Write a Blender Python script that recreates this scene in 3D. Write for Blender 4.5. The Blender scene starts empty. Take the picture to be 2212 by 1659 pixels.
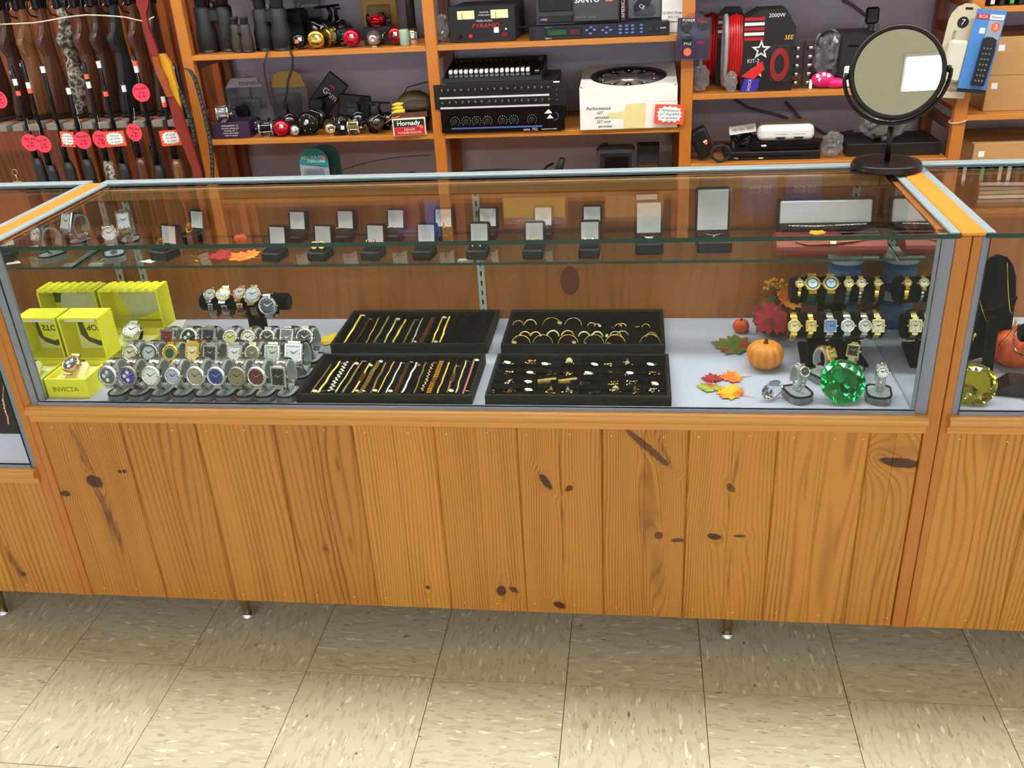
import bpy, math, random
from mathutils import Vector, Matrix, Euler
random.seed(7)
SC = bpy.context.scene
COL = SC.collection
PI = math.pi
R = math.radians

# ---------------------------------------------------------------- camera
FRAME_W, FRAME_H, FOCAL = 2212.0, 1659.0, 2003.6
CAM_POS = Vector((0.0879, -1.6808, 1.5490))
_r = Vector((0.46838892, -0.02414884, -0.13085845))
_rot = Matrix.Rotation(_r.length, 3, _r.normalized())
W2C = Matrix(((1, 0, 0), (0, 0, -1), (0, 1, 0))) @ _rot          # world -> x right, y down, z forward
cam_d = bpy.data.cameras.new('camera')
cam = bpy.data.objects.new('camera', cam_d)
COL.objects.link(cam)
cam_d.sensor_width = 36.0
cam_d.lens = FOCAL / FRAME_W * 36.0
cam_d.clip_start = 0.05
_m = Matrix((W2C[0], -W2C[1], -W2C[2])).transposed().to_4x4()
_m.translation = CAM_POS
cam.matrix_world = _m
SC.camera = cam

# ---------------------------------------------------------------- view, world
SC.view_settings.view_transform = 'Standard'
SC.view_settings.look = 'None'
SC.view_settings.gamma = 1.0
SC.view_settings.use_curve_mapping = False
SC.view_settings.exposure = -0.10
SC.cycles.transparent_max_bounces = 24
SC.cycles.max_bounces = 6
SC.cycles.diffuse_bounces = 3
SC.cycles.glossy_bounces = 4
SC.cycles.transmission_bounces = 6
SC.cycles.use_adaptive_sampling = True
SC.cycles.adaptive_threshold = 0.12
SC.cycles.use_denoising = True
world = bpy.data.worlds.new('world')
SC.world = world
world.use_nodes = True
world.node_tree.nodes['Background'].inputs[0].default_value = (0.8, 0.85, 1.0, 1)
world.node_tree.nodes['Background'].inputs[1].default_value = 3.9            # daylight beyond the shop windows
SHOP_WINDOWS = [(-3.6, -1.9), (-1.6, 0.1), (0.4, 2.1), (2.4, 4.1)]      # x ranges in the front wall
WIN_Z0, WIN_Z1, FRONT_Y = 0.55, 2.35, -6.2
for _a, _b in SHOP_WINDOWS:                                         # portals that steer daylight samples through the openings
    _l = bpy.data.lights.new('window_portal', 'AREA'); _l.shape = 'RECTANGLE'; _l.size = _b - _a; _l.size_y = WIN_Z1 - WIN_Z0; _l.cycles.is_portal = True
    _o = bpy.data.objects.new('window_portal', _l); COL.objects.link(_o); _o.location = ((_a + _b) / 2, FRONT_Y + .005, (WIN_Z0 + WIN_Z1) / 2); _o.rotation_euler = (PI / 2, 0, PI)
LIGHTS = [(x, 0.42, 0.6, 0.1, 34.0) for x in (-3.2, -1.9, -0.6, 0.7, 2.0, 3.3)] + [(x, -3.85, 0.6, 0.3, 15.0) for x in (-3.0, -0.8, 1.4, 3.4)]   # ceiling fixtures: x, y, half sizes, radiance
MTILT = -0.25

# ---------------------------------------------------------------- pixel of the photograph -> point on a known plane of the room
def ray(u, v):
    return W2C.transposed() @ Vector(((u - FRAME_W / 2) / FOCAL, (v - FRAME_H / 2) / FOCAL, 1.0))
def AZ(u, v, z):
    d = ray(u, v); return CAM_POS + d * ((z - CAM_POS.z) / d.z)
def AY(u, v, y):
    d = ray(u, v); return CAM_POS + d * ((y - CAM_POS.y) / d.y)

# ---------------------------------------------------------------- materials
def lin(c):
    out = []
    for v in c:
        v /= 255.0
        out.append(v / 12.92 if v <= 0.04045 else ((v + 0.055) / 1.055) ** 2.4)
    return out
MATS = {}
def nodes_of(m):
    m.use_nodes = True
    nt = m.node_tree
    return nt, nt.nodes, nt.links
def mat(name, rgb, rough=0.5, metal=0.0, var=0.08, scale=40.0, bump=0.0, spec=0.5, sheen=0.0, coat=0.0, stretch=(1, 1, 1), emit=0.0):
    """plain procedural material: base colour broken up by a noise"""
    if name in MATS: return MATS[name]
    m = bpy.data.materials.new(name); nt, N, L = nodes_of(m)
    b = N['Principled BSDF']
    c = lin(rgb)
    tc = N.new('ShaderNodeTexCoord'); mp = N.new('ShaderNodeMapping'); mp.inputs['Scale'].default_value = stretch
    L.new(tc.outputs['Object'], mp.inputs[0])
    nz = N.new('ShaderNodeTexNoise'); nz.inputs['Scale'].default_value = scale; nz.inputs['Detail'].default_value = 3
    L.new(mp.outputs[0], nz.inputs['Vector'])
    mx = N.new('ShaderNodeMix'); mx.data_type = 'RGBA'
    mx.inputs[6].default_value = [max(0, v * (1 - var)) for v in c] + [1]
    mx.inputs[7].default_value = [min(1, v * (1 + var)) for v in c] + [1]
    L.new(nz.outputs['Fac'], mx.inputs[0]); L.new(mx.outputs[2], b.inputs['Base Color'])
    b.inputs['Roughness'].default_value = rough; b.inputs['Metallic'].default_value = metal
    b.inputs['Specular IOR Level'].default_value = spec
    b.inputs['Sheen Weight'].default_value = sheen; b.inputs['Coat Weight'].default_value = coat
    if bump:
        bp = N.new('ShaderNodeBump'); bp.inputs['Strength'].default_value = bump; bp.inputs['Distance'].default_value = 0.002
        L.new(nz.outputs['Fac'], bp.inputs['Height']); L.new(bp.outputs[0], b.inputs['Normal'])
    if emit:
        L.new(mx.outputs[2], b.inputs['Emission Color']); b.inputs['Emission Strength'].default_value = emit
    MATS[name] = m
    return m
def clear_mat(name, tint, ior=1.5, rough=0.02, haze=0.0, hazecol=(255, 255, 255)):
    """thin clear sheet: passes light straight through, mirrors by Fresnel"""
    if name in MATS: return MATS[name]
    m = bpy.data.materials.new(name); nt, N, L = nodes_of(m)
    N.remove(N['Principled BSDF']); out = N['Material Output']
    tr = N.new('ShaderNodeBsdfTransparent'); tr.inputs[0].default_value = lin(tint) + [1]
    gl = N.new('ShaderNodeBsdfGlossy'); gl.inputs['Roughness'].default_value = rough
    lw = N.new('ShaderNodeLayerWeight'); lw.inputs[0].default_value = 0.5      # Schlick reflectance, the same from both sides
    pw = N.new('ShaderNodeMath'); pw.operation = 'POWER'; pw.inputs[1].default_value = 5.0; L.new(lw.outputs['Facing'], pw.inputs[0])
    r0 = ((ior - 1) / (ior + 1)) ** 2
    fr = N.new('ShaderNodeMath'); fr.operation = 'MULTIPLY_ADD'; fr.inputs[1].default_value = 1 - r0; fr.inputs[2].default_value = r0
    L.new(pw.outputs[0], fr.inputs[0])
    mx = N.new('ShaderNodeMixShader')
    src = tr
    if haze:
        df = N.new('ShaderNodeBsdfDiffuse'); df.inputs[0].default_value = lin(hazecol) + [1]
        nz = N.new('ShaderNodeTexNoise'); nz.inputs['Scale'].default_value = 60
        mt = N.new('ShaderNodeMath'); mt.operation = 'MULTIPLY'; mt.inputs[1].default_value = haze * 2
        L.new(nz.outputs['Fac'], mt.inputs[0])
        m2 = N.new('ShaderNodeMixShader'); L.new(mt.outputs[0], m2.inputs[0]); L.new(tr.outputs[0], m2.inputs[1]); L.new(df.outputs[0], m2.inputs[2]); src = m2
    L.new(fr.outputs[0], mx.inputs[0]); L.new(src.outputs[0], mx.inputs[1]); L.new(gl.outputs[0], mx.inputs[2])
    L.new(mx.outputs[0], out.inputs[0])
    MATS[name] = m
    return m
def gem_mat(name, rgb):
    if name in MATS: return MATS[name]
    m = bpy.data.materials.new(name); nt, N, L = nodes_of(m)
    b = N['Principled BSDF']; b.inputs['Base Color'].default_value = lin(rgb) + [1]
    b.inputs['Transmission Weight'].default_value = 1.0; b.inputs['Roughness'].default_value = 0.0; b.inputs['IOR'].default_value = 1.55
    MATS[name] = m
    return m
def wood(name, light, dark, knots=(), seed=0.0, axis='Z', rough=0.38, lines=150.0, warp=0.030, coat=0.25, streak=0.35, contrast=1.0):
    """pine / oak: growth lines running along one axis, bent by a slow noise and around knots"""
    if name in MATS: return MATS[name]
    m = bpy.data.materials.new(name); nt, N, L = nodes_of(m)
    b = N['Principled BSDF']
    def math_(op, a, c=None, clamp=False):
        n = N.new('ShaderNodeMath'); n.operation = op; n.use_clamp = clamp
        for i, v in enumerate((a, c)):
            if v is None: continue
            if isinstance(v, (int, float)): n.inputs[i].default_value = v
            else: L.new(v, n.inputs[i])
        return n.outputs[0]
    tc = N.new('ShaderNodeTexCoord')
    add = N.new('ShaderNodeVectorMath'); add.operation = 'ADD'; add.inputs[1].default_value = (seed * 1.37, seed * 0.53, seed * 2.11)
    L.new(tc.outputs['Object'], add.inputs[0])
    mp = N.new('ShaderNodeMapping')
    long_, across = 1.3, 9.0
    mp.inputs['Scale'].default_value = {'Z': (across, across, long_), 'X': (long_, across, across), 'Y': (across, long_, across)}[axis]
    L.new(add.outputs[0], mp.inputs[0])
    nz = N.new('ShaderNodeTexNoise'); nz.inputs['Scale'].default_value = 1.0; nz.inputs['Detail'].default_value = 1.5
    L.new(mp.outputs[0], nz.inputs['Vector'])
    sp = N.new('ShaderNodeSeparateXYZ'); L.new(tc.outputs['Object'], sp.inputs[0])
    if axis == 'Z': cross, along = sp.outputs[0], sp.outputs[2]
    elif axis == 'X': cross, along = math_('ADD', sp.outputs[2], sp.outputs[1]), sp.outputs[0]
    else: cross, along = math_('ADD', sp.outputs[0], sp.outputs[2]), sp.outputs[1]
    g = math_('ADD', cross, math_('MULTIPLY', math_('SUBTRACT', nz.outputs['Fac'], 0.5), warp * 6))
    dark_knot = None
    nz2 = N.new('ShaderNodeTexNoise'); nz2.inputs['Scale'].default_value = 45.0; L.new(tc.outputs['Object'], nz2.inputs['Vector'])
    for (kx, kz, rx, rz, slope, depth) in knots:
        rel = math_('SUBTRACT', along, kz)
        dx = math_('DIVIDE', math_('SUBTRACT', math_('SUBTRACT', cross, kx), math_('MULTIPLY', rel, slope)), rx)
        dz = math_('DIVIDE', rel, rz)
        d2 = math_('ADD', math_('MULTIPLY', dx, dx), math_('MULTIPLY', dz, dz))
        wide = math_('ADD', math_('MULTIPLY', math_('MULTIPLY', dx, dx), .5), math_('MULTIPLY', math_('MULTIPLY', dz, dz), 0.15))
        push = math_('DIVIDE', dx, math_('ADD', math_('MULTIPLY', wide, wide), 1.0))
        g = math_('SUBTRACT', g, math_('MULTIPLY', push, rx * .75))
        k = math_('MULTIPLY', math_('MULTIPLY', math_('SUBTRACT', 1.12, math_('ADD', d2, math_('MULTIPLY', math_('SUBTRACT', nz2.outputs['Fac'], .5), 1.2))), 2.2 if depth > .78 else .8, True), depth)
        k2 = math_('MULTIPLY', math_('DIVIDE', 1.0, math_('ADD', math_('MULTIPLY', d2, d2), 1.0)), 0.30 * depth)
        k = math_('MAXIMUM', k, k2)
        dark_knot = k if dark_knot is None else math_('MAXIMUM', dark_knot, k)
    s = math_('SINE', math_('MULTIPLY', g, lines * 2))
    fine = N.new('ShaderNodeTexNoise'); fine.inputs['Scale'].default_value = 1.0; fine.inputs['Detail'].default_value = 4
    mp2 = N.new('ShaderNodeMapping'); mp2.inputs['Scale'].default_value = {'Z': (220, 220, 6), 'X': (6, 220, 220), 'Y': (220, 6, 220)}[axis]
    L.new(add.outputs[0], mp2.inputs[0]); L.new(mp2.outputs[0], fine.inputs['Vector'])
    broad = N.new('ShaderNodeTexNoise'); broad.inputs['Scale'].default_value = 1.0; broad.inputs['Detail'].default_value = 2
    mp3 = N.new('ShaderNodeMapping'); mp3.inputs['Scale'].default_value = {'Z': (26, 26, 1.6), 'X': (1.6, 26, 26), 'Y': (26, 1.6, 26)}[axis]
    L.new(add.outputs[0], mp3.inputs[0]); L.new(mp3.outputs[0], broad.inputs['Vector'])
    f = math_('POWER', math_('ADD', math_('MULTIPLY', s, 0.5), 0.5), 2.6)
    f = math_('MULTIPLY', f, math_('ADD', math_('MULTIPLY', broad.outputs['Fac'], 1.3), 0.0), True)
    f = math_('MULTIPLY', f, 0.85 * contrast)
    f = math_('ADD', f, math_('MULTIPLY', math_('SUBTRACT', fine.outputs['Fac'], 0.5), 0.30))
    f = math_('ADD', f, math_('MULTIPLY', math_('SUBTRACT', broad.outputs['Fac'], 0.5), streak), True)
    mx = N.new('ShaderNodeMix'); mx.data_type = 'RGBA'
    mx.inputs[6].default_value = lin(light) + [1]; mx.inputs[7].default_value = lin(dark) + [1]
    L.new(f, mx.inputs[0])
    colour = mx.outputs[2]
    if dark_knot is not None:
        mk = N.new('ShaderNodeMix'); mk.data_type = 'RGBA'; mk.inputs[7].default_value = lin((72, 32, 12)) + [1]
        L.new(dark_knot, mk.inputs[0]); L.new(colour, mk.inputs[6]); colour = mk.outputs[2]
    L.new(colour, b.inputs['Base Color'])
    b.inputs['Roughness'].default_value = rough; b.inputs['Coat Weight'].default_value = coat; b.inputs['Coat Roughness'].default_value = 0.18
    bp = N.new('ShaderNodeBump'); bp.inputs['Strength'].default_value = 0.12; bp.inputs['Distance'].default_value = 0.001
    L.new(f, bp.inputs['Height']); L.new(bp.outputs[0], b.inputs['Normal'])
    MATS[name] = m
    return m

# ---------------------------------------------------------------- mesh builder
class MB:
    def __init__(s):
        s.v = []; s.f = []; s.mi = []; s.sm = []; s.M = Matrix()
    def _add(s, vs, fs, mi=0, smooth=False):
        o = len(s.v)
        s.v += [s.M @ Vector(p) for p in vs]
        s.f += [tuple(i + o for i in f) for f in fs]
        s.mi += [mi] * len(fs); s.sm += [smooth] * len(fs)
        return s
    def at(s, loc=(0, 0, 0), rot=(0, 0, 0)):
        s.M = Matrix.Translation(loc) @ Euler(rot).to_matrix().to_4x4(); return s
    def box(s, x0, x1, y0, y1, z0, z1, mi=0):
        return s._add([(x, y, z) for z in (z0, z1) for y in (y0, y1) for x in (x0, x1)],
                      [(0, 2, 3, 1), (4, 5, 7, 6), (0, 1, 5, 4), (2, 6, 7, 3), (0, 4, 6, 2), (1, 3, 7, 5)], mi)
    def cbox(s, x0, x1, y0, y1, z0, z1, b=0.002, mi=0):
        """box with chamfered edges"""
        b = min(b, (x1 - x0) * .49, (y1 - y0) * .49, (z1 - z0) * .49)
        V = []; idx = {}
        for i in (0, 1):
            for j in (0, 1):
                for k in (0, 1):
                    c = ((x0, x1)[i], (y0, y1)[j], (z0, z1)[k]); d = (b * (1 - 2 * i), b * (1 - 2 * j), b * (1 - 2 * k))
                    for a in range(3):
                        p = [c[q] + (0 if q == a else d[q]) for q in range(3)]
                        idx[(i, j, k, a)] = len(V); V.append(p)
        F = []
        for a in range(3):
            o1, o2 = [(1, 2), (2, 0), (0, 1)][a]
            for side in (0, 1):
                q = []
                for (p, r_) in ((0, 0), (1, 0), (1, 1), (0, 1)):
                    key = [0, 0, 0]; key[a] = side; key[o1] = p; key[o2] = r_
                    q.append(idx[(*key, a)])
                F.append(tuple(q if side else q[::-1]))
            for p in (0, 1):          # edges running along axis a
                for r_ in (0, 1):
                    k0 = [0, 0, 0]; k0[a] = 0; k0[o1] = p; k0[o2] = r_
                    k1 = list(k0); k1[a] = 1
                    q = [idx[(*k0, o1)], idx[(*k1, o1)], idx[(*k1, o2)], idx[(*k0, o2)]]
                    F.append(tuple(q if (p ^ r_) else q[::-1]))
        for i in (0, 1):
            for j in (0, 1):
                for k in (0, 1):
                    q = [idx[(i, j, k, a)] for a in range(3)]
                    F.append(tuple(q if (i + j + k) % 2 else q[::-1]))
        return s._add(V, F, mi)
    def lathe(s, prof, n=16, mi=0, smooth=True, axis='Z', c=(0, 0, 0), sx=1.0, sy=1.0, cap=True):
        V = []; F = []
        for r_, z in prof:
            for i in range(n):
                a = 2 * PI * i / n
                p = (r_ * math.cos(a) * sx, r_ * math.sin(a) * sy, z)
                if axis == 'X': p = (p[2], p[0], p[1])
                elif axis == 'Y': p = (p[0], -p[2], p[1])
                V.append((p[0] + c[0], p[1] + c[1], p[2] + c[2]))
        m = len(prof)
        for j in range(m - 1):
            for i in range(n):
                F.append((j * n + i, j * n + (i + 1) % n, (j + 1) * n + (i + 1) % n, (j + 1) * n + i))
        s._add(V, F, mi, smooth)
        if cap:
            o = len(s.v) - len(V)
            for j, rev in ((0, True), (m - 1, False)):
                if prof[j][0] > 1e-6:
                    q = tuple(o + j * n + i for i in range(n))
                    s.f.append(q[::-1] if rev else q); s.mi.append(mi); s.sm.append(False)
        return s
    def cyl(s, c, r_, h, n=14, axis='Z', mi=0, r2=None, sx=1.0, sy=1.0, b=0.0):
        r2 = r_ if r2 is None else r2
        pr = [(r_, 0), (r2, h)] if not b else [(r_ - b, 0), (r_, b), (r2, h - b), (r2 - b, h)]
        return s.lathe(pr, n, mi, True, axis, c, sx, sy)
    def ball(s, c, rx, ry=None, rz=None, n=12, m=8, mi=0):
        ry = rx if ry is None else ry; rz = rx if rz is None else rz
        V = []; F = []
        for j in range(m + 1):
            t = PI * j / m
            for i in range(n):
                a = 2 * PI * i / n
                V.append((c[0] + rx * math.sin(t) * math.cos(a), c[1] + ry * math.sin(t) * math.sin(a), c[2] - rz * math.cos(t)))
        for j in range(m):
            for i in range(n):
                F.append((j * n + i, j * n + (i + 1) % n, (j + 1) * n + (i + 1) % n, (j + 1) * n + i))
        return s._add(V, F, mi, True)
    def tube(s, path, r_, n=6, closed=False, mi=0, flat=1.0, smooth=True):
        """round (or flattened) tube along a list of points; r_ may be a list"""
        P = [Vector(p) for p in path]; k = len(P)
        rs = r_ if isinstance(r_, (list, tuple)) else [r_] * k
        V = []; F = []; up = None
        for i in range(k):
            a = P[(i - 1) % k] if (closed or i) else P[i]
            c = P[(i + 1) % k] if (closed or i < k - 1) else P[i]
            t = (c - a); t = t.normalized() if t.length > 1e-9 else Vector((0, 0, 1))
            if up is None:
                up = Vector((0, 0, 1)) if abs(t.z) < .9 else Vector((0, 1, 0))
            x = t.cross(up)
            if x.length < 1e-6: x = t.orthogonal()
            x.normalize(); y = x.cross(t).normalized(); up = y
            for j in range(n):
                q = 2 * PI * j / n
                V.append(P[i] + x * (rs[i] * math.cos(q)) + y * (rs[i] * flat * math.sin(q)))
        for i in range(k if closed else k - 1):
            for j in range(n):
                i2 = (i + 1) % k
                F.append((i * n + j, i * n + (j + 1) % n, i2 * n + (j + 1) % n, i2 * n + j))
        s._add(V, F, mi, smooth)
        if not closed:
            o = len(s.v) - len(V)
            s.f.append(tuple(o + j for j in range(n))[::-1]); s.f.append(tuple(o + (k - 1) * n + j for j in range(n)))
            s.mi += [mi, mi]; s.sm += [False, False]
        return s
    def ring(s, c, Rr, r_, n=20, m=6, axis='Z', mi=0, sx=1.0, sy=1.0, a0=0, a1=360):
        full = abs(a1 - a0 - 360) < 1e-3; k = n if full else n + 1
        pts = []
        for i in range(k):
            a = R(a0 + (a1 - a0) * i / n); p = (Rr * sx * math.cos(a), Rr * sy * math.sin(a), 0)
            if axis == 'X': p = (0, p[0], p[1])
            elif axis == 'Y': p = (p[0], 0, p[1])
            pts.append((c[0] + p[0], c[1] + p[1], c[2] + p[2]))
        return s.tube(pts, r_, m, full, mi)
    def prism(s, poly, t0, t1, plane='XZ', mi=0, smooth=False):
        """polygon extruded between t0 and t1 (plane XZ: along Y, XY: along Z, YZ: along X)"""
        n = len(poly)
        def P(a, b, t): return {'XZ': (a, t, b), 'XY': (a, b, t), 'YZ': (t, a, b)}[plane]
        V = [P(a, b, t0) for a, b in poly] + [P(a, b, t1) for a, b in poly]
        ar = sum(poly[i][0] * poly[(i + 1) % n][1] - poly[(i + 1) % n][0] * poly[i][1] for i in range(n))
        flip = (ar > 0) ^ (plane == 'XZ') ^ (t1 < t0)
        s._add(V, [], mi)
        o = len(s.v) - 2 * n
        caps = [tuple(o + i for i in range(n))[::-1], tuple(o + n + i for i in range(n))]
        sides = [(o + i, o + (i + 1) % n, o + n + (i + 1) % n, o + n + i) for i in range(n)]
        if not flip: caps = [c[::-1] for c in caps]; sides = [c[::-1] for c in sides]
        s.f += caps + sides; s.mi += [mi] * (n + 2); s.sm += [False, False] + [smooth] * n
        return s
    def mesh(s, name, mats):
        me = bpy.data.meshes.new(name)
        me.from_pydata([tuple(p) for p in s.v], [], s.f)
        for m in (mats if isinstance(mats, (list, tuple)) else [mats]): me.materials.append(m)
        me.polygons.foreach_set('material_index', s.mi)
        me.polygons.foreach_set('use_smooth', s.sm)
        me.update()
        return me
def obj(name, data, parent=None, loc=(0, 0, 0), rot=(0, 0, 0), label=None):
    o = bpy.data.objects.new(name, data); COL.objects.link(o)
    o.location = loc; o.rotation_euler = rot
    if parent is not None: o.parent = parent
    if label: o['label'] = label
    return o
def part(name, mb, mats, parent=None, loc=(0, 0, 0), rot=(0, 0, 0), label=None):
    return obj(name, mb.mesh(name, mats), parent, loc, rot, label)
def rpart(name, mb, mats, parent=None, width=.01, segs=3, **kw):
    """part with rounded edges"""
    o = part(name, mb, mats, parent, **kw); b = o.modifiers.new('rounding', 'BEVEL'); b.width = width; b.segments = segs; b.limit_method = 'ANGLE'
    o.data.polygons.foreach_set('use_smooth', [True] * len(o.data.polygons)); b.harden_normals = True
    return o
def tag(o, label, cat, group=None, kind=None):
    if label: o['label'] = label
    if cat: o['category'] = cat
    if group: o['group'] = group
    if kind: o['kind'] = kind
    return o
def thing(name, label, cat, loc=(0, 0, 0), rot=(0, 0, 0), group=None):
    o = obj(name, None, None, loc, rot if isinstance(rot, (tuple, list)) else (0, 0, rot))
    o.empty_display_size = 0.02
    return tag(o, label, cat, group)
def solid(name, mb, mats, label, cat, loc=(0, 0, 0), rot=(0, 0, 0), group=None):
    return tag(part(name, mb, mats, None, loc, rot), label, cat, group)
def struct(name, mb, mats, parent=None, loc=(0, 0, 0)):
    o = part(name, mb, mats, parent, loc)
    if parent is None: o['kind'] = 'structure'
    return o
TEXTS = []
def text(parent, s, size, loc, rot=(PI / 2, 0, 0), m=None, ax=1.0, align='CENTER', name='lettering', shear=0.0, bold=0.0):
    TEXTS.append((parent, s, size, tuple(loc), tuple(rot), m or MATS['ink_white'], ax, align, name, shear, bold))
def set_texts():
    """turn every queued line of writing into a thin mesh"""
    keys = {}
    for (parent, s, size, loc, rot, m, ax, align, name, shear, bold) in TEXTS:
        k = (s, size, m.name, align, shear, bold)
        if k in keys: continue
        cu = bpy.data.curves.new('writing', 'FONT'); cu.body = s; cu.size = size; cu.align_x = align; cu.align_y = 'CENTER'
        cu.extrude = 0.0002; cu.shear = shear; cu.offset = bold; cu.resolution_u = 2
        o = bpy.data.objects.new('writing', cu); COL.objects.link(o); keys[k] = (o, m)
    bpy.context.view_layer.update(); dg = bpy.context.evaluated_depsgraph_get(); mesh = {}
    for k, (o, m) in keys.items():
        me = bpy.data.meshes.new_from_object(o.evaluated_get(dg)); me.materials.clear(); me.materials.append(m); me.name = 'lettering'; mesh[k] = me
    for o, m in keys.values():
        cu = o.data; bpy.data.objects.remove(o); bpy.data.curves.remove(cu)
    for (parent, s, size, loc, rot, m, ax, align, name, shear, bold) in TEXTS:
        o = obj(name, mesh[(s, size, m.name, align, shear, bold)], parent, loc, rot); o.scale = (ax, 1, 1)
def lerp(a, b, t): return a + (b - a) * t

# ================================================================ common materials
mat('ink_white', (232, 232, 228), 0.6); mat('ink_black', (22, 20, 22), 0.6); mat('ink_grey', (120, 120, 118), 0.6)
mat('ink_red', (196, 34, 38), 0.5); mat('ink_blue', (60, 90, 190), 0.5); mat('ink_purple', (92, 40, 120), 0.5); mat('ink_gold', (160, 130, 40), 0.4)
STEEL = mat('steel', (212, 212, 214), 0.14, 1.0, 0.06); CHROME = mat('chrome', (228, 228, 230), 0.08, 1.0, 0.03)
GOLD = mat('gold', (236, 196, 96), 0.2, 1.0, 0.08); PALEGOLD = mat('pale_gold', (226, 208, 150), 0.22, 1.0, 0.08); ROSE = mat('rose_gold', (216, 168, 124), 0.22, 1.0, 0.06)
DARKSTEEL = mat('dark_steel', (92, 92, 98), 0.3, 1.0, 0.08)
BLACKPL = mat('black_plastic', (24, 24, 26), 0.42, 0, 0.15); BLACKGL = mat('black_gloss', (14, 14, 16), 0.15, 0, 0.1)
VELVET = mat('black_velvet', (11, 10, 13), 0.95, 0, 0.25, 400, spec=0.1, sheen=0.06)
TRAYBLK = mat('tray_leatherette', (15, 14, 15), 0.6, 0, 0.08, 60, spec=.3); TRAYFELT = mat('tray_felt', (13, 9, 12), 0.95, 0, 0.08, 60, spec=0.05)
SATIN = mat('white_satin', (248, 249, 254), 0.45, 0, 0.05, 90, 0.15, sheen=0.2)
WHITEPL = mat('white_plastic', (232, 232, 232), 0.4, 0, 0.03); CARDWH = mat('white_card', (238, 237, 232), 0.7, 0, 0.04)
GREYPL = mat('grey_plastic', (150, 152, 154), 0.45, 0, 0.05); CUFF = mat('cuff_grey', (172, 178, 180), 0.5, 0, 0.06)
ALU = mat('aluminium', (156, 174, 180), 0.45, 0.25, 0.05, 30, stretch=(1, 20, 20)); CHANNEL = mat('grey_channel', (136, 140, 154), 0.55, 0.0, 0.08, 200)
STANDARDM = mat('standard_steel', (206, 208, 196), 0.5, 0.2, 0.05)
ORANGE_ST = mat('orange_sticker', (255, 106, 74), 0.7); WHITE_ST = mat('white_sticker', (244, 244, 246), 0.7)
PINKTAG = mat('pink_tag', (246, 62, 92), 0.7, 0, 0.05); STARRED = mat('tag_red_orange', (244, 84, 54), 0.7, 0, 0.04)
CARDB = mat('cardboard', (186, 142, 92), 0.8, 0, 0.07, 30); CLEARPL = clear_mat('clear_plastic', (236, 238, 242), 1.45, 0.06, 0.012)
BAGPL = clear_mat('plastic_bag', (228, 230, 236), 1.45, 0.12, 0.10)
MIRROR = mat('mirror_silver', (240, 244, 242), 0.0, 1.0, 0.0)
GLASS = clear_mat('clear_glass', (250, 252, 251), 1.42, 0.0); FRONTGL = clear_mat('front_glass_clear', (249, 252, 250), 1.28, 0.0); GLASSEDGE = mat('glass_edge_green', (16, 62, 50), 0.15, 0, 0.2)
CARPET = mat('deck_carpet', (184, 187, 207), 0.95, 0, 0.08, 600, 0.25, spec=0.1)
POSTW = wood('post_oak', (192, 120, 46), (158, 86, 26), (), 3.1, 'Z', lines=300, warp=0.008, contrast=.35)
CAPW = wood('cap_oak', (222, 148, 50), (196, 116, 32), (), 5.2, 'Y', lines=300, warp=0.008, contrast=.35)
RAILW = wood('rail_pine', (212, 150, 72), (180, 112, 42), (), 8.4, 'X', lines=260, warp=0.008, contrast=.35)
BACKW = wood('back_ply', (184, 112, 48), (138, 74, 26), (), 1.7, 'Z', lines=70, warp=0.06, contrast=.55)
SHELFW = wood('shelf_pine', (196, 126, 50), (152, 84, 26), (), 2.3, 'X', lines=260, warp=0.008, contrast=.35)
UPRW = wood('upright_pine', (190, 116, 42), (148, 80, 24), (), 9.3, 'Z', lines=260, warp=0.008, contrast=.35)
RACKW = wood('rack_wood', (142, 70, 32), (92, 40, 16), (), 4.4, 'Z', lines=120, warp=0.02)

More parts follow.
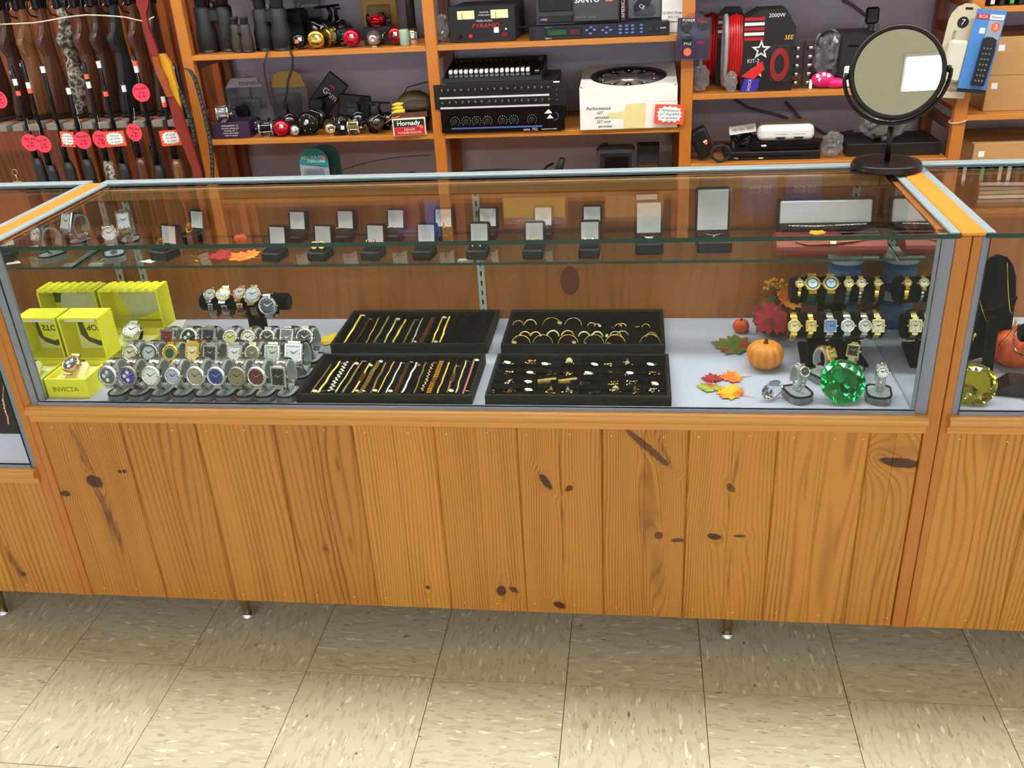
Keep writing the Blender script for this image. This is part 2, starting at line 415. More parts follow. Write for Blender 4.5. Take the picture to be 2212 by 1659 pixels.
# ================================================================ the room
FLX0, FLX1, FLY0, FLY1, CEIL = -4.2, 4.6, -6.2, 2.14, 2.75
T = 0.3048; TX0, TY0 = -1.2803, -0.1232
mb = MB().box(FLX0, FLX1, FLY0, FLY1, -0.06, -0.0035)
FLOOR = struct('floor', mb, mat('tile_joint', (70, 62, 48), 0.8))
def tile_mat(name, ax):
    m = bpy.data.materials.new(name); nt, N, L = nodes_of(m); b = N['Principled BSDF']
    tc = N.new('ShaderNodeTexCoord'); oi = N.new('ShaderNodeObjectInfo')
    ad = N.new('ShaderNodeVectorMath'); ad.operation = 'MULTIPLY_ADD'; ad.inputs[1].default_value = (1, 1, 1)
    cmb = N.new('ShaderNodeCombineXYZ')
    mu = N.new('ShaderNodeMath'); mu.operation = 'MULTIPLY'; mu.inputs[1].default_value = 37.0
    L.new(oi.outputs['Random'], mu.inputs[0]); L.new(mu.outputs[0], cmb.inputs[0]); L.new(mu.outputs[0], cmb.inputs[1])
    L.new(tc.outputs['Object'], ad.inputs[0]); L.new(cmb.outputs[0], ad.inputs[2])
    def chips(sx, sy, lo, hi, off):
        mp = N.new('ShaderNodeMapping'); mp.inputs['Location'].default_value = (off, off * .7, off)
        mp.inputs['Scale'].default_value = (sx, sy, 1) if ax == 'X' else (sy, sx, 1)
        L.new(ad.outputs[0], mp.inputs[0])
        nz = N.new('ShaderNodeTexNoise'); nz.inputs['Scale'].default_value = 1.0; nz.inputs['Detail'].default_value = 1.0; nz.inputs['Distortion'].default_value = 0.4
        L.new(mp.outputs[0], nz.inputs['Vector'])
        cr = N.new('ShaderNodeMapRange'); cr.inputs[1].default_value = lo; cr.inputs[2].default_value = hi; cr.clamp = True
        L.new(nz.outputs['Fac'], cr.inputs[0]); return cr.outputs[0]
    col = None
    base = lin((198, 192, 165)) + [1]
    for (c, sx, sy, lo, hi, off, w) in (((170, 163, 134), 22, 75, .52, .62, 3, .55), ((232, 228, 206), 24, 90, .66, .69, 11, .8), ((150, 143, 114), 34, 120, .665, .70, 23, .65), ((84, 76, 56), 34, 110, .755, .775, 31, .85)):
        k = chips(sx, sy, lo, hi, off)
        mm = N.new('ShaderNodeMath'); mm.operation = 'MULTIPLY'; mm.inputs[1].default_value = w; L.new(k, mm.inputs[0])
        mx = N.new('ShaderNodeMix'); mx.data_type = 'RGBA'; mx.inputs[7].default_value = lin(c) + [1]; L.new(mm.outputs[0], mx.inputs[0])
        if col is None: mx.inputs[6].default_value = base
        else: L.new(col, mx.inputs[6])
        col = mx.outputs[2]
    L.new(col, b.inputs['Base Color']); b.inputs['Roughness'].default_value = 0.42; b.inputs['Specular IOR Level'].default_value = 0.4
    return m
TM = [tile_mat('vinyl_tile_along', 'X'), tile_mat('vinyl_tile_across', 'Y')]
h = T / 2 - 0.0007
TMESH = [MB().cbox(-h, h, -h, h, -0.0035, 0.0, 0.0006).mesh('tile', TM[k]) for k in (0, 1)]
for j in range(-4, 2):
    for i in range(-4, 11):
        o = obj('tile', TMESH[(i + j) % 2], FLOOR, (TX0 + (i + .5) * T, TY0 + (j + .5) * T - (0 if j < 0 else 0), 0))
far = MB()
for j in range(-20, 8):
    for i in range(-10, 20):
        if -4 <= j < 2 and -4 <= i < 11: continue
        x, y = TX0 + (i + .5) * T, TY0 + (j + .5) * T
        if FLX0 < x - h and x + h < FLX1 and FLY0 < y - h and y + h < FLY1: far.box(x - h, x + h, y - h, y + h, -0.0035, 0.0, (i + j) % 2)
o = part('distant_tiles', far, TM, FLOOR); o['kind'] = 'stuff'
WALLM = mat('lavender_wall', (204, 198, 216), 0.85, 0, 0.04, 8)
WALLF = mat('cream_wall', (206, 202, 196), 0.85, 0, 0.04, 8)
struct('wall_back', MB().box(FLX0, FLX1, FLY1, FLY1 + .1, 0, CEIL), WALLM)
struct('wall_left', MB().box(FLX0 - .1, FLX0, FLY0, FLY1, 0, CEIL), WALLF)
struct('wall_right', MB().box(FLX1, FLX1 + .1, FLY0, FLY1, 0, CEIL), WALLF)
wf = MB().box(FLX0, FLX1, FLY0 - .1, FLY0, 0, WIN_Z0).box(FLX0, FLX1, FLY0 - .1, FLY0, WIN_Z1, CEIL)
edges_ = [FLX0] + [q for w_ in SHOP_WINDOWS for q in w_] + [FLX1]
for k in range(0, len(edges_), 2): wf.box(edges_[k], edges_[k + 1], FLY0 - .1, FLY0, WIN_Z0, WIN_Z1)
struct('wall_front', wf, WALLF)
for k, (a, b) in enumerate(SHOP_WINDOWS):
    fr = MB()
    for q in ((a, b, WIN_Z0, WIN_Z0 + .04), (a, b, WIN_Z1 - .04, WIN_Z1), (a, a + .04, WIN_Z0 + .04, WIN_Z1 - .04), (b - .04, b, WIN_Z0 + .04, WIN_Z1 - .04)): fr.box(q[0], q[1], FLY0 - .07, FLY0 - .03, q[2], q[3])
    wn = struct('window_%d' % (k + 1), fr, ALU); part('pane', MB().box(a + .04, b - .04, FLY0 - .053, FLY0 - .048, WIN_Z0 + .04, WIN_Z1 - .04), GLASS, wn)
struct('ground_outside', MB().box(-20, 20, -30, FLY0 - .1, -.3, -.15), mat('asphalt', (110, 108, 104), .9))
CEILM = mat('ceiling_board', (214, 212, 196), 0.95, 0, 0.06, 120)
struct('ceiling', MB().box(FLX0, FLX1, FLY0, FLY1, CEIL, CEIL + .1), CEILM)
# fluorescent ceiling panels
def lamp_mat(power):
    n = 'fluorescent_diffuser_%d' % power
    if n in MATS: return MATS[n]
    m = bpy.data.materials.new(n); nt, N, L = nodes_of(m)
    N.remove(N['Principled BSDF']); em = N.new('ShaderNodeEmission'); em.inputs[0].default_value = (1.0, 0.98, 0.945, 1); em.inputs[1].default_value = power
    L.new(em.outputs[0], N['Material Output'].inputs[0]); MATS[n] = m; return m
FRM = mat('light_frame', (236, 236, 232), 0.5)
LORD = 'first second third fourth fifth sixth'.split()
for k, (x, y, hx, hy, pw_) in enumerate(LIGHTS):
    t = thing('ceiling_light', (f'narrow fluorescent ceiling strip over the counter, {LORD[k]} from the gun rack side' if k < 6 else f'wide fluorescent ceiling panel over the shop floor, {LORD[k - 6]} from the gun rack side'), 'light', (x, y, CEIL), 0, 'fluorescent ceiling strips' if k < 6 else 'fluorescent ceiling panels')
    part('diffuser', MB().box(-hx, hx, -hy, hy, -.06 if k < 6 else -.024, -.02), lamp_mat(pw_), t)
    part('housing', MB().box(-hx - .02, hx + .02, -hy - .02, hy + .02, -.02, -.001), FRM, t)

# ================================================================ the counters
XL, XR, HT, ZD, ZB = -1.265, 0.684, 1.005, 0.640, 0.10          # post lines, top, deck, bottom of boards
ZS = 0.872                                                       # top of the glass shelf
YB = 0.482                                                       # face of the back panel
BOARD = 0.1785
KNOTS = []           # dark knots and resin streaks of the boards: x, z on the front plane, half sizes, lean, depth of colour
for u, v, rx, rz, sl, dk in ((204, 1040, .020, .019, -.2, 1), (142, 1066, .014, .009, 0, 1), (259, 1018, .006, .005, 0, 1), (269, 1018, .006, .005, 0, 1), (238, 1120, .012, .125, -.10, .75), (178, 985, .008, .05, -.1, .6),
                            (730, 1004, .005, .022, 0, .7), (702, 1186, .008, .006, 0, .7), (758, 1174, .006, .03, 0, .55), (924, 1269, .006, .006, 0, .9), (1083, 1277, .012, .017, 0, .95), (1110, 1274, .009, .009, -.5, .9),
                            (1179, 1041, .010, .022, -.5, 1), (1230, 1055, .008, .008, .4, .95), (1209, 1307, .013, .011, -.4, 1), (1215, 1120, .003, .10, 0, .5), (1400, 968, .012, .050, -1.0, .85), (1440, 985, .006, .035, -.4, .6), (1423, 1156, .010, .010, 0, .9), (1465, 1167, .016, .006, .2, .9), (1400, 1118, .026, .09, 0, .45), (1420, 1230, .020, .10, -.1, .38),
                            (1544, 1159, .016, .009, -.3, 1), (1597, 1158, .014, .004, .25, .9), (1578, 1054, .009, .012, -.4, .8), (1590, 1010, .004, .07, .1, .55), (1575, 1240, .003, .09, 0, .5), (1943, 999, .040, .013, -.9, 1), (1940, 975, .05, .02, -.6, .35), (1740, 1050, .004, .05, 0, .4), (30, 1215, .012, .06, -.2, .7), (50, 1240, .008, .008, 0, .9)):
    p_ = AY(u, v, 0.0); KNOTS.append((p_.x, p_.z, rx, rz, sl, dk))
def plank_mesh(w, zt, zb, m, centre=True):
    """tongue-and-groove board with V edges and a fine centre groove, front face at y = 0"""
    v = .0030; hw = w / 2; c = .0009 if centre else 0
    pr = [(-hw, .018), (-hw, v), (-hw + v, 0)] + ([(-c, 0), (0, c * 1.1), (c, 0)] if centre else []) + [(hw - v, 0), (hw, v), (hw, .018)]
    b = MB().prism(pr, zb, zt, 'XY')
    me = b.mesh('plank', m); return me
NAIL = MB().cyl((0, 0, 0), .0016, .0012, 7, 'Y').mesh('nail', mat('nail_filler', (238, 200, 140), .7))
def plank(parent, x0, x1, zt, k, seed):
    w = x1 - x0 - .0006; xc = (x0 + x1) / 2; zc = (zt + ZB) / 2
    tone = random.Random(seed * 13 + 5)
    d = tone.uniform(-10, 8)
    kn = [(q[0] - xc, q[1] - zc, *q[2:]) for q in KNOTS if x0 - .01 < q[0] < x1 + .01]
    m = wood('pine_board_%d' % seed, (200 + d, 136 + d, 52 + d * .6), (142 + d, 78 + d, 21), kn, seed * 1.9, 'Z', lines={10: 130, 31: 170, 4: 190, 41: 180}.get(seed) or tone.choice((230, 300, 380, 460)), warp={10: .040, 31: .034, 4: .028, 41: .03}.get(seed) or tone.uniform(.006, .018), streak=.5)
    o = obj('plank', plank_mesh(w, zt - zc, ZB - zc, m), parent, (xc, 0, zc))
    for nx in (-.06, .03):
        for nz in (zt - .02, ZB + .022): obj('nail', NAIL, o, (nx + tone.uniform(-.01, .01), .0006, nz - zc + tone.uniform(-.003, .003)))
def leg(parent, x, y):
    b = MB().lathe([(.020, .15), (.018, .10), (.011, .03), (.010, .014)], 14)
    o = part('leg', b, mat('brushed_leg', (150, 128, 96), .3, .8), parent, (x, y, 0))
    part('levelling_foot', MB().lathe([(.009, .016), (.013, .012), (.017, .005), (.017, 0)], 16), CHROME, o)
def moulding(x0, x1, z, yout=-.020):
    """bull-nosed rail over a flat fillet"""
    pr = [(.004, z)] + [(-.008 + (-.014) * math.sin(R(q)), z - .0125 + .0125 * math.cos(R(q))) for q in range(0, 181, 20)] + [(-.010, z - .0255), (-.010, z - .0395), (-.008, z - .041), (.004, z - .041)]
    return MB().prism([(a, b) for a, b in pr], x0, x1, 'YZ', smooth=False)
def pane(b, x0, x1, y0, y1, z0, z1, thin):
    """glass sheet: big faces clear (slot 0), edge faces green (slot 1)"""
    n = len(b.f); b.box(x0, x1, y0, y1, z0, z1)
    big = {'z': (0, 1), 'y': (2, 3), 'x': (4, 5)}[thin]
    for k in range(6): b.mi[n + k] = 0 if k in big else 1
    return b
def slotted(parent, x, z0, z1, y=YB, name='shelf_standard'):
    b = MB()
    wd = .0085; z = z0
    b.box(-wd, -.0022, -.006, 0, z0, z1); b.box(.0022, wd, -.006, 0, z0, z1)
    pitch = .0254
    while z < z1 - .001:
        b.box(-.0022, .0022, -.006, -.0005, z, min(z + .011, z1)); z += pitch
    b.box(-.0022, .0022, -.0012, 0, z0, z1, 1)
    return part(name, b, [STANDARDM, mat('slot_dark', (30, 28, 26), .9)], parent, (x, y, 0))

# ---- middle counter
CASE = thing('display_case', 'glass-topped pine display counter in the middle, holding watches and trays', 'display case', (0, 0, 0))
j0 = .0199; zr = .634
joints = [XL + .016] + [j0 + BOARD * k for k in range(-6, 4)] + [XR - .028]
for k in range(len(joints) - 1):
    plank(CASE, joints[k], joints[k + 1], zr - .036, k, k + 1)
part('rail', moulding(XL + .012, XR - .028, zr + .004), RAILW, CASE)
# end posts: each counter brings one strip of the double post
def post(parent, x0, x1, z0=ZB, z1=HT - .006, y1=.045):
    return part('post', MB().cbox(x0, x1, -.004, y1, z0, z1, .0015), POSTW, parent)
post(CASE, XR - .028, XR - .001); post(CASE, XL + .001, XL + .019)
solid('cap_strip', MB().cbox(XR - .021, XR + .021, -.007, .49, HT - .005, HT + .003, .002), CAPW, 'flat orange wood strip on the counter joint beside the mirror stand', 'trim strip')
solid('cap_strip', MB().cbox(XL - .018, XL + .018, -.007, .49, HT - .005, HT + .003, .002), CAPW, 'flat orange wood strip on the counter joint below the gun rack', 'trim strip')
for x in (XR - .030, XL + .027):
    part('top_channel', MB().cbox(x - .0085, x + .0085, -.002, .49, HT - .004, HT + .0015, .001), ALU, CASE)
part('back_channel', MB().cbox(XL + .018, XR - .02, YB, YB + .03, HT - .012, HT + .004, .001), ALU, CASE)
for x0, x1 in ((XR - .053, XR - .028), (XL + .019, XL + .040)):
    part('front_channel', MB().cbox(x0, x1, -.001, .022, ZD - .004, HT - .007, .001), CHANNEL, CASE)
part('sill_channel', MB().cbox(XL + .040, XR - .053, -.008, .004, ZD - .006, ZD + .006, .001), CHANNEL, CASE)
part('top_glass', pane(MB(), XL + .018, XR - .022, -.006, YB, HT - .0090, HT - .0005, 'z'), [GLASS, GLASSEDGE], CASE)
part('front_glass', pane(MB(), XL + .04, XR - .053, -.0055, -.0005, ZD + .006, HT - .007, 'y'), [FRONTGL, GLASSEDGE], CASE)
MXR, MXL = .631, -1.222                                       # faces of the two mirrored ends
part('mirror_panel', MB().box(MXR, MXR + .004, .022, YB, ZD - .01, HT - .008), MIRROR, CASE)
part('mirror_panel', MB().box(MXL - .004, MXL, .022, YB, ZD - .01, HT - .008), MIRROR, CASE)
part('end_panel', MB().box(MXR + .004, XR - .001, .045, YB + .018, ZB, HT - .007), BACKW, CASE)
part('end_panel', MB().box(XL + .001, MXL - .004, .045, YB + .018, ZB, HT - .007), BACKW, CASE)
part('deck', MB().cbox(MXL, MXR, .004, YB, ZD - .02, ZD, .003), CARPET, CASE)
part('deck_board', MB().box(MXL, MXR, .018, YB, ZD - .04, ZD - .0205), BACKW, CASE)
part('back_panel', MB().box(MXL, MXR, YB, YB + .018, ZB, HT - .012), BACKW, CASE)
part('back_rail', MB().cbox(MXL, MXR, YB - .010, YB - .0005, HT - .040, HT - .0125, .002), wood('back_rail_wood', (206, 146, 72), (168, 108, 44), (), 6.6, 'X', lines=200, warp=.008, contrast=.4), CASE)
for x in (-1.19, -.294, .585): slotted(CASE, x, ZD + .002, HT - .042)
p = AY(1231, 606, YB)
part('veneer_patch', MB().lathe([(1, -.0004), (1, .0004)], 26, axis='Y', sx=.024, sy=.038), mat('patch_brown', (128, 58, 24), .5, 0, .2, 60), CASE, (p.x, YB - .0003, p.z))
part('shelf_glass', pane(MB(), MXL + .004, MXR - .004, .246, YB - .012, ZS - .006, ZS, 'z'), [GLASS, GLASSEDGE], CASE)
for x in (-1.19, -.294, .585):
    b = MB().prism([(-.011, -.028), (-.011, -.007), (-.20, -.007), (-.20, -.011), (-.05, -.022)], -.0016, .0016, 'YZ').at((0, -.19, -.007)).cbox(-.018, .018, -.01, .006, -.006, -.0005, .001)
    part('shelf_bracket', b, STANDARDM, CASE, (x, YB, ZS))
for x in (-.883, .3085): leg(CASE, x, .057)
for x in (-.883, .3085): leg(CASE, x, .40)
part('bottom_board', MB().box(XL + .001, XR - .001, .019, YB, ZB + .004, ZB + .018), BACKW, CASE)  # unseen case bottom, put in to darken the floor beneath

# ---- neighbour counters
RC = thing('display_case', 'display counter beside the mirror stand, holding a necklace bust and yellow gem', 'display case')
rj = [XR + .012] + [XR + .012 + BOARD * k + .005 for k in (1, 2, 3, 4, 5)]
for k in range(5): plank(RC, rj[k], rj[k + 1], zr - .036, 20 + k, 31 + k)
part('rail', moulding(XR + .012, rj[-1], zr + .004), RAILW, RC)
post(RC, XR + .0005, XR + .017)
part('front_channel', MB().cbox(XR + .017, XR + .030, -.001, .022, ZD - .004, HT - .007, .001), CHANNEL, RC)
part('sill_channel', MB().cbox(XR + .03, rj[-1], -.008, .004, ZD - .006, ZD + .006, .001), CHANNEL, RC)
part('top_channel', MB().cbox(XR + .0215, XR + .038, -.002, .49, HT - .004, HT + .0015, .001), ALU, RC)
part('back_channel', MB().cbox(XR + .02, rj[-1], YB, YB + .03, HT - .012, HT + .004, .001), ALU, RC)
part('top_glass', pane(MB(), XR + .022, rj[-1], -.006, YB, HT - .0090, HT - .0005, 'z'), [GLASS, GLASSEDGE], RC)
part('front_glass', pane(MB(), XR + .03, rj[-1], -.0055, -.0005, ZD + .006, HT - .007, 'y'), [FRONTGL, GLASSEDGE], RC)
part('deck', MB().cbox(XR + .012, rj[-1], .004, YB, ZD - .02, ZD, .003), CARPET, RC)
part('back_panel', MB().box(XR + .012, rj[-1], YB, YB + .018, ZB, HT - .012), BACKW, RC)
part('end_panel', MB().box(XR + .0005, XR + .012, .045, YB + .018, ZB, HT - .007), BACKW, RC)
leg(RC, 1.4, .057)
part('bottom_board', MB().box(XR + .012, rj[-1], .019, YB, ZB + .004, ZB + .018), BACKW, RC)  # same unseen bottom, added to cut bounce light below
LC = thing('display_case', 'neighbouring display counter below the gun rack, with a lower deck', 'display case')
ZDL = .475; lz = ZDL - .006
lj = [XL - .012 - BOARD * 4, XL - .012 - BOARD * 3, XL - .012 - BOARD * 2, XL - .012 - BOARD, XL - .012]
for k in range(4): plank(LC, lj[k], lj[k + 1], lz - .036, 30 + k, 41 + k)
part('rail', moulding(lj[0], XL - .018, lz + .004), RAILW, LC)
post(LC, XL - .018, XL + .0005)
part('sill_channel', MB().cbox(lj[0], XL - .03, -.008, .004, ZDL - .006, ZDL + .006, .001), CHANNEL, LC)
part('front_channel', MB().cbox(XL - .030, XL - .018, -.001, .022, ZDL - .004, HT - .007, .001), CHANNEL, LC)
part('top_channel', MB().cbox(XL - .036, XL - .0185, -.002, .49, HT - .004, HT + .0015, .001), ALU, LC)
part('back_channel', MB().cbox(lj[0], XL - .018, YB, YB + .03, HT - .012, HT + .004, .001), ALU, LC)
part('top_glass', pane(MB(), lj[0], XL - .02, -.006, YB, HT - .0090, HT - .0005, 'z'), [GLASS, GLASSEDGE], LC)
part('front_glass', pane(MB(), lj[0], XL - .03, -.0055, -.0005, ZDL + .006, HT - .007, 'y'), [FRONTGL, GLASSEDGE], LC)
part('deck', MB().cbox(lj[0], XL - .012, .004, YB, ZDL - .02, ZDL, .003), CARPET, LC)
part('back_panel', MB().box(lj[0], XL - .012, YB, YB + .018, ZB, HT - .012), BACKW, LC)
part('end_panel', MB().box(XL - .012, XL - .0005, .045, YB + .018, ZB, HT - .007), BACKW, LC)
leg(LC, -1.54, .03)
part('bottom_board', MB().box(lj[0], XL - .012, .019, YB, ZB + .004, ZB + .018), BACKW, LC)  # unseen bottom here too, added to deepen the shade below

# ================================================================ watches, cuffs and their stands
MC = {}
def shared(key, fn):
    if key not in MC: MC[key] = fn()
    return MC[key]
def dialmat(rgb): return mat('dial_%d_%d_%d' % rgb, rgb, .18, 0, .03, coat=.6)
def watch(label, loc, rz=0.0, dial=(30, 30, 34), shape='round', rd=.019, metal=STEEL, bezel=None, band='link', bw=.017, ring=(.026, .034), th=14, sub=False, bandm=None, group='watches in the display case', tilt=0.0, face=None, inner=None, ln=0.0065):
    t = thing('wristwatch', label, 'watch', loc, (tilt, 0, rz), group)
    a, b = ring[0] + .0024, ring[1] + .0024
    bandm = bandm or metal
    def pt(q, off=0.0):
        p = Vector((0, -a * math.cos(q), b * math.sin(q))); n = Vector((0, -math.cos(q) / a, math.sin(q) / b)).normalized(); return p + n * off, n
    def frame(q, off=0.0):
        p, n = pt(q, off); x = Vector((1, 0, 0)); y = n.cross(x)
        m = Matrix((x, y, n)).transposed().to_4x4(); m.translation = p; return m
    q0 = R(th)
    hw, hh = (rd, rd) if shape == 'round' else (rd * .80, rd * 1.05) if shape == 'rect' else (rd * .92, rd * .95)
    # band: links all round the ring except under the watch head
    def band_mesh():
        m = MB(); per = PI * (3 * (a + b) - math.sqrt((3 * a + b) * (a + 3 * b)))
        gap = (hh + .004) / ((a + b) / 2); n = max(10, int((per - 2 * hh) / ln))
        for i in range(n):
            q = q0 + gap + (2 * PI - 2 * gap) * (i + .5) / n
            far = min(i, n - 1 - i) / (n / 2); w = bw * lerp(1.0, .78, far)
            m.M = frame(q); l = ln * .47
            if band == 'link':
                m.box(-w / 2, -w * .18, -l, l, -.0012, .0014); m.box(w * .18, w / 2, -l, l, -.0012, .0014); m.box(-w * .165, w * .165, -l * .8 + ln * .2, l * .8 + ln * .2, -.0010, .0020)
            elif band == 'mesh':
                for k in range(4): m.box(-w / 2 + k * w / 4 + .0002, -w / 2 + (k + 1) * w / 4 - .0002, -l + (k % 2) * l * .5, l * .7 + (k % 2) * l * .5, -.0010, .0014)
            elif band == 'bangle': m.box(-w / 2, w / 2, -ln * .5, ln * .5, -.001, .0012)
            elif band == 'oval': m.ball((0, 0, 0), w * .5, ln * .55, .0018, 8, 5)
            else: m.cbox(-w / 2, w / 2, -ln * .52, ln * .52, -.0009, .0011, .0003)
        return m.mesh('band', bandm)
    o = obj('band', shared(('band', band, bw, ring, th, shape, rd, bandm.name, ln), band_mesh), t)
    F = frame(q0)
    D = frame(q0, .0015)
    def case_mesh():
        m = MB(); m.M = D; H = .0075
        if shape == 'round':
            m.lathe([(hw * .9, -.001), (hw * 1.06, .001), (hw * 1.08, H * .6), (hw * 1.0, H)], 22, cap=True)
        else:
            m.cbox(-hw * 1.08, hw * 1.08, -hh * 1.08, hh * 1.08, -.001, H, .0015)
        lw = bw / 2
        for sy in (-1, 1):
            m.prism([(-lw, sy * hh * .55), (lw, sy * hh * .55), (lw * .98, sy * (hh + .0065)), (-lw * .98, sy * (hh + .0065))], -.001, H * .55, 'XY')
        m.M = D @ Matrix.Translation((hw * 1.06, 0, H * .45)); m.cyl((0, 0, 0), .0024, .0032, 8, 'X')
        if sub:
            for sy in (-.42, .42): m.cyl((-.0012, sy * hh * 1.0, 0), .0018, .0030, 7, 'X')
        return m.mesh('case', metal)
    obj('case', shared(('case', shape, rd, bw, ring, th, metal.name, sub), case_mesh), t)
    def bez_mesh():
        m = MB(); m.M = D; H = .0075
        if shape == 'round': m.lathe([(hw * 1.0, H - .0003), (hw * .98, H + .0016), (hw * .84, H + .0016), (hw * .80, H + .0004)], 24, cap=False)
        else:
            for a_ in ((-hw, hw, -hh, -hh * .84), (-hw, hw, hh * .84, hh), (-hw, -hw * .82, -hh * .84, hh * .84), (hw * .82, hw, -hh * .84, hh * .84)): m.cbox(*a_, H - .0003, H + .0014, .0004)
        return m.mesh('bezel', bezel or metal)
    obj('bezel', shared(('bez', shape, rd, ring, th, (bezel or metal).name), bez_mesh), t)
    def dial_mesh():
        m = MB(); m.M = D; H = .0078
        if shape == 'round': m.lathe([(hw * .82, H - .001), (hw * .82, H)], 22)
        else: m.box(-hw * .83, hw * .83, -hh * .85, hh * .85, H - .001, H)
        return m.mesh('dial', dialmat(dial))
    d = obj('dial', shared(('dial', shape, rd, ring, th, dial), dial_mesh), t)
    lum = sum(dial) / 3 > 120
    def mark_mesh():
        m = MB(); m.M = D; z0, z1 = .0078, .0083
        for k in range(12):
            q = k * PI / 6; rr = hw * .70
            if shape != 'round':
                s_ = max(abs(math.sin(q)) / (hw * .72), abs(math.cos(q)) / (hh * .75)); rr = 1 / s_
            x, y = rr * math.sin(q), rr * math.cos(q); w = .0011 if k % 3 else .0016
            m.box(x - w / 2, x + w / 2, y - w * .7, y + w * .7, z0, z1)
        for q, l, w in ((R(-52), .42, .0011), (R(58), .64, .0008)):
            dx, dy = math.sin(q), math.cos(q); L_ = hw * l
            m.prism([(-dy * w, dx * w), (dy * w, -dx * w), (dx * L_ + dy * w * .4, dy * L_ - dx * w * .4), (dx * L_ - dy * w * .4, dy * L_ + dx * w * .4)], z0, z1 + .0003, 'XY')
        return m.mesh('hands', MATS['ink_black'] if lum else STEEL)
    obj('hands', shared(('hands', shape, rd, ring, th, lum), mark_mesh), d)
    if sub:
        def sub_mesh():
            m = MB(); m.M = D
            for x, y in ((-.36, 0), (0, .38), (0, -.38)): m.lathe([(hw * .2, .0078), (hw * .2, .0081)], 12, c=(x * hw, y * hw, 0))
            return m.mesh('subdial', mat('subdial_silver', (224, 226, 232), .3))
        obj('subdial', shared(('sub', rd, ring, th), sub_mesh), d)
    if inner:
        def inn():
            m = MB(); m.M = D; m.lathe([(hw * .58, .0078), (hw * .58, .00805)], 20); return m.mesh('dial_centre', dialmat(inner))
        obj('dial_centre', shared(('inn', rd, ring, th, inner), inn), d)
    return t
def base_outline(w, d):
    hw = w / 2
    return [(-hw, d / 2 - .008), (-hw + .008, d / 2), (hw - .008, d / 2), (hw, d / 2 - .008), (hw, -d * .18), (hw * .86, -d * .36), (hw * .5, -d * .47), (0, -d * .5), (-hw * .5, -d * .47), (-hw * .86, -d * .36), (-hw, -d * .18)]
BASEM = mat('stand_base', (118, 124, 128), .4, 0, .05); RIMM = mat('stand_rim', (26, 28, 30), .35)
def stand(label, loc, rz=0.0, ring=(.026, .034), w=.044, d=.062, cw=.026, gap=50, bh=.014):
    """low oval base with a dark rim and a C-shaped cuff the watch closes around"""
    t = thing('watch_stand', label, 'watch stand', loc, (0, 0, rz), 'grey cuff stands for watches')
    ol = base_outline(w, d)
    obj('base', shared(('sb', w, d), lambda: MB().prism(ol, 0, bh, 'XY').mesh('base', BASEM)), t)
    def rim():
        m = MB(); inn = [(x * .86, y * .90) for x, y in ol]; n = len(ol)
        V = [(x, y, bh + z_) for q_, z_ in ((ol, .0001), (ol, .0040), (inn, .0040), (inn, .0001)) for x, y in q_]
        F = []
        for i in range(n):
            j = (i + 1) % n
            for k in range(3): F.append((k * n + i, (k + 1) * n + i, (k + 1) * n + j, k * n + j))
        return m._add(V, F).mesh('rim', RIMM)
    obj('rim', shared(('sr', w, d), rim), t)
    obj('pad', shared(('sp', w, d), lambda: MB().prism([(x * .86, y * .9) for x, y in ol], bh + .0001, bh + .0018, 'XY').mesh('pad', CUFF)), t)
    def cuff():
        a, b = ring; poly = []
        n = 26; s0, s1 = R(-90 + gap), R(270 - gap)
        for i in range(n + 1):
            q = s0 + (s1 - s0) * i / n; poly.append((-a * math.cos(q), b * math.sin(q)))
        inn = [(y * (1 - .0035 / a), z * (1 - .0035 / b)) for y, z in reversed(poly)]
        return strip_prism(poly, inn[::-1], -cw / 2, cw / 2).mesh('cuff', CUFF)
    obj('cuff', shared(('cuff', ring, cw, gap), cuff), t, (0, .006, bh + .003 + ring[1] + .004))
    obj('neck', shared(('neck', cw), lambda: MB().cbox(-cw * .3, cw * .3, -.006, .010, 0, .012, .001).mesh('neck', CUFF)), t, (0, .006, bh + .0018))
    if d > .05: text(t, 'Quartz', .011, (0, -d * .5 - .0006, bh * .5), (PI / 2, 0, 0), MATS['ink_grey'], shear=.35)
    return t
def strip_prism(outer, inner, x0, x1):
    """open band in the YZ plane with thickness, extruded along X"""
    m = MB(); n = len(outer)
    V = []
    for x in (x0, x1):
        V += [(x, y, z) for y, z in outer] + [(x, y, z) for y, z in inner]
    F = []
    for i in range(n - 1):
        F += [(i, i + 1, n + i + 1, n + i), (2 * n + i + 1, 2 * n + i, 3 * n + i, 3 * n + i + 1), (i + 1, i, 2 * n + i, 2 * n + i + 1), (n + i, n + i + 1, 3 * n + i + 1, 3 * n + i)]
    F += [(0, n, 3 * n, 2 * n), (n - 1, 3 * n - 1, 4 * n - 1, 2 * n - 1)]
    return m._add(V, F, 0, False)
def on_stand(u, v, desc, row, rz=-.10, ring=(.026, .034), z=ZD, y=None, **kw):
    zc = z + .021 + ring[1]
    th = kw.get('th', 14)
    zd = zc + ring[1] * math.sin(R(th))
    p = AZ(u, v, zd)
    yc = (p.y + ring[0] * math.cos(R(th)) + .008) if y is None else y
    x = AY(u, v, yc - .03).x
    stand('grey cuff stand under the ' + desc, (x, yc - .006, z + .0003), rz, ring)
    watch(desc + ', ' + row, (x + .006 * math.sin(-rz), yc, zc + .0003), rz, ring=ring, **kw)
FR, MR, BR = 'front row of stands', 'middle row of stands', 'rear row of stands'
BLU = (44, 52, 150)
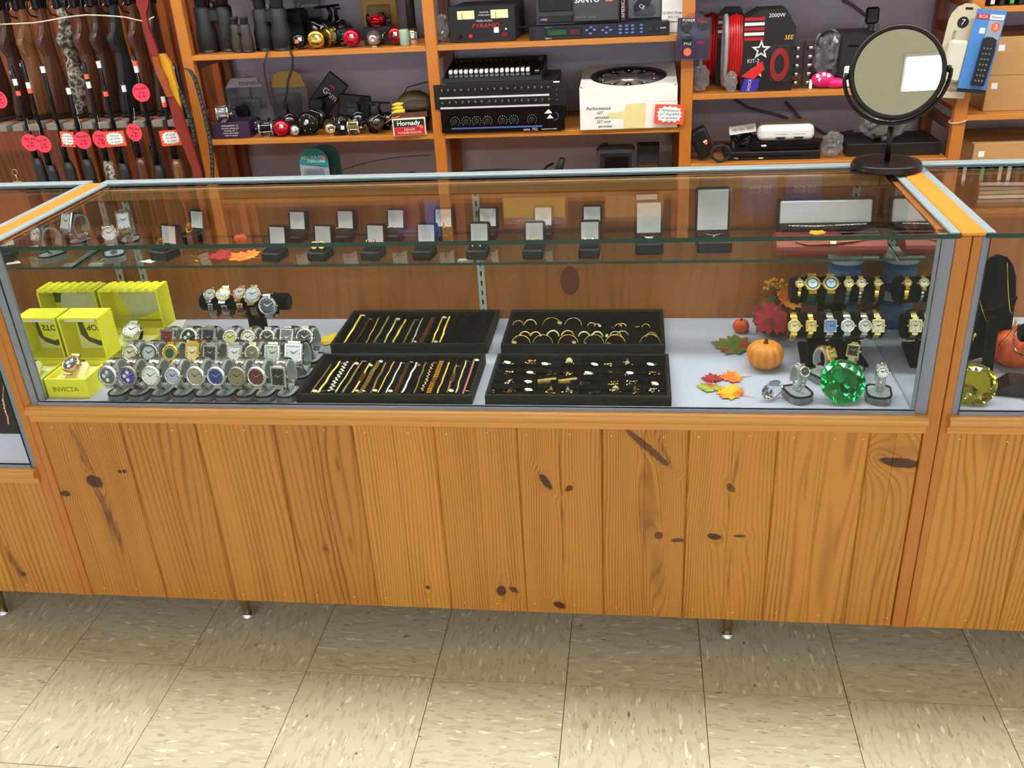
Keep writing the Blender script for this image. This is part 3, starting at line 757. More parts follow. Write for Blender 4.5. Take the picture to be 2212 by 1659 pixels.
for a in [
    (237, 808, 'steel chronograph with grey-blue dial', dict(dial=(92, 104, 120), sub=True, rd=.0205, bw=.020)),
    (281, 809, 'titanium chronograph with vivid blue dial and white subdials', dict(dial=(52, 50, 160), sub=True, rd=.020, bw=.020, metal=mat('titanium', (150, 142, 132), .32, 1))),
    (332, 817, 'large steel watch with glaring white dial', dict(dial=(246, 246, 248), rd=.0205, bw=.022)),
    (379, 816, 'steel watch with pale lilac dial above a red tag', dict(dial=(190, 190, 222), rd=.0175, bw=.016)),
    (428, 817, 'steel watch with silver-brown sunburst dial', dict(dial=(170, 160, 140), rd=.020, bw=.020)),
    (473, 820, 'steel watch with deep blue dial and fluted bezel', dict(dial=(40, 62, 150), rd=.0195, bw=.018)),
    (516, 810, 'steel watch with olive-grey dial above a red tag', dict(dial=(140, 134, 100), rd=.0195, bw=.018, metal=mat('titanium', (150, 142, 132), .32, 1))),
    (559, 815, 'steel watch with brown-red dial', dict(dial=(104, 42, 34), rd=.020, bw=.018)),
    (604, 804, 'slim steel watch with rectangular black dial', dict(dial=(26, 26, 30), shape='rect', rd=.019, bw=.019))]:
    a[3]['rd'] *= 1.08; on_stand(a[0], a[1], a[2], FR, y=.042, **a[3])
for a in [
    (285, 769, 'steel watch with cream dial beside the yellow boxes', dict(dial=(226, 220, 180), rd=.019)),
    (329, 780, 'black-bezelled digital watch with pale screen', dict(dial=(196, 212, 214), rd=.020, bezel=DARKSTEEL, bw=.022)),
    (372, 771, 'gold-dial watch with green emblem', dict(dial=(206, 186, 110), rd=.019, metal=GOLD, inner=(40, 92, 52))),
    (419, 768, 'all-gold bracelet watch with rectangular gold dial', dict(dial=(250, 226, 170), shape='rect', rd=.020, metal=GOLD, bw=.024)),
    (460, 777, 'steel watch with dark square dial', dict(dial=(40, 40, 46), shape='square', rd=.018, bw=.022)),
    (510, 768, 'steel watch with white square dial', dict(dial=(244, 244, 248), shape='square', rd=.019, bw=.022)),
    (549, 771, 'steel and gold watch with grey dial', dict(dial=(120, 112, 100), rd=.018, bezel=PALEGOLD)),
    (592, 769, 'polished steel watch with silver square dial', dict(dial=(206, 210, 214), shape='square', rd=.0195, bw=.024)),
    (638, 770, 'chunky steel cuff watch with wide bright links', dict(dial=(236, 240, 248), shape='square', rd=.022, bw=.030, ln=.0085))]:
    on_stand(a[0], a[1], a[2], MR, y=.133, th=30, **a[3])
for a in [
    (366, 744, 'steel watch with dark red square dial', dict(dial=(110, 24, 34), shape='square', rd=.019)),
    (411, 734, 'steel skeleton watch with black dial and bright movement', dict(dial=(36, 38, 42), rd=.022, sub=True, inner=None)),
    (455, 742, 'narrow steel watch with tall navy dial', dict(dial=(34, 34, 58), shape='rect', rd=.021, bw=.020)),
    (500, 735, 'steel watch with pale yellow dial', dict(dial=(226, 220, 150), rd=.018)),
    (539, 737, 'steel and gold watch with white dial', dict(dial=(236, 236, 240), rd=.018, bezel=PALEGOLD)),
    (581, 739, 'steel watch with black dial and black centre links', dict(dial=(30, 34, 36), rd=.019)),
    (622, 733, 'steel watch with grey rectangular dial', dict(dial=(110, 112, 120), shape='rect', rd=.020, bw=.020)),
    (660, 731, 'steel diver watch with black dial at the row end', dict(dial=(26, 26, 28), rd=.021))]:
    on_stand(a[0], a[1], a[2], BR, y=.212, th=33, **a[3])
for u, v, c, w in ((379, 853, (236, 44, 40), 'pale lilac'), (515, 853, (246, 70, 40), 'olive-grey')):
    p = AZ(u, v, ZD + .016)
    solid('price_tag', MB().cbox(-.010, .010, -.004, .004, 0, .0012, .0004), mat('tag_%d' % c[1], c, .6), f'small red price tag below the {w} dial watch', 'price tag', (p.x, p.y, p.z - .002), (.3, 0, 0))

# ---- velvet watch bars
def tbar(label, x0, x1, y, zc, r_, base=True, post_x=None, zbase=ZD, posth=None):
    t = thing('watch_bar', label, 'watch bar', ((x0 + x1) / 2, y, zbase))
    L_ = x1 - x0
    part('bar', MB().lathe([(r_ * .8, -L_ / 2), (r_, -L_ / 2 + .004), (r_, L_ / 2 - .004), (r_ * .8, L_ / 2)], 24, axis='X', c=(0, 0, zc - zbase)), VELVET, t)
    if base:
        px = 0 if post_x is None else post_x
        part('post', MB().cbox(px - .022, px + .022, -.004, .010, .006, zc - zbase - r_ * .9, .002), VELVET, t)
        part('foot', MB().cbox(px - .055, px + .055, -.045, .045, 0, .0065, .002), VELVET, t)
    return t
b0, b1 = AY(436, 652, .33), AY(627, 657, .33)
BRAD = .021
tbar('short black velvet bar with five dress watches, behind the watch stands', b0.x, b1.x, .33, b0.z, BRAD, post_x=.02)
for u, v, th, desc, kw in [
    (452, 640, 62, 'slim two-tone watch with silver dial', dict(dial=(214, 212, 206), rd=.0150, bw=.013, metal=STEEL)),
    (482, 642, 62, 'gold-rimmed watch with dark olive dial', dict(dial=(64, 58, 36), rd=.0185, bw=.016, metal=STEEL, bezel=GOLD)),
    (515, 637, 68, 'rose gold watch with white dial', dict(dial=(240, 236, 230), rd=.0175, bw=.016, metal=ROSE)),
    (545, 645, 58, 'gold mesh watch with large white dial', dict(dial=(238, 240, 246), rd=.0215, bw=.017, metal=PALEGOLD, band='mesh', bezel=STEEL)),
    (583, 668, 14, 'steel watch with black dial hanging low', dict(dial=(28, 28, 30), rd=.022, bw=.019))]:
    x = AY(u, v, .31).x
    watch(desc + ' on the short velvet bar', (x, .33, b0.z - .008), 0, th=th, ring=(BRAD + .0015, BRAD + .0085), ln=.0055, **kw)

# ---- yellow gift boxes with a watch inside
YEL = mat('yellow_card', (255, 246, 62), .5, 0, .04, 20); YELIN = mat('yellow_lining', (250, 246, 176), .7, 0, .04); OLIVE = mat('olive_card', (92, 88, 44), .6)
def ybox(label, x0, x1, y0, y1, hb, zl, lt, wave, print_):
    w = x1 - x0; d = y1 - y0
    t = thing('gift_box', label, 'box', ((x0 + x1) / 2, y0, ZD + .0003), 0, 'yellow watch gift boxes'); hw = w / 2; e = .004
    m = MB(); m.box(-hw, hw, 0, e, 0, hb); m.box(-hw, hw, d - e, d, 0, hb); m.box(-hw, -hw + e, e, d - e, 0, hb); m.box(hw - e, hw, e, d - e, 0, hb); m.box(-hw + e, hw - e, e, d - e, 0, .004)
    part('base', m, YEL, t)
    part('lining', MB().cbox(-hw + e, hw - e, e, d - e, .004, hb - .012, .003), YELIN, t)
    lid = MB(); H = zl - ZD
    n = 14
    for k in range(n if wave else 1):
        a, b = -hw + w * k / (n if wave else 1), -hw + w * (k + 1) / (n if wave else 1)
        lid.box(a, b, d + .001 + (.0035 if k % 2 else 0), d + lt, H - e, H + (.003 if wave and k % 2 else 0))
    lid.box(-hw, -hw + e, d + .001, d + lt, hb, H - e); lid.box(hw - e, hw, d + .001, d + lt, hb, H - e); lid.box(-hw + e, hw - e, d + lt - e, d + lt, hb, H - e); lid.box(-hw + e, hw - e, d + .001, d + lt - e, hb, hb + e)
    L_ = part('lid', lid, YEL, t)
    yc = d + lt - e - .0006
    part('lid_lining', MB().box(-hw + e, hw - e, yc - .0004, yc + .0005, hb + e, hb + (.040 if print_ else .012)), YELIN, L_)
    if print_:
        part('label_card', MB().prism([(-hw * .80, H - .022), (hw * .86, H - .022), (hw * .86, hb + .036), (hw * .62, hb + .020), (hw * .05, hb + .010), (-hw * .50, hb + .022), (-hw * .80, hb + .040)], yc - .0012, yc - .0005, 'XZ'), OLIVE, L_)
        part('emblem', MB().prism([(-hw * .52, H - .034), (-hw * .40, H - .026), (hw * .58, H - .026), (hw * .70, H - .034), (hw * .60, hb + .034), (hw * .09, hb + .024), (-hw * .40, hb + .034)], yc - .002, yc - .0013, 'XZ'), YEL, L_)
        text(L_, 'STOP', .020, (.004, yc - .0026, H - .046), (PI / 2, PI, 0), OLIVE, bold=.0004)
        part('booklet', MB().cbox(-hw * .80, hw * .75, d + .008, yc - .003, H - e - .009, H - e - .003, .001), CARDWH, L_)
        text(t, 'INVICTA', .016, (-.004, -.0008, hb * .45), (PI / 2, 0, 0), mat('gold_print', (150, 142, 40), .4, .3))
    else:
        part('booklet', MB().prism([(-hw * .75, H - .012), (hw * .55, H - .012), (hw * .78, hb + .035), (hw * .1, hb + .012), (-hw * .45, hb + .010)], yc - .004, yc - .001, 'XZ'), mat('cream_booklet', (222, 220, 184), .7, 0, .15, 60), L_)
        part('label_card', MB().box(hw * .58, hw * .92, yc - .0008, yc, H - .05, H - .010), OLIVE, L_)
        part('inner_flap', MB().prism([(-hw * .5, hb + .008), (hw * .95, hb + .008), (hw * .95, hb + .034), (hw * .5, hb + .030), (hw * .1, hb + .016)], yc - .008, yc - .006, 'XZ'), YEL, L_)
    cs = MB().cbox(-.022, .022, -.030, .030, -.014, .012, .009)
    part('cushion', cs, YELIN, t, (hw * .1, d * .42, hb - .004), (.5, 0, 0))
    return t
p0, p1 = AZ(103, 858, ZD), AZ(195, 860, ZD)
ybox('small yellow watch box with open lid and a dark emblem, at the front glass', MXL + .003, p1.x, .027, .129, .046, .790, .062, False, True)
ybox('larger yellow watch box with a wavy lid edge, behind the small one', MXL + .004, -1.064, .205, .304, .046, .788, .060, True, False)
watch('rose gold watch with dark dial and brown strap in the small yellow box', (-1.163, .074, ZD + .052), -.12, dial=(44, 42, 48), rd=.0205, metal=ROSE, sub=True, th=52, ring=(.018, .014), band='strap', bandm=mat('brown_leather', (52, 30, 20), .6), bw=.021)
watch('steel watch with a glaring white dial in the larger yellow box', (-1.118, .262, ZD + .052), .1, dial=(240, 242, 246), rd=.0215, th=50, ring=(.018, .014), bw=.021, band='strap', bandm=mat('dark_leather', (40, 38, 36), .6))
p = AZ(392, 686, ZD); solid('paper_slip', MB().box(-.05, .05, -.035, .035, 0, .0006), CARDWH, 'blank white paper slip behind the rear watches', 'paper', (p.x - .02, p.y - .06, ZD + .0003), (0, 0, .25))

# ================================================================ jewellery trays
def tray(label, x0, x1, y0, y1, h=.025, floor=.012, grooves=0, grid=None):
    t = thing('jewelry_tray', label, 'tray', ((x0 + x1) / 2, (y0 + y1) / 2, ZD + .0003), 0, 'black jewelry trays'); w, d = (x1 - x0) / 2, (y1 - y0) / 2; e = .008
    part('tray_base', MB().cbox(-w, w, -d, d, 0, floor - .001, .001), TRAYBLK, t)
    part('felt', MB().box(-w + e, w - e, -d + e, d - e, floor - .001, floor), TRAYFELT, t)
    for a in ((-w, w, -d, -d + e), (-w, w, d - e, d), (-w, -w + e, -d + e, d - e), (w - e, w, -d + e, d - e)): part('rim', MB().cbox(*a, floor - .001, h, .0012), TRAYBLK, t)
    if grooves:
        me = MB().prism([(-.005, 0), (-.003, .004), (.003, .004), (.005, 0)], -d + e, d - e, 'XZ').mesh('ridge', TRAYFELT)
        for k in range(1, grooves): obj('ridge', me, t, (-w + e + (2 * w - 2 * e) * k / grooves, 0, floor))
    if grid:
        nx, ny = grid
        me = MB().box(-.001, .001, -d + e, d - e, 0, .007).mesh('divider', TRAYFELT)
        for k in range(1, nx): obj('divider', me, t, (-w + e + (2 * w - 2 * e) * k / nx, 0, floor))
        me = MB().box(-w + e, w - e, -.001, .001, 0, .0068).mesh('divider', TRAYFELT)
        for k in range(1, ny): obj('divider', me, t, (0, -d + e + (2 * d - 2 * e) * k / ny, floor))
    return t
tray('black bracelet tray behind, with eleven bracelets and empty maroon slots', -.634, -.254, .266, .476, grooves=15)
tray('black bracelet tray in front, full of gold bracelets', -.632, -.250, .006, .213, grooves=20)
tray('black tray of gold bangles and hoops, behind the charm tray', -.222, .156, .262, .474)
tray('gridded black charm tray by the front glass', -.222, .162, .008, .216, grid=(8, 5))
def bracelet(label, pts, style, m, w, group):
    """chain of small links along a polyline"""
    w *= 1.28; P = [Vector(p) for p in pts]; seg = [(P[i + 1] - P[i]).length for i in range(len(P) - 1)]; tot = sum(seg)
    def at_(s):
        for i, l in enumerate(seg):
            if s <= l or i == len(seg) - 1: return P[i].lerp(P[i + 1], s / l), (P[i + 1] - P[i]).normalized()
            s -= l
    b = MB(); step = {'rope': .0034, 'curb': .0046, 'flat': .0042, 'tennis': .0040, 'id': .0046, 'chunky': .0075, 'thin': .0036}[style]
    n = int(tot / step)
    for i in range(n):
        p, t_ = at_((i + .5) * step); x = Vector((t_.y, -t_.x, 0)).normalized()
        fr = Matrix((x, t_, Vector((0, 0, 1)))).transposed().to_4x4(); fr.translation = p; b.M = fr
        if style == 'flat': b.box(-w / 2, w / 2, -step * .46, step * .46, 0, .0014 + .0006 * (i % 2))
        elif style == 'rope': b.M = fr @ Matrix.Rotation(.7, 4, 'Z'); b.ball((0, 0, w * .35), w * .62, w * .3, w * .35, 6, 4)
        elif style == 'tennis': b.ball((0, 0, .0013), w / 2, step * .42, .0013, 6, 4)
        elif style == 'chunky': b.ball(((i % 2 - .5) * w * .4, 0, w * .3), w * .42, step * .6, w * .3, 7, 5)
        elif style == 'id' and .33 < i / n < .62: b.box(-w * .75, w * .75, -step * .51, step * .51, .0005, .0022)
        else: b.M = fr @ Matrix.Rotation(.5 if i % 2 else -.5, 4, 'Z'); b.ball((0, 0, w * .3), w * .5, step * .52, w * .28, 6, 4)
    o = solid('bracelet', b, m, label, 'bracelet', group=group)
    return o
TAGM = mat('paper_tag', (222, 214, 176), .7)
def ctag(parent_xyz, label, rx=.005, ry=.0035, rz=0, m=TAGM, tiltx=.4):
    return solid('price_tag', MB().lathe([(1, -.0003), (1, .0003)], 14, sx=rx, sy=ry), m, label, 'price tag', parent_xyz, (tiltx, .2, rz), 'little tags on the jewelry')
DIMG = mat('antique_gold', (150, 128, 72), .35, 1.0, .1); BRONZ = mat('bronze_chain', (150, 110, 66), .32, 1, .1); SILVR = mat('silver_chain', (206, 206, 204), .2, 1, .06); PINKC = mat('pink_stones', (206, 128, 130), .3, .4, .1)
def c7(x, y): return (620 + x / 4.608, 640 + y / 4.608)
def c8(x, y): return (1030 + x / 4.809, 640 + y / 4.809)
ORD = 'first second third fourth fifth sixth seventh eighth ninth tenth eleventh twelfth thirteenth fourteenth fifteenth sixteenth seventeenth eighteenth nineteenth'.split()
zf = ZD + .0128
def lay(tops, where, group, ylo, yhi):
    for i, (tx, ty, bx, by, style, m, w, d) in enumerate(tops):
        A, B = AZ(*c7(tx, ty), zf + .004), AZ(*c7(bx, by), zf + .004)
        A.y = min(A.y, yhi); B.y = max(B.y, ylo)
        rr = random.Random(i * 3 + len(tops)); pts = []
        for k in range(7):
            q = A.lerp(B, k / 6); q.x += rr.uniform(-.0014, .0014) if 0 < k < 6 else 0; q.z = zf + .0042; pts.append(q)
        bracelet(f'{d} bracelet, {ORD[i]} from watch side, {where}', pts, style, m, w, group)
        if rr.random() < .62: ctag((A.x + .006, A.y - rr.uniform(.0, .015), zf + .008), f'oval tag at the far end of the {ORD[i]} bracelet, {where}', .0055, .004, rr.uniform(0, 3), m=TAGM if rr.random() < .7 else DIMG)
        if rr.random() < .3: ctag((B.x + .008, B.y + .008, zf + .008), f'oval tag at the near end of the {ORD[i]} bracelet, {where}', .006, .004, rr.uniform(0, 3))
lay([(745, 200, 575, 478, 'rope', GOLD, .0065, 'thick gold rope'), (822, 225, 670, 480, 'flat', BRONZ, .004, 'flat bronze'), (915, 220, 785, 475, 'thin', GOLD, .0032, 'thin gold'), (1015, 210, 862, 480, 'curb', DIMG, .0055, 'dull gold curb'),
     (1092, 228, 966, 480, 'rope', PALEGOLD, .0042, 'pale gold'), (1185, 240, 1052, 480, 'curb', GOLD, .0062, 'bright gold curb'), (1275, 238, 1157, 475, 'thin', DIMG, .004, 'thin dull gold'), (1352, 225, 1236, 480, 'tennis', SILVR, .0042, 'silver and stone'),
     (1458, 212, 1322, 480, 'flat', BRONZ, .0085, 'wide flat bronze'), (1553, 210, 1442, 480, 'rope', GOLD, .0045, 'bright thin gold rope'), (1622, 215, 1522, 475, 'rope', GOLD, .0055, 'twisted gold rope')], 'rear bracelet tray', 'bracelets in the rear tray', .276, .466)
lay([(440, 685, 232, 975, 'thin', DIMG, .0034, 'dim thin gold'), (530, 662, 312, 975, 'rope', GOLD, .0055, 'bright gold rope'), (598, 665, 422, 965, 'chunky', SILVR, .0085, 'chunky white gold'), (675, 672, 482, 970, 'curb', PALEGOLD, .0042, 'pale gold curb'),
     (755, 655, 552, 972, 'curb', DIMG, .0052, 'antique gold curb'), (828, 675, 652, 972, 'id', GOLD, .0055, 'gold name plate'), (922, 645, 722, 975, 'flat', PALEGOLD, .0080, 'wide pale gold'), (985, 665, 832, 970, 'tennis', DIMG, .0045, 'stone-set dull gold'),
     (1070, 655, 902, 972, 'thin', GOLD, .0035, 'thin gold with a heart link'), (1140, 665, 986, 975, 'curb', SILVR, .0048, 'grey curb'), (1215, 668, 1072, 975, 'flat', BRONZ, .0065, 'flat bronze'), (1295, 672, 1147, 975, 'rope', SILVR, .0052, 'silver rope'),
     (1385, 662, 1262, 970, 'thin', DIMG, .0036, 'thin wavy'), (1458, 665, 1342, 962, 'chunky', ROSE, .0055, 'rose gold link'), (1545, 640, 1407, 975, 'flat', GOLD, .0085, 'broad bright gold'), (1615, 665, 1497, 975, 'tennis', GOLD, .0046, 'gold stone-set'),
     (1690, 692, 1592, 972, 'id', DIMG, .005, 'dull gold plate'), (1785, 645, 1677, 975, 'tennis', PALEGOLD, .0045, 'pale stone-set'), (1870, 635, 1752, 975, 'tennis', PINKC, .0045, 'pink stone')], 'front bracelet tray', 'bracelets in the front tray', .016, .203)
# bangles and hoops
BN = [(430, 312, 62, 'gold hoop', .0013, GOLD), (555, 305, 66, 'wide gold hoop', .002, PALEGOLD), (778, 312, 98, 'large thin gold hoop', .0009, GOLD), (1000, 312, 95, 'large thin hoop with a clasp', .001, PALEGOLD), (1190, 318, 42, 'small pale hoop', .0018, PALEGOLD), (1250, 322, 34, 'small pale hoop lying on its side', .0016, PALEGOLD), (1470, 325, 36, 'small rose hoop', .002, ROSE), (1515, 320, 36, 'small gold hoop', .0018, GOLD), (1755, 330, 42, 'thin gold hoop', .0014, GOLD),
      (500, 425, 58, 'gold cuff hoop', .0022, GOLD), (612, 425, 54, 'matching gold cuff hoop', .0022, GOLD), (790, 422, 64, 'thick ridged gold hoop', .0028, PALEGOLD), (945, 422, 66, 'gold hoop with a flat band', .002, GOLD), (1115, 428, 58, 'puffed gold hoop', .0028, PALEGOLD), (1250, 428, 58, 'second puffed gold hoop', .0028, PALEGOLD), (1440, 425, 60, 'beaded gold hoop', .0013, PALEGOLD), (1515, 420, 60, 'second beaded gold hoop', .0013, PALEGOLD), (1815, 432, 52, 'clustered dull gold hoop', .003, DIMG),
      (458, 500, 98, 'wide gold bangle with a charm', .0014, GOLD), (685, 500, 104, 'thin gold bangle', .001, PALEGOLD), (950, 500, 104, 'gold bangle with a tag', .0012, GOLD), (1215, 500, 106, 'pale gold bangle', .0011, PALEGOLD), (1440, 500, 104, 'gold bangle with a stone', .0013, GOLD), (1800, 500, 106, 'gold bangle by the tray end', .001, GOLD)]
for i, (x, y, hwpx, d, rr, m) in enumerate(BN):
    p = AZ(*c8(x, y), zf); k = hwpx / 4.809 / 930
    p.y = max(p.y, .2745)
    o = solid('bangle', MB().ring((0, 0, 0), k, rr, 22, 6, 'Y', a0=2, a1=178, sy=.95), m, d + f', {"rear" if y < 400 else "middle" if y < 460 else "front"} row of the bangle tray', 'bangle', (p.x, p.y, zf + .0008), (-.62, 0, random.uniform(-.2, .2)), 'bangles and hoops')
for i, (x, y) in enumerate([(860, 275), (1275, 305), (1415, 325), (1665, 318), (565, 385), (1350, 408), (390, 480), (1010, 478), (1130, 488), (1370, 488)]):
    p = AZ(*c8(x, y), zf + .006); p.y = max(p.y, .28); ctag((p.x, p.y, zf + .006), f'tiny oval price tag among the bangles, {ORD[i]} counted from the rear', .0055, .004, i, tiltx=.7)
CH = [(320, 715, 1), (560, 710, 0), (712, 730, 1), (960, 705, 2), (1225, 735, 1), (1380, 735, 0), (1560, 725, 3), (1805, 735, 1), (330, 815, 0), (555, 820, 1), (785, 820, 4), (940, 830, 0), (1160, 825, 1), (1410, 815, 4), (1590, 825, 1), (1835, 825, 0), (345, 915, 0), (540, 915, 1), (730, 905, 5), (945, 905, 5), (1125, 920, 6), (1420, 925, 0), (1610, 920, 0), (1850, 935, 1), (165, 1005, 7), (340, 1000, 4), (540, 998, 1), (770, 1015, 3), (945, 1015, 3), (1225, 1018, 6), (1440, 1000, 2), (1650, 1012, 3), (1840, 1000, 0)]
def charm(k, rr):
    b = MB()
    if k == 5: b.box(-.0205, .0205, -.001, .001, 0, .011); return b
    if k == 7: b.box(-.006, -.0045, -.001, .001, 0, .007); b.ring((.002, 0, .0035), .003, .0008, 12, 5, 'Y'); return b
    if k in (2, 3): b.lathe([(.0075 if k == 2 else .0055, -.0006), (.0075 if k == 2 else .0055, .0006)], 14, axis='Y', c=(0, 0, .007)); b.ring((0.0, 0, .0145), .0018, .0005, 8, 4, 'Y')
    n = {0: 9, 1: 4, 2: 5, 3: 3, 4: 8, 6: 5}[k]
    for i in range(n):
        b.ball((rr.uniform(-.012, .012), rr.uniform(-.004, .004), rr.uniform(.0015, .005 if k else .009)), rr.uniform(.0015, .0036), rr.uniform(.0015, .003), rr.uniform(.001, .0026), 7, 5)
    b.ring((rr.uniform(-.008, .008), 0, .005), .0032, .0006, 10, 4, 'Y')
    return b
kinds = ['gold pendant', 'gold charm under a white tag', 'gold pendant with a round disc', 'gold charm with a small disc', 'bronze-gold pendant', 'gold name plate', 'dark silver charm', 'gold initials charm']
for i, (x, y, k) in enumerate(CH):
    rr = random.Random(i + 50); p = AZ(*c8(x, y), zf); row = 0 if y < 760 else 1 if y < 860 else 2 if y < 960 else 3
    p.y = max(p.y, .026)
    c = sum(1 for q in CH[:i] if (0 if q[1] < 760 else 1 if q[1] < 860 else 2 if q[1] < 960 else 3) == row)
    solid('pendant', charm(k, rr), {4: BRONZ, 6: DARKSTEEL, 5: GOLD, 2: PALEGOLD}.get(k, GOLD if i % 2 else PALEGOLD), f'{kinds[k]}, {ORD[c]} along the {["rear", "second", "third", "front"][row]} row of the charm tray', 'pendant', (p.x, p.y, zf), (-.25, 0, .3 if k == 5 else rr.uniform(-.4, .4)), 'charms in the gridded tray')
    if k == 1: ctag((p.x, p.y - .003, zf + .0085), f'white oval tag on the {ORD[c]} charm of the {["rear", "second", "third", "front"][row]} row', .0082, .0034, rr.uniform(-.4, .4), WHITE_ST, .6)

# ================================================================ ring boxes on the glass shelf
BOXM = mat('box_leatherette', (11, 11, 14), .5, 0, .1, 300)
def ring_box(label, x, y, z, w=.050, d=.052, hb=.024, lh=.050, rz=0, tilt=-.2, pad=True, name='ring_box', group='open black jewelry boxes'):
    t = thing(name, label, 'jewelry box', (x, y, z + .0003), (0, 0, rz), group); hw = w / 2
    part('base', MB().cbox(-hw, hw, -d / 2, d / 2, 0, hb, .003), BOXM, t)
    part('pad', MB().prism([(-d / 2 + .005, hb), (d / 2 - .003, hb), (d / 2 - .003, hb + .006), (-d / 2 + .012, hb + .003)], -hw + .004, hw - .004, 'YZ'), VELVET, t)
    c = .006; ol = [(-hw, 0), (hw, 0), (hw, lh - c), (hw - c * .3, lh - c * .3), (hw - c, lh), (-hw + c, lh), (-hw + c * .3, lh - c * .3), (-hw, lh - c)]
    L_ = part('lid', MB().prism(ol, .008, .020, 'XZ'), BOXM, t, (0, d / 2 - .008, hb + .001), (tilt, 0, 0))
    ins = .0035
    fr = MB()
    fr.box(-hw, -hw + ins, .0, .008, 0, lh - c); fr.box(hw - ins, hw, .0, .008, 0, lh - c); fr.box(-hw + c * .6, hw - c * .6, 0, .008, lh - ins, lh)
    part('lid_rim', fr, BOXM, L_)
    lw, l0, l1 = hw - ins - .0005, .002, lh - ins - .0005
    V = [(-lw, .0012, l0), (lw, .0012, l0), (lw, .0012, l1), (-lw, .0012, l1), (0, .0065, (l0 + l1) / 2), (-lw * .55, .0048, l0 + (l1 - l0) * .25), (lw * .55, .0048, l0 + (l1 - l0) * .25), (lw * .55, .0048, l0 + (l1 - l0) * .75), (-lw * .55, .0048, l0 + (l1 - l0) * .75)]
    F = [(0, 1, 6, 5), (1, 2, 7, 6), (2, 3, 8, 7), (3, 0, 5, 8), (5, 6, 4), (6, 7, 4), (7, 8, 4), (8, 5, 4)]
    part('lining', MB()._add(V, [f for f in F], 0, True), SATIN, L_)
    return t
def studs(kind, box_label, x, y, z, m, gap=.0085):
    for s in (-1, 1):
        b = MB()
        if kind == 'ball': b.ball((0, 0, .002), .0028, n=10, m=7)
        elif kind == 'disc': b.lathe([(.0095, 0), (.0095, .0018), (.006, .0024)], 18, axis='Y'); b.ring((0, -.002, 0), .0078, .0008, 16, 5, 'Y')
        elif kind == 'hoop': b.ring((0, 0, .004), .0075, .0013, 16, 6, 'X')
        elif kind == 'swirl': b.ring((0, 0, .003), .0055, .0014, 14, 6, 'Y', a0=30, a1=330); b.ball((.002 * s, -.001, .003), .0025, n=8, m=6)
        elif kind == 'square': b.at((0, 0, .003), (0, .78, 0)).cbox(-.0042, .0042, -.0015, .0015, -.0042, .0042, .0008)
        elif kind == 'drop': b.cbox(-.0018, .0018, -.001, .001, -.010, .006, .0006)
        solid('earring', b, m, f'earring on the {"watch" if s < 0 else "pumpkin"} side, {box_label}', 'earring', (x + s * gap, y, z), (-.25, 0, 0), 'earrings in the open boxes')
front = [(590, 500, 'ball', PALEGOLD, 'tiny gold ball studs'), (690, 503, 'disc', GOLD, 'round gold disc earrings'), (805, 508, 'hoop', PALEGOLD, 'narrow two-row hoops'), (916, 505, 'ball', CHROME, 'small clear stone studs'), (1031, 494, 'drop', ROSE, 'slim rose gold bars'), (1152, 489, 'swirl', GOLD, 'curled gold knots'), (1273, 489, 'square', CHROME, 'square clear stone studs')]
rear = [(633, 460, 'ball', CHROME, 'tiny pearl studs'), (738, 460, 'ball', GOLD, 'tiny gold dots'), (848, 460, 'ball', CHROME, 'small silver dots'), (953, 465, 'hoop', GOLD, 'gold teardrop hoops'), (1050, 458, 'ball', ROSE, 'multicolour stone'), (1171, 451, None, None, 'nothing visible on its pad'), (1278, 449, None, None, 'a dark empty pad')]
for i, (u, v, kind, m, d) in enumerate(front + rear):
    fr = i < 7; y = .285 if fr else .405
    p = AY(u, v + 28, y); rz = [.16, .14, .13, .10, .06, .02, 0][i % 7] * -1
    lab = f'open black {"front-row" if fr else "rear-row"} ring box with {d}'
    ring_box(lab, p.x, y, ZS, w=.046, d=.050, hb=.022, lh=.050, rz=rz)
    if kind: studs(kind, f'{"front-row" if fr else "rear-row"} box with {d}', p.x - .002, y - .004, ZS + .033, m)
# boxes nearer the watches
for u, v, y, d, w in ((352, 500, .300, 'gold nugget ring, beside a white paper tag', .050), (412, 460, .42, 'small gold ring and a mauve tag', .044)):
    p = AY(u, v + 28, y); ring_box(f'open black box with a {d}', p.x, y, ZS, w=w, rz=-.3)
    b = MB().ring((0, 0, 0), .009, .0018, 16, 6, 'Y'); b.at((0, -.001, .009)).cbox(-.007, .007, -.003, .003, -.002, .006, .002)
    solid('finger_ring', b, GOLD, 'gold ring in the box with a ' + d.split(',')[0], 'ring', (p.x - .004, y - .004, ZS + .036), (-.5, 0, -.2))
    solid('paper_tag', MB().prism([(-.020, -.004), (.012, -.014), (.022, .006), (-.004, .012)], 0, .0006, 'XY'), WHITE_ST, 'paper tag lying before the box with a ' + d.split(',')[0], 'price tag', (p.x - .034, y - .020, ZS + .0003))
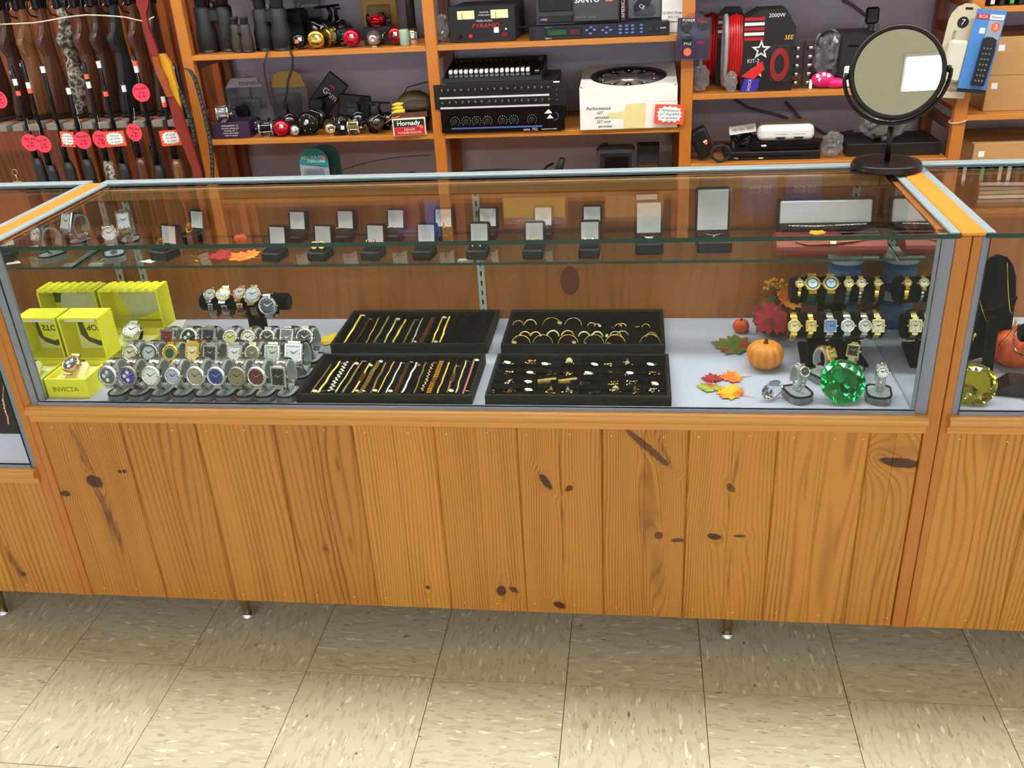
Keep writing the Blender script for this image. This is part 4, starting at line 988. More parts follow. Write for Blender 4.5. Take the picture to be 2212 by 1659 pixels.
# pendant boxes
def chain_loop(b, x, y, z, w, drop, r_=.0006):
    pts = [(x - w, y + drop * .7, z), (x - w * .55, y + drop * .25, z - .0005), (x, y, z - .001), (x + w * .55, y + drop * .25, z - .0005), (x + w, y + drop * .7, z)]
    b.tube(pts, r_, 5)
for u, v, y, w, lh, d, lab in ((1398, 425, .425, .056, .066, .056, 'rear pendant box half hidden behind another'), (1403, 450, .315, .060, .076, .066, 'open black pendant box with an oval silver pendant'), (1545, 425, .325, .074, .098, .076, 'tall open black pendant box with a small bar pendant')):
    p = AY(u, v, y); ring_box(lab, p.x, y, ZS, w=w, d=d, hb=.026, lh=lh, rz=0.02, tilt=-.12, name='pendant_box')
    if 'half' in lab: continue
    b = MB(); chain_loop(b, 0, -d * .12, .033, w * .33, .030)
    if 'oval' in lab: b.ring((0, -d * .14, .0325), .008, .0012, 16, 6, 'Z', sx=1.0, sy=.45)
    else: b.cbox(-.002, .002, -d * .12 - .010, -d * .12, .031, .0335, .0006)
    solid('necklace', b, CHROME, 'fine silver chain with ' + ('an oval pendant' if 'oval' in lab else 'a tiny bar pendant') + ', in its open box', 'necklace', (p.x, y, ZS + .0003))
# long bracelet box and the red wallets
p = AY(1785, 470, .405)
t = thing('bracelet_box', 'long open black box with white satin lid and a silver bracelet', 'jewelry box', (p.x, .39, ZS + .0003), 0)
hw = .105
part('base', MB().cbox(-hw, hw, -.030, .030, 0, .022, .003), BOXM, t); part('pad', MB().cbox(-hw + .005, hw - .005, -.025, .025, .022, .027, .002), VELVET, t)
L_ = part('lid', MB().cbox(-hw, hw, .006, .018, 0, .060, .003), BOXM, t, (0, .020, .023), (-.2, 0, 0))
part('lid_rim', MB().box(-hw, -hw + .004, 0, .006, 0, .06).box(hw - .004, hw, 0, .006, 0, .06).box(-hw + .004, hw - .004, 0, .006, .056, .06), BOXM, L_)
part('lining', MB().cbox(-hw + .005, hw - .005, -.001, .0058, .002, .055, .004), SATIN, L_)
part('retaining_band', MB().tube([(-.022, -.012, .026), (-.012, -.016, .034), (0, -.018, .036), (.012, -.016, .034), (.022, -.012, .026)], .0012, 5), BLACKPL, t)
bracelet('silver and gold link bracelet across the long open box', [(p.x - .085, .378, ZS + .029), (p.x - .03, .372, ZS + .029), (p.x + .03, .378, ZS + .029), (p.x + .085, .384, ZS + .029)], 'curb', SILVR, .007, 'bracelets in the boxes')
p = AY(1800, 540, .275)
LEATH = mat('red_leather', (142, 48, 38), .38, 0, .08, 60)
t = thing('wallet', 'long red leather clutch wallet with strap and gold clasp', 'wallet', (p.x, .29, ZS + .0003))
pr = [(-.0235, .010), (-.021, .003), (-.016, .0), (.04, 0), (.044, .010), (.040, .022), (-.012, .0262), (-.019, .0225), (-.0228, .017)]
part('body', MB().prism(pr, -.118, .108, 'YZ', smooth=True), LEATH, t)
part('flap', MB().prism([(-.0235, .012), (-.0225, .0195), (-.012, .0285), (.042, .024), (.042, .0225), (-.012, .0265), (-.0215, .018)], -.1185, .1085, 'YZ'), LEATH, t)
part('strap', MB().tube([(-.08, -.012, .028), (-.05, -.020, .024), (-.01, -.020, .026), (.04, -.014, .029), (.09, -.004, .029)], .0035, 6, flat=.35), mat('tan_strap', (150, 92, 60), .5), t)
part('clasp', MB().at((-.003, -.020, .026), (.5, 0, 0)).cbox(-.007, .007, -.004, .004, -.002, .003, .001), PALEGOLD, t)
p2 = AY(1745, 520, .34)
solid('wallet', MB().cbox(-.075, .075, -.018, .018, 0, .021, .006), mat('crimson_leather', (128, 18, 26), .45, 0, .08), 'crimson wallet lying behind the long red clutch', 'wallet', (p2.x, .356, ZS + .0003))

# ---- leaves
def leaf_mat(n, a, b, c):
    if n in MATS: return MATS[n]
    m = bpy.data.materials.new(n); nt, N, L = nodes_of(m); bs = N['Principled BSDF']
    tc = N.new('ShaderNodeTexCoord'); nz = N.new('ShaderNodeTexNoise'); nz.inputs['Scale'].default_value = 26; L.new(tc.outputs['Object'], nz.inputs['Vector'])
    cr = N.new('ShaderNodeValToRGB'); e = cr.color_ramp.elements
    e[0].position = .34; e[0].color = lin(a) + [1]; e[1].position = .66; e[1].color = lin(c) + [1]; k = e.new(.5); k.color = lin(b) + [1]
    L.new(nz.outputs['Fac'], cr.inputs[0]); L.new(cr.outputs[0], bs.inputs['Base Color']); bs.inputs['Roughness'].default_value = .6
    MATS[n] = m; return m
MAPLE = [(0, -.80), (.08, -.52), (.40, -.60), (.44, -.44), (.84, -.34), (.72, -.12), (1.0, .22), (.76, .26), (.76, .46), (.48, .38), (.48, .74), (.26, .66), (0, 1.0), (-.26, .66), (-.48, .74), (-.48, .38), (-.76, .46), (-.76, .26), (-1.0, .22), (-.72, -.12), (-.84, -.34), (-.44, -.44), (-.40, -.60), (-.08, -.52)]
def leaf(label, loc, size, rz, m, curl=.12, rot=None, group='autumn leaves', spin=0.0):
    b = MB(); b.M = Matrix.Rotation(spin, 4, 'Z'); n = len(MAPLE); rr = random.Random(int(abs(loc[0]) * 9999))
    def zz(x, y): return size * curl * ((x * x + y * y) * .55 + rr.uniform(0, .25))
    top = [(x * size, y * size, zz(x, y)) for x, y in MAPLE]; V = [(0, 0, 0)] + top + [(0, 0, -.0006)] + [(x, y, z - .0006) for x, y, z in top]
    F = []
    for i in range(n):
        j = (i + 1) % n
        F += [(0, 1 + i, 1 + j), (n + 1, n + 2 + j, n + 2 + i), (1 + i, n + 2 + i, n + 2 + j, 1 + j)]
    b._add(V, F, 0, False)
    b.tube([(0, -size * .4, 0), (size * .03, -size, size * curl * .3), (size * .08, -size * 1.35, size * curl * .2)], .0007, 5)
    return solid('maple_leaf', b, m, label, 'leaf', (loc[0], loc[1], loc[2] + .0009), rot or (0, 0, rz), group)
RED_OR = leaf_mat('leaf_red_orange', (170, 24, 40), (214, 60, 30), (240, 120, 30)); YELL = leaf_mat('leaf_yellow', (240, 206, 40), (226, 190, 50), (214, 150, 40)); GREEN_R = leaf_mat('leaf_green_red', (72, 112, 48), (110, 130, 60), (176, 30, 50)); ORNG = leaf_mat('leaf_orange', (244, 130, 40), (250, 110, 40), (236, 160, 50)); GRN_Y = leaf_mat('leaf_lime', (170, 190, 60), (140, 160, 60), (200, 40, 40)); YOR = leaf_mat('leaf_yellow_orange', (250, 200, 30), (250, 170, 30), (230, 90, 20)); MAROON = leaf_mat('leaf_maroon', (150, 24, 34), (176, 36, 40), (120, 20, 30))
p = AZ(483, 553, ZS); leaf('crimson leaf on the glass shelf under an orange leaf', p, .042, 1.9, MAROON)
p = AZ(530, 556, ZS + .004); leaf('orange leaf lying over the crimson leaf on the glass shelf', p, .044, 1.2, ORNG, .18)
p = AZ(718, 735, ZD); leaf('yellow leaf between the watch stands and bracelet trays', p, .040, 1.5, YELL)
p = AZ(1588, 748, ZD); leaf('green leaf with crimson lobe beside the orange pumpkin', p, .058, 1.3, GREEN_R, .1)
p = AZ(1540, 820, ZD); leaf('small maroon leaf of the cluster by the trays', p, .026, .2, MAROON, .2)
p = AZ(1583, 817, ZD); leaf('small orange leaf of the cluster near the large pumpkin', p, .030, 1.7, ORNG, .2)
p = AZ(1533, 838, ZD); leaf('small lime leaf of the cluster nearest the charm tray', p, .028, 2.8, GRN_Y, .2)
p = AZ(1580, 850, ZD); leaf('yellow-orange leaf at the front of the cluster', p, .037, 1.1, YOR, .15)
p = AY(1770, 512, .33); leaf('yellow leaf lying on the crimson wallet', (p.x, .350, ZS + .0225), .022, .7, YELL)

# ---- pumpkins and gourd
def pumpkin(label, loc, r_, sq, m, ribs=12, stemm=None, name='pumpkin'):
    t = thing(name, label, 'pumpkin', loc); n = ribs * 4; V = []; F = []; M_ = 12
    for j in range(M_ + 1):
        q = PI * j / M_; 
        for i in range(n):
            a = 2 * PI * i / n; rib = 1 - .17 * (1 - abs(math.sin(a * ribs / 2))) ** 2 * math.sin(q)
            rr = r_ * math.sin(q) ** .8 * rib; z = -r_ * sq * math.cos(q) * (1 if j <= M_ / 2 else (1 - .22 * max(0, 1 - math.sin(q)) ** 1.5))
            V.append((rr * math.cos(a), rr * math.sin(a), z + r_ * sq))
    for j in range(M_):
        for i in range(n): F.append((j * n + i, j * n + (i + 1) % n, (j + 1) * n + (i + 1) % n, (j + 1) * n + i))
    part('body', MB()._add(V, F, 0, True), m, t)
    zt = 2 * r_ * sq * .93
    part('stem', MB().lathe([(r_ * .17, zt - r_ * .12), (r_ * .10, zt + r_ * .06), (r_ * .12, zt + r_ * .22)], 7, smooth=False), stemm or mat('pumpkin_stem', (96, 70, 36), .8), t)
    return t
PUMP = mat('pumpkin_orange', (222, 140, 50), .55, 0, .28, 34, .15, stretch=(3, 3, .6)); PUMP2 = mat('pumpkin_red_orange', (222, 92, 34), .5, 0, .15, 30); GOURD = mat('gourd_green', (96, 84, 34), .55, 0, .25, 22)
p = AZ(1653, 803, ZD); pumpkin('ribbed ochre pumpkin on the deck before the dark gourd', (p.x, p.y + .022, ZD + .0003), .040, .80, PUMP, 12)
p = AZ(1601, 722, ZD); pumpkin('tiny red-orange pumpkin near the back panel', (p.x, p.y + .012, ZD + .0003), .0195, .85, PUMP2, 9)
p = AZ(1680, 722, ZD); GP = Vector((p.x - .004, .385, ZD + .0003)); pumpkin('dark green gourd topped by a crimson leaf and berries', GP, .056, .80, GOURD, 9)
p = AZ(525, 524, ZS); pumpkin('little orange pumpkin standing on the glass shelf', (p.x, .40, ZS + .0003), .0155, .85, PUMP2, 9)
leaf('crimson leaf draped over the dark gourd', (GP.x - .022, GP.y - .058, GP.z + .066), .050, 0, MAROON, -.10, rot=(.85, .1, -.25), spin=2.6)
leaf('orange leaf behind the berries on the gourd', (GP.x + .018, GP.y - .03, GP.z + .098), .036, 0, ORNG, .2, rot=(.7, .1, .1), spin=-.9)
t = thing('berry_spray', 'spray of golden berries on the dark gourd', 'berries', (GP.x - .004, GP.y - .005, GP.z + .094)); BER = mat('golden_berry', (214, 146, 30), .35, 0, .15)
bm_ = shared('berry', lambda: MB().ball((0, 0, 0), .0042, n=8, m=6).mesh('berry', BER)); stm = MB()
for i in range(30):
    rr = random.Random(i); q = rr.uniform(0, 2 * PI); e = rr.uniform(.3, 1.35); L_ = rr.uniform(.026, .044); x, y, z = L_ * math.cos(q) * math.cos(e), L_ * math.sin(q) * math.cos(e), L_ * math.sin(e)
    obj('berry', bm_, t, (x, y, z)); stm.tube([(0, 0, 0), (x, y, z)], .0005, 4)
o = part('stems', stm, mat('berry_stem', (140, 84, 30), .7), t)

# ---- gems
def gem(label, loc, r_, m, rot):
    n = 16; V = []; rings = [(0.54, .34, 0), (.80, .22, .5), (1.0, .05, 0), (1.0, -.02, 0), (.62, -.34, .5)]
    for rr, z, off in rings:
        for i in range(n): 
            a = 2 * PI * (i + off) / n; V.append((rr * r_ * math.cos(a), rr * r_ * math.sin(a), z * r_))
    V.append((0, 0, -.72 * r_)); F = [tuple(range(n))[::1]]
    for j in range(len(rings) - 1):
        sh = rings[j + 1][2] - rings[j][2]
        for i in range(n):
            a, b, c, d = j * n + i, j * n + (i + 1) % n, (j + 1) * n + i, (j + 1) * n + (i + 1) % n
            if sh > 0: F += [(a, c, b), (b, c, d)]
            elif sh < 0: F += [(a, c, d), (a, d, b)]
            else: F.append((a, c, d, b))
    k = (len(rings) - 1) * n
    for i in range(n): F.append((k + i, len(V) - 1, k + (i + 1) % n))
    return solid('acrylic_gem', MB()._add(V, F, 0, False), m, label, 'gem', loc, rot)
p = AZ(1822, 878, ZD); gem('large emerald green faceted acrylic gem', (p.x, p.y + .030, ZD + .041), .0455, gem_mat('gem_green', (12, 180, 84)), (.95, 0, .12))
p = AZ(1668, 868, ZD); gem('small clear faceted acrylic gem lying on its side', (p.x, p.y + .012, ZD + .0215), .024, gem_mat('gem_clear', (244, 246, 250)), (1.75, .5, .5))
p = AZ(2105, 880, ZD); gem('large olive yellow acrylic gem in the next counter', (p.x + .002, p.y + .030, ZD + .036), .043, gem_mat('gem_olive', (196, 186, 30)), (.85, -.45, .2))

# ---- two velvet bars with ladies' watches, tubs behind
YU, YL = .290, .225; YO = .25
ZU, ZL = AY(1800, 626, YU).z, AY(1800, 702, YL).z
RB = .0285
LX = AY(1806, 660, YO).x
LT = thing('watch_bar', 'two-tier black velvet watch bar beside the gourd', 'watch bar', (LX, YO, ZD))
for z, y, va in ((ZU, YU, 626), (ZL, YL, 702)):
    a_, b_ = AY(1706, va, y).x - LX, min(AY(1906, va, y).x, MXR - .012) - LX
    part('bar', MB().lathe([(RB * .85, a_), (RB, a_ + .003), (RB, b_ - .003), (RB * .85, b_)], 26, axis='X', c=(0, y - YO, z - ZD)), VELVET, LT)
part('post', MB().cbox(-.03, .03, .032, .044, .006, ZU - ZD - RB * .9, .002), VELVET, LT); part('foot', MB().prism([(-.070, -.050), (.070, -.050), (.06, .07), (-.06, .07)], 0, .008, 'XY'), VELVET, LT)
part('easel', MB().prism([(-.045, .008), (-.010, .008), (.005, ZL - ZD - RB * .7), (-.015, ZL - ZD - RB * .7)], -.055, .055, 'YZ'), VELVET, LT)
GRN = mat('green_strap', (24, 70, 58), .5, 0, .1)
for u, v, up, desc, kw in [
    (1727, 614, 1, 'slim gold bangle watch at the upper bar end', dict(dial=(246, 232, 200), rd=.0095, metal=GOLD, band='bangle', bw=.006)),
    (1755, 608, 1, 'gold watch with blue-ringed white dial and green strap', dict(dial=(52, 120, 160), inner=(226, 240, 244), rd=.0165, metal=GOLD, band='strap', bandm=GRN, bw=.017)),
    (1795, 604, 1, 'second blue-ringed gold watch on green strap', dict(dial=(48, 110, 160), inner=(190, 214, 226), rd=.0165, metal=GOLD, band='strap', bandm=GRN, bw=.017)),
    (1833, 610, 1, 'gold watch on a band of green and blue stones', dict(dial=(240, 232, 206), rd=.0105, metal=GOLD, band='oval', bandm=mat('stone_band', (60, 120, 96), .3, .2, .8, 90), bw=.010, ln=.011)),
    (1860, 611, 1, 'pale gold watch with disc links', dict(dial=(240, 238, 228), rd=.0105, metal=PALEGOLD, band='oval', bandm=SILVR, bw=.009, ln=.010)),
    (1895, 611, 1, 'small plain gold watch at the mirror end', dict(dial=(250, 232, 180), rd=.0085, metal=GOLD, band='bangle', bw=.0085)),
    (1715, 692, 0, 'gold link watch at the lower bar end', dict(dial=(250, 236, 180), rd=.0135, metal=GOLD, bw=.013)),
    (1751, 693, 0, 'flat gold mesh watch on the lower bar', dict(dial=(240, 220, 150), shape='square', rd=.0115, metal=GOLD, band='bangle', bw=.010)),
    (1792, 696, 0, 'steel watch with square blue dial', dict(dial=(110, 150, 220), shape='square', rd=.0135, metal=STEEL, bw=.014)),
    (1829, 698, 0, 'curved steel watch with silver dial', dict(dial=(232, 234, 236), rd=.014, metal=STEEL, bw=.013)),
    (1866, 700, 0, 'two-tone steel watch with cream dial', dict(dial=(240, 238, 222), rd=.0135, metal=STEEL, bw=.012)),
    (1895, 695, 0, 'champagne watch with cushion dial at the mirror end', dict(dial=(244, 236, 206), shape='square', rd=.0135, metal=PALEGOLD, bw=.012))]:
    y, z = (YU, ZU) if up else (YL, ZL); x = AY(u, v, y - .025).x
    watch(desc + (', upper velvet bar' if up and 'bar' not in desc else ', lower velvet bar' if 'bar' not in desc else ''), (x, y, z), 0, th=42 if up else 20, ring=(RB + .0006, RB + .0006), ln=kw.pop('ln', .0055), group='ladies watches on the two-tier bar', **kw)
TUBB = mat('tub_blue', (50, 100, 170), .45, 0, .2, 30)
p = AY(1828, 570, .43)
for k, lab in ((0, 'lower of two blue tubs stacked behind the watch bars'), (1, 'upper of two blue tubs stacked behind the watch bars')):
    t = thing('tub', lab, 'tub', (p.x, .438, ZD + .0003 + k * .0905), 0, 'blue tubs with white lids')
    part('body', MB().lathe([(.030, 0), (.034, .002), (.037, .070)], 26), TUBB, t); part('lid', MB().lathe([(.0385, .070), (.0395, .072), (.0395, .086), (.037, .090)], 26), WHITEPL, t)
    part('print', MB().lathe([(.0353, .022), (.0366, .056)], 26, cap=False), mat('tub_print', (96, 140, 196), .45, 0, .6, 70), t)
# ---- ladies' watches on low stands by the gems
for u, v, desc, rz, kw, sy in [(1737, 806, 'slim steel bracelet watch left of the green gem', .35, dict(dial=(70, 74, 78), rd=.0105, bw=.008, band='oval', ln=.008), .055), (1789, 790, 'gold tonneau watch behind the green gem', .6, dict(dial=(214, 190, 110), shape='square', rd=.011, bw=.008, metal=GOLD, band='bangle'), .14), (1851, 784, 'gold cuff watch with black dial, behind the green gem', -.35, dict(dial=(34, 32, 30), shape='square', rd=.013, bw=.011, metal=PALEGOLD, band='bangle'), .155), (1914, 812, 'steel watch on disc links beside the mirror end', -.15, dict(dial=(236, 238, 240), rd=.0115, bw=.008, band='oval', bandm=CHROME, ln=.009), .055)]:
    ring = (.019, .026); zc = ZD + .021 + ring[1]; x = AY(u, v, sy - .02).x
    desc = desc.replace('left of', 'beside')
    stand('grey cuff stand under the ' + desc, (x - .004, sy, ZD + .0003), rz, ring, w=.050, d=.062, cw=.018)
    watch(desc, (x - .004 - .006 * math.sin(rz), sy + .006 * math.cos(rz), zc + .0003), rz, ring=ring, th=38, **kw)

# ================================================================ next counter: bust, bangles, gem
p = AY(2142, 660, .20)
t = thing('necklace_bust', 'black velvet necklace bust with gold chains in the next counter', 'necklace display', (p.x, .22, ZD + .0003))
hb_ = .24
part('panel', MB().prism([(-.040, .002), (.050, .030), (.060, .06), (.060, .15), (.056, .19), (.047, .215), (.034, .231), (.018, .236), (.002, .229), (-.010, .215), (-.022, .19), (-.032, .15), (-.05, .09), (-.052, .04)], -.006, .006, 'XZ'), VELVET, t, (0, 0, 0), (-.18, 0, 0))
part('easel_leg', MB().prism([(-.012, 0), (.010, 0), (.014, .12), (-.006, .12)], -.008, .0, 'XZ'), VELVET, t, (.005, -.045, 0), (-.25, 0, 0))
part('collar', MB().prism([(-.075, .075), (-.045, .105), (-.02, .100), (0, .122), (.018, .124), (.060, .150), (.052, .110), (.030, .078), (-.01, .062)], -.016, -.008, 'XZ'), VELVET, t, (0, 0, 0), (-.18, 0, 0))
b = MB(); b.tube([(.018, -.010, .232), (.026, -.018, .18), (.034, -.028, .135), (.040, -.030, .128)], .0010, 5); b.tube([(-.03, -.014, .17), (-.018, -.024, .135), (-.008, -.030, .112)], .0009, 5); b.tube([(.050, -.030, .118), (.046, -.034, .095), (.034, -.036, .075), (.024, -.036, .060)], .0022, 5)
solid('necklace', b, GOLD, 'gold chain necklaces draped on the black bust', 'necklace', (p.x, .22, ZD + .0003))
b = MB()
for k in range(9): b.ball((random.uniform(-.014, .014), 0, random.uniform(-.012, .012)), .004, .003, .005, 7, 5)
pp = AY(2100, 725, .16); solid('brooch', b, GOLD, 'gold charm cluster hanging below the black bust', 'brooch', (pp.x + .002, .165, pp.z))
p = AZ(2185, 800, ZD); pumpkin('orange pumpkin hung with bangles in the next counter', (p.x + .012, p.y + .03, ZD + .0003), .056, .75, PUMP2, 12)
BY = p.y - .03
bz = AY(2190, 720, BY); t = thing('bangle_bar', 'black velvet bangle bar before the hung pumpkin', 'bangle bar', (p.x + .05, BY, ZD + .0003)); 
part('bar', MB().lathe([(.014, -.062), (.018, -.058), (.018, .06), (.014, .062)], 18, axis='X', c=(0, 0, bz.z - ZD)), VELVET, t); part('post', MB().cbox(.03, .05, -.008, .008, .005, bz.z - ZD - .016, .002), VELVET, t); part('foot', MB().cbox(.0, .08, -.03, .03, 0, .006, .002), VELVET, t)
for k, (dx, rr, m) in enumerate(((-.045, .034, CHROME), (-.030, .032, PALEGOLD), (-.012, .040, GOLD), (.004, .042, GOLD), (.018, .040, PALEGOLD))):
    solid('bangle', MB().ring((0, 0, 0), rr, .0022, 26, 7, 'X'), m, f'{["silver", "pale gold", "wide gold", "large gold", "champagne"][k]} bangle hanging from the black bangle bar', 'bangle', (p.x + .05 + dx, BY, bz.z + .0205 - rr - .0), (0, .3, .35), 'bangles on the bar')
p = AZ(2195, 862, ZD); solid('chocolate_box', MB().prism([(-.05, 0), (.05, 0), (.05, .030), (-.02, .030)], -.025, .025, 'XZ'), mat('dark_brown_box', (40, 28, 26), .4), 'dark brown wedge-shaped box in the next counter', 'box', (p.x + .012, p.y + .03, ZD + .0003), (0, 0, -.2))
# ================================================================ lower neighbour counter: bracelet stand
p = AY(20, 900, .10)
t = thing('bracelet_stand', 'dark velvet bracelet stand in the lower counter', 'bracelet stand', (p.x - .02, .12, ZDL + .0003))
part('panel', MB().prism([(-.09, .0), (.045, .0), (.040, .16), (.0, .20), (-.09, .20)], -.006, .006, 'XZ'), mat('dark_brown_velvet', (40, 22, 28), .9, sheen=.1), t, (0, .03, 0), (-.3, 0, 0))
part('prop', MB().box(.044, .050, -.02, .03, 0, .16), VELVET, t)
for k in range(3):
    pts = [(p.x - .07 + k * .028, .148 + j * .0, ZDL + .03 + j * .02) for j in range(7)]
    pts = [(x + .004 * math.sin(j * 1.3 + k), .1355 + .006 * j, z) for j, (x, y, z) in enumerate(pts)]
    bracelet(f'gold bracelet pinned on the dark velvet stand, {ORD[k]} from the far end', pts, ('rope', 'curb', 'chunky')[k], (GOLD, ROSE, PALEGOLD)[k], .006, 'bracelets on the dark velvet stand')

# ---- two stands with watches on the glass shelf
for u, v, y, desc, rz, kw in ((236, 505, .295, 'steel watch with round white dial on the glass shelf', .55, dict(dial=(240, 240, 242), rd=.017, bw=.016)), (271, 478, .40, 'watch with white rectangular tower-picture dial on the glass shelf', .35, dict(dial=(244, 245, 248), shape='rect', rd=.021, bw=.017))):
    ring = (.024, .030); zc = ZS + .021 + ring[1]; x = AY(u, v, y).x
    stand('grey cuff stand under the ' + desc, (x, y, ZS + .0003), rz, ring, w=.050)
    watch(desc, (x - .006 * math.sin(rz), y + .006 * math.cos(rz), zc + .0003), rz, ring=ring, th=30, **kw)

# ================================================================ shelving behind the counter
SY0, SY1 = 1.75, 2.125
UX = [-1.563, -.640, .262, 1.195, 2.13]
SH = thing('shelving_unit', 'tall pine shelving unit along the lavender wall', 'shelf unit', (0, SY0, 0))
for k, x in enumerate(UX):
    part('upright', MB().cbox(-.021, .021, 0, .032, 0, 2.3, .002), UPRW, SH, (x, 0, 0))
    part('upright', MB().cbox(-.021, .021, 0, .032, 0, 2.3, .002), RACKW, SH, (x - .01, SY1 - SY0 - .034, 0))
    for z in (.30, .83, 1.14, 1.39): part('brace', MB().cbox(-.010, .010, .032, SY1 - SY0 - .034, z - .040, z - .005, .002), RACKW, SH, (x, 0, 0))
def shelf(x0, x1, z):
    part('shelf', MB().cbox(x0, x1, 0, .019, z - .019, z, .002).box(x0, x1, .019, SY1 - SY0, z - .016, z), SHELFW, SH)
Z1, Z2, Z3, Z0 = 1.157, .847, .60, 1.41
for a, b in zip(UX[:-1], UX[1:]): part('back_panel', MB().box(a + .012, b - .032, SY1 - SY0 - .012, SY1 - SY0 - .002, 1.415, 2.28), mat('added_dark_backing', (74, 44, 26), .7, 0, .2, 12, stretch=(6, 6, .6)), SH)  # invented dark backing, added to dull the upper shelf's reflection in the counter glass
for x0, x1 in ((UX[0] + .021, UX[1] - .021), (UX[1] + .021, UX[2] - .021)):
    for z in (Z1, Z2, Z3, Z0): shelf(x0, x1, z)
ZC1, ZC2, ZC0 = .957, .712, 1.34
for z in (ZC1, ZC2, ZC0): shelf(UX[2] + .021, UX[3] - .021, z)
ZE0, ZE1, ZE2 = 1.205, .858, .625
for z in (ZE0, ZE1, ZE2, 1.5): shelf(UX[3] + .021, UX[4] - .021, z)
def rect(u0, u1, v0, v1, Y):
    um, vm = (u0 + u1) / 2, (v0 + v1) / 2
    a, b = AY(u0, vm, Y), AY(u1, vm, Y)
    return (a.x + b.x) / 2, b.x - a.x, AY(um, v1, Y).z, AY(um, v0, Y).z - AY(um, v1, Y).z
def crate(name, label, cat, u0, u1, v0, v1, Y, depth, m, z0=None, rz=0.0, b=.002, group=None, bname='body', h=None, tilt=0.0):
    """box-bodied thing whose front face fills a rectangle of the photograph at depth Y; returns (thing, width, height)"""
    x, w, zb, hh = rect(u0, u1, v0, v1, Y)
    if z0 is not None: hh += zb - z0; zb = z0
    if h: hh = h
    t = thing(name, label, cat, (x, Y, zb + .0003), (tilt, 0, rz), group)
    part(bname, MB().cbox(-w / 2, w / 2, 0, depth, 0, hh, b), m, t)
    return t, w, hh
def sticker(t, x, z, m=WHITE_ST, s=.012, y=-.0004, h=None, round_=False, rot=0.0, name='sticker'):
    h = h or s
    if round_: me = shared(('stk', m.name, s, 'o'), lambda: MB().lathe([(s / 2, 0), (s / 2, .0005)], 14, axis='Y').mesh(name, m))
    else: me = shared(('stk', m.name, s, h), lambda: MB().box(-s / 2, s / 2, -.0005, 0, -h / 2, h / 2).mesh(name, m))
    return obj(name, me, t, (x, y, z), (0, rot, 0))
def star_tag(label, loc, w, h, lines, rot=(0, 0, 0)):
    """orange card with a white jagged burst and handwriting"""
    t = thing('price_tag', label, 'price tag', loc, rot, 'starburst price tags')
    part('card', MB().box(-w / 2, w / 2, 0, .0006, -h / 2, h / 2), STARRED, t)
    n = 28; pts = []
    for i in range(n):
        a = 2 * PI * i / n; c, s_ = math.cos(a), math.sin(a); k = 1 / max(abs(c) ** 3 + abs(s_) ** 3, 1e-6) ** (1 / 3); q = .43 if i % 2 else .36
        pts.append((c * k * w * q, s_ * k * h * q))
    part('burst', MB().prism(pts, -.0006, -.0001, 'XZ'), WHITE_ST, t)
    for i, l in enumerate(lines): text(t, l, h * .17, (0, -.0009, h * (.20 - .19 * i)), (PI / 2, 0, 0), MATS['ink_black'], shear=.3)
    return t

# ================================================================ gun rack
def camo_mat():
    m = bpy.data.materials.new('camouflage'); nt, N, L = nodes_of(m); bs = N['Principled BSDF']
    tc = N.new('ShaderNodeTexCoord'); nz = N.new('ShaderNodeTexNoise'); nz.inputs['Scale'].default_value = 38; nz.inputs['Detail'].default_value = 4; L.new(tc.outputs['Object'], nz.inputs['Vector'])
    cr = N.new('ShaderNodeValToRGB'); cr.color_ramp.interpolation = 'CONSTANT'; e = cr.color_ramp.elements
    e[0].position = 0; e[0].color = lin((44, 38, 32)) + [1]; e[1].position = .44; e[1].color = lin((112, 104, 88)) + [1]
    for q, c in ((.52, (176, 170, 158)), (.58, (90, 82, 66)), (.64, (58, 50, 40))): k = e.new(q); k.color = lin(c) + [1]
    L.new(nz.outputs['Fac'], cr.inputs[0]); L.new(cr.outputs[0], bs.inputs['Base Color']); bs.inputs['Roughness'].default_value = .6
    return m
GX0, GX1 = -3.0, UX[0] - .036
GR = thing('gun_rack', 'two-tier wooden gun rack with grey felt rests', 'gun rack', (0, 1.74, 0))
part('back_panel', MB().box(GX0, GX1, .34, .36, 0, 2.0), RACKW, GR)
zr_ = AY(220, 262, 1.76).z
part('rest_rail', MB().cbox(GX0, GX1, .085, .20, zr_ - .028, zr_ - .001, .003), RACKW, GR)
FELT = mat('grey_felt', (128, 120, 112), .95, 0, .1, 300)
BLK = [36, 71, 110, 147, 188, 223, 262, 299, 340, 374, 396]
for u in [u_ for u_ in (1,)] + BLK:
    x = AY(u, 272, 1.74).x; part('rest_block', MB().cbox(-.022, .022, 0, .085, zr_ - .026, zr_, .003), FELT, GR, (x, 0, 0))
part('lower_rail', MB().cbox(GX0, GX1, -.02, .2, .0, .09, .004), RACKW, GR)
for k in range(9):
    part('panel_batten', MB().cbox(-.016, .016, .322, .34, .1, 2.0, .002), mat('batten_wood', (176, 94, 36), .5, 0, .15, 20, stretch=(8, 8, .5)), GR, (-2.32 + k * .09, 0, 0))
WALN = wood('walnut', (84, 48, 30), (46, 25, 16), (), 7.7, 'Z', lines=160, warp=.02, rough=.35); DWAL = wood('dark_walnut', (60, 37, 28), (34, 20, 15), (), 2.9, 'Z', lines=160, warp=.02, rough=.35); LWAL = wood('light_walnut', (122, 78, 48), (76, 44, 25), (), 5.9, 'Z', lines=160, warp=.02, rough=.35)
SYNTH = mat('black_synthetic', (30, 30, 32), .5, 0, .15, 80, .1); BLUED = mat('blued_steel', (34, 36, 42), .32, .7, .1)
CAMO = camo_mat(); BUTT = mat('rubber_butt', (30, 26, 24), .8)
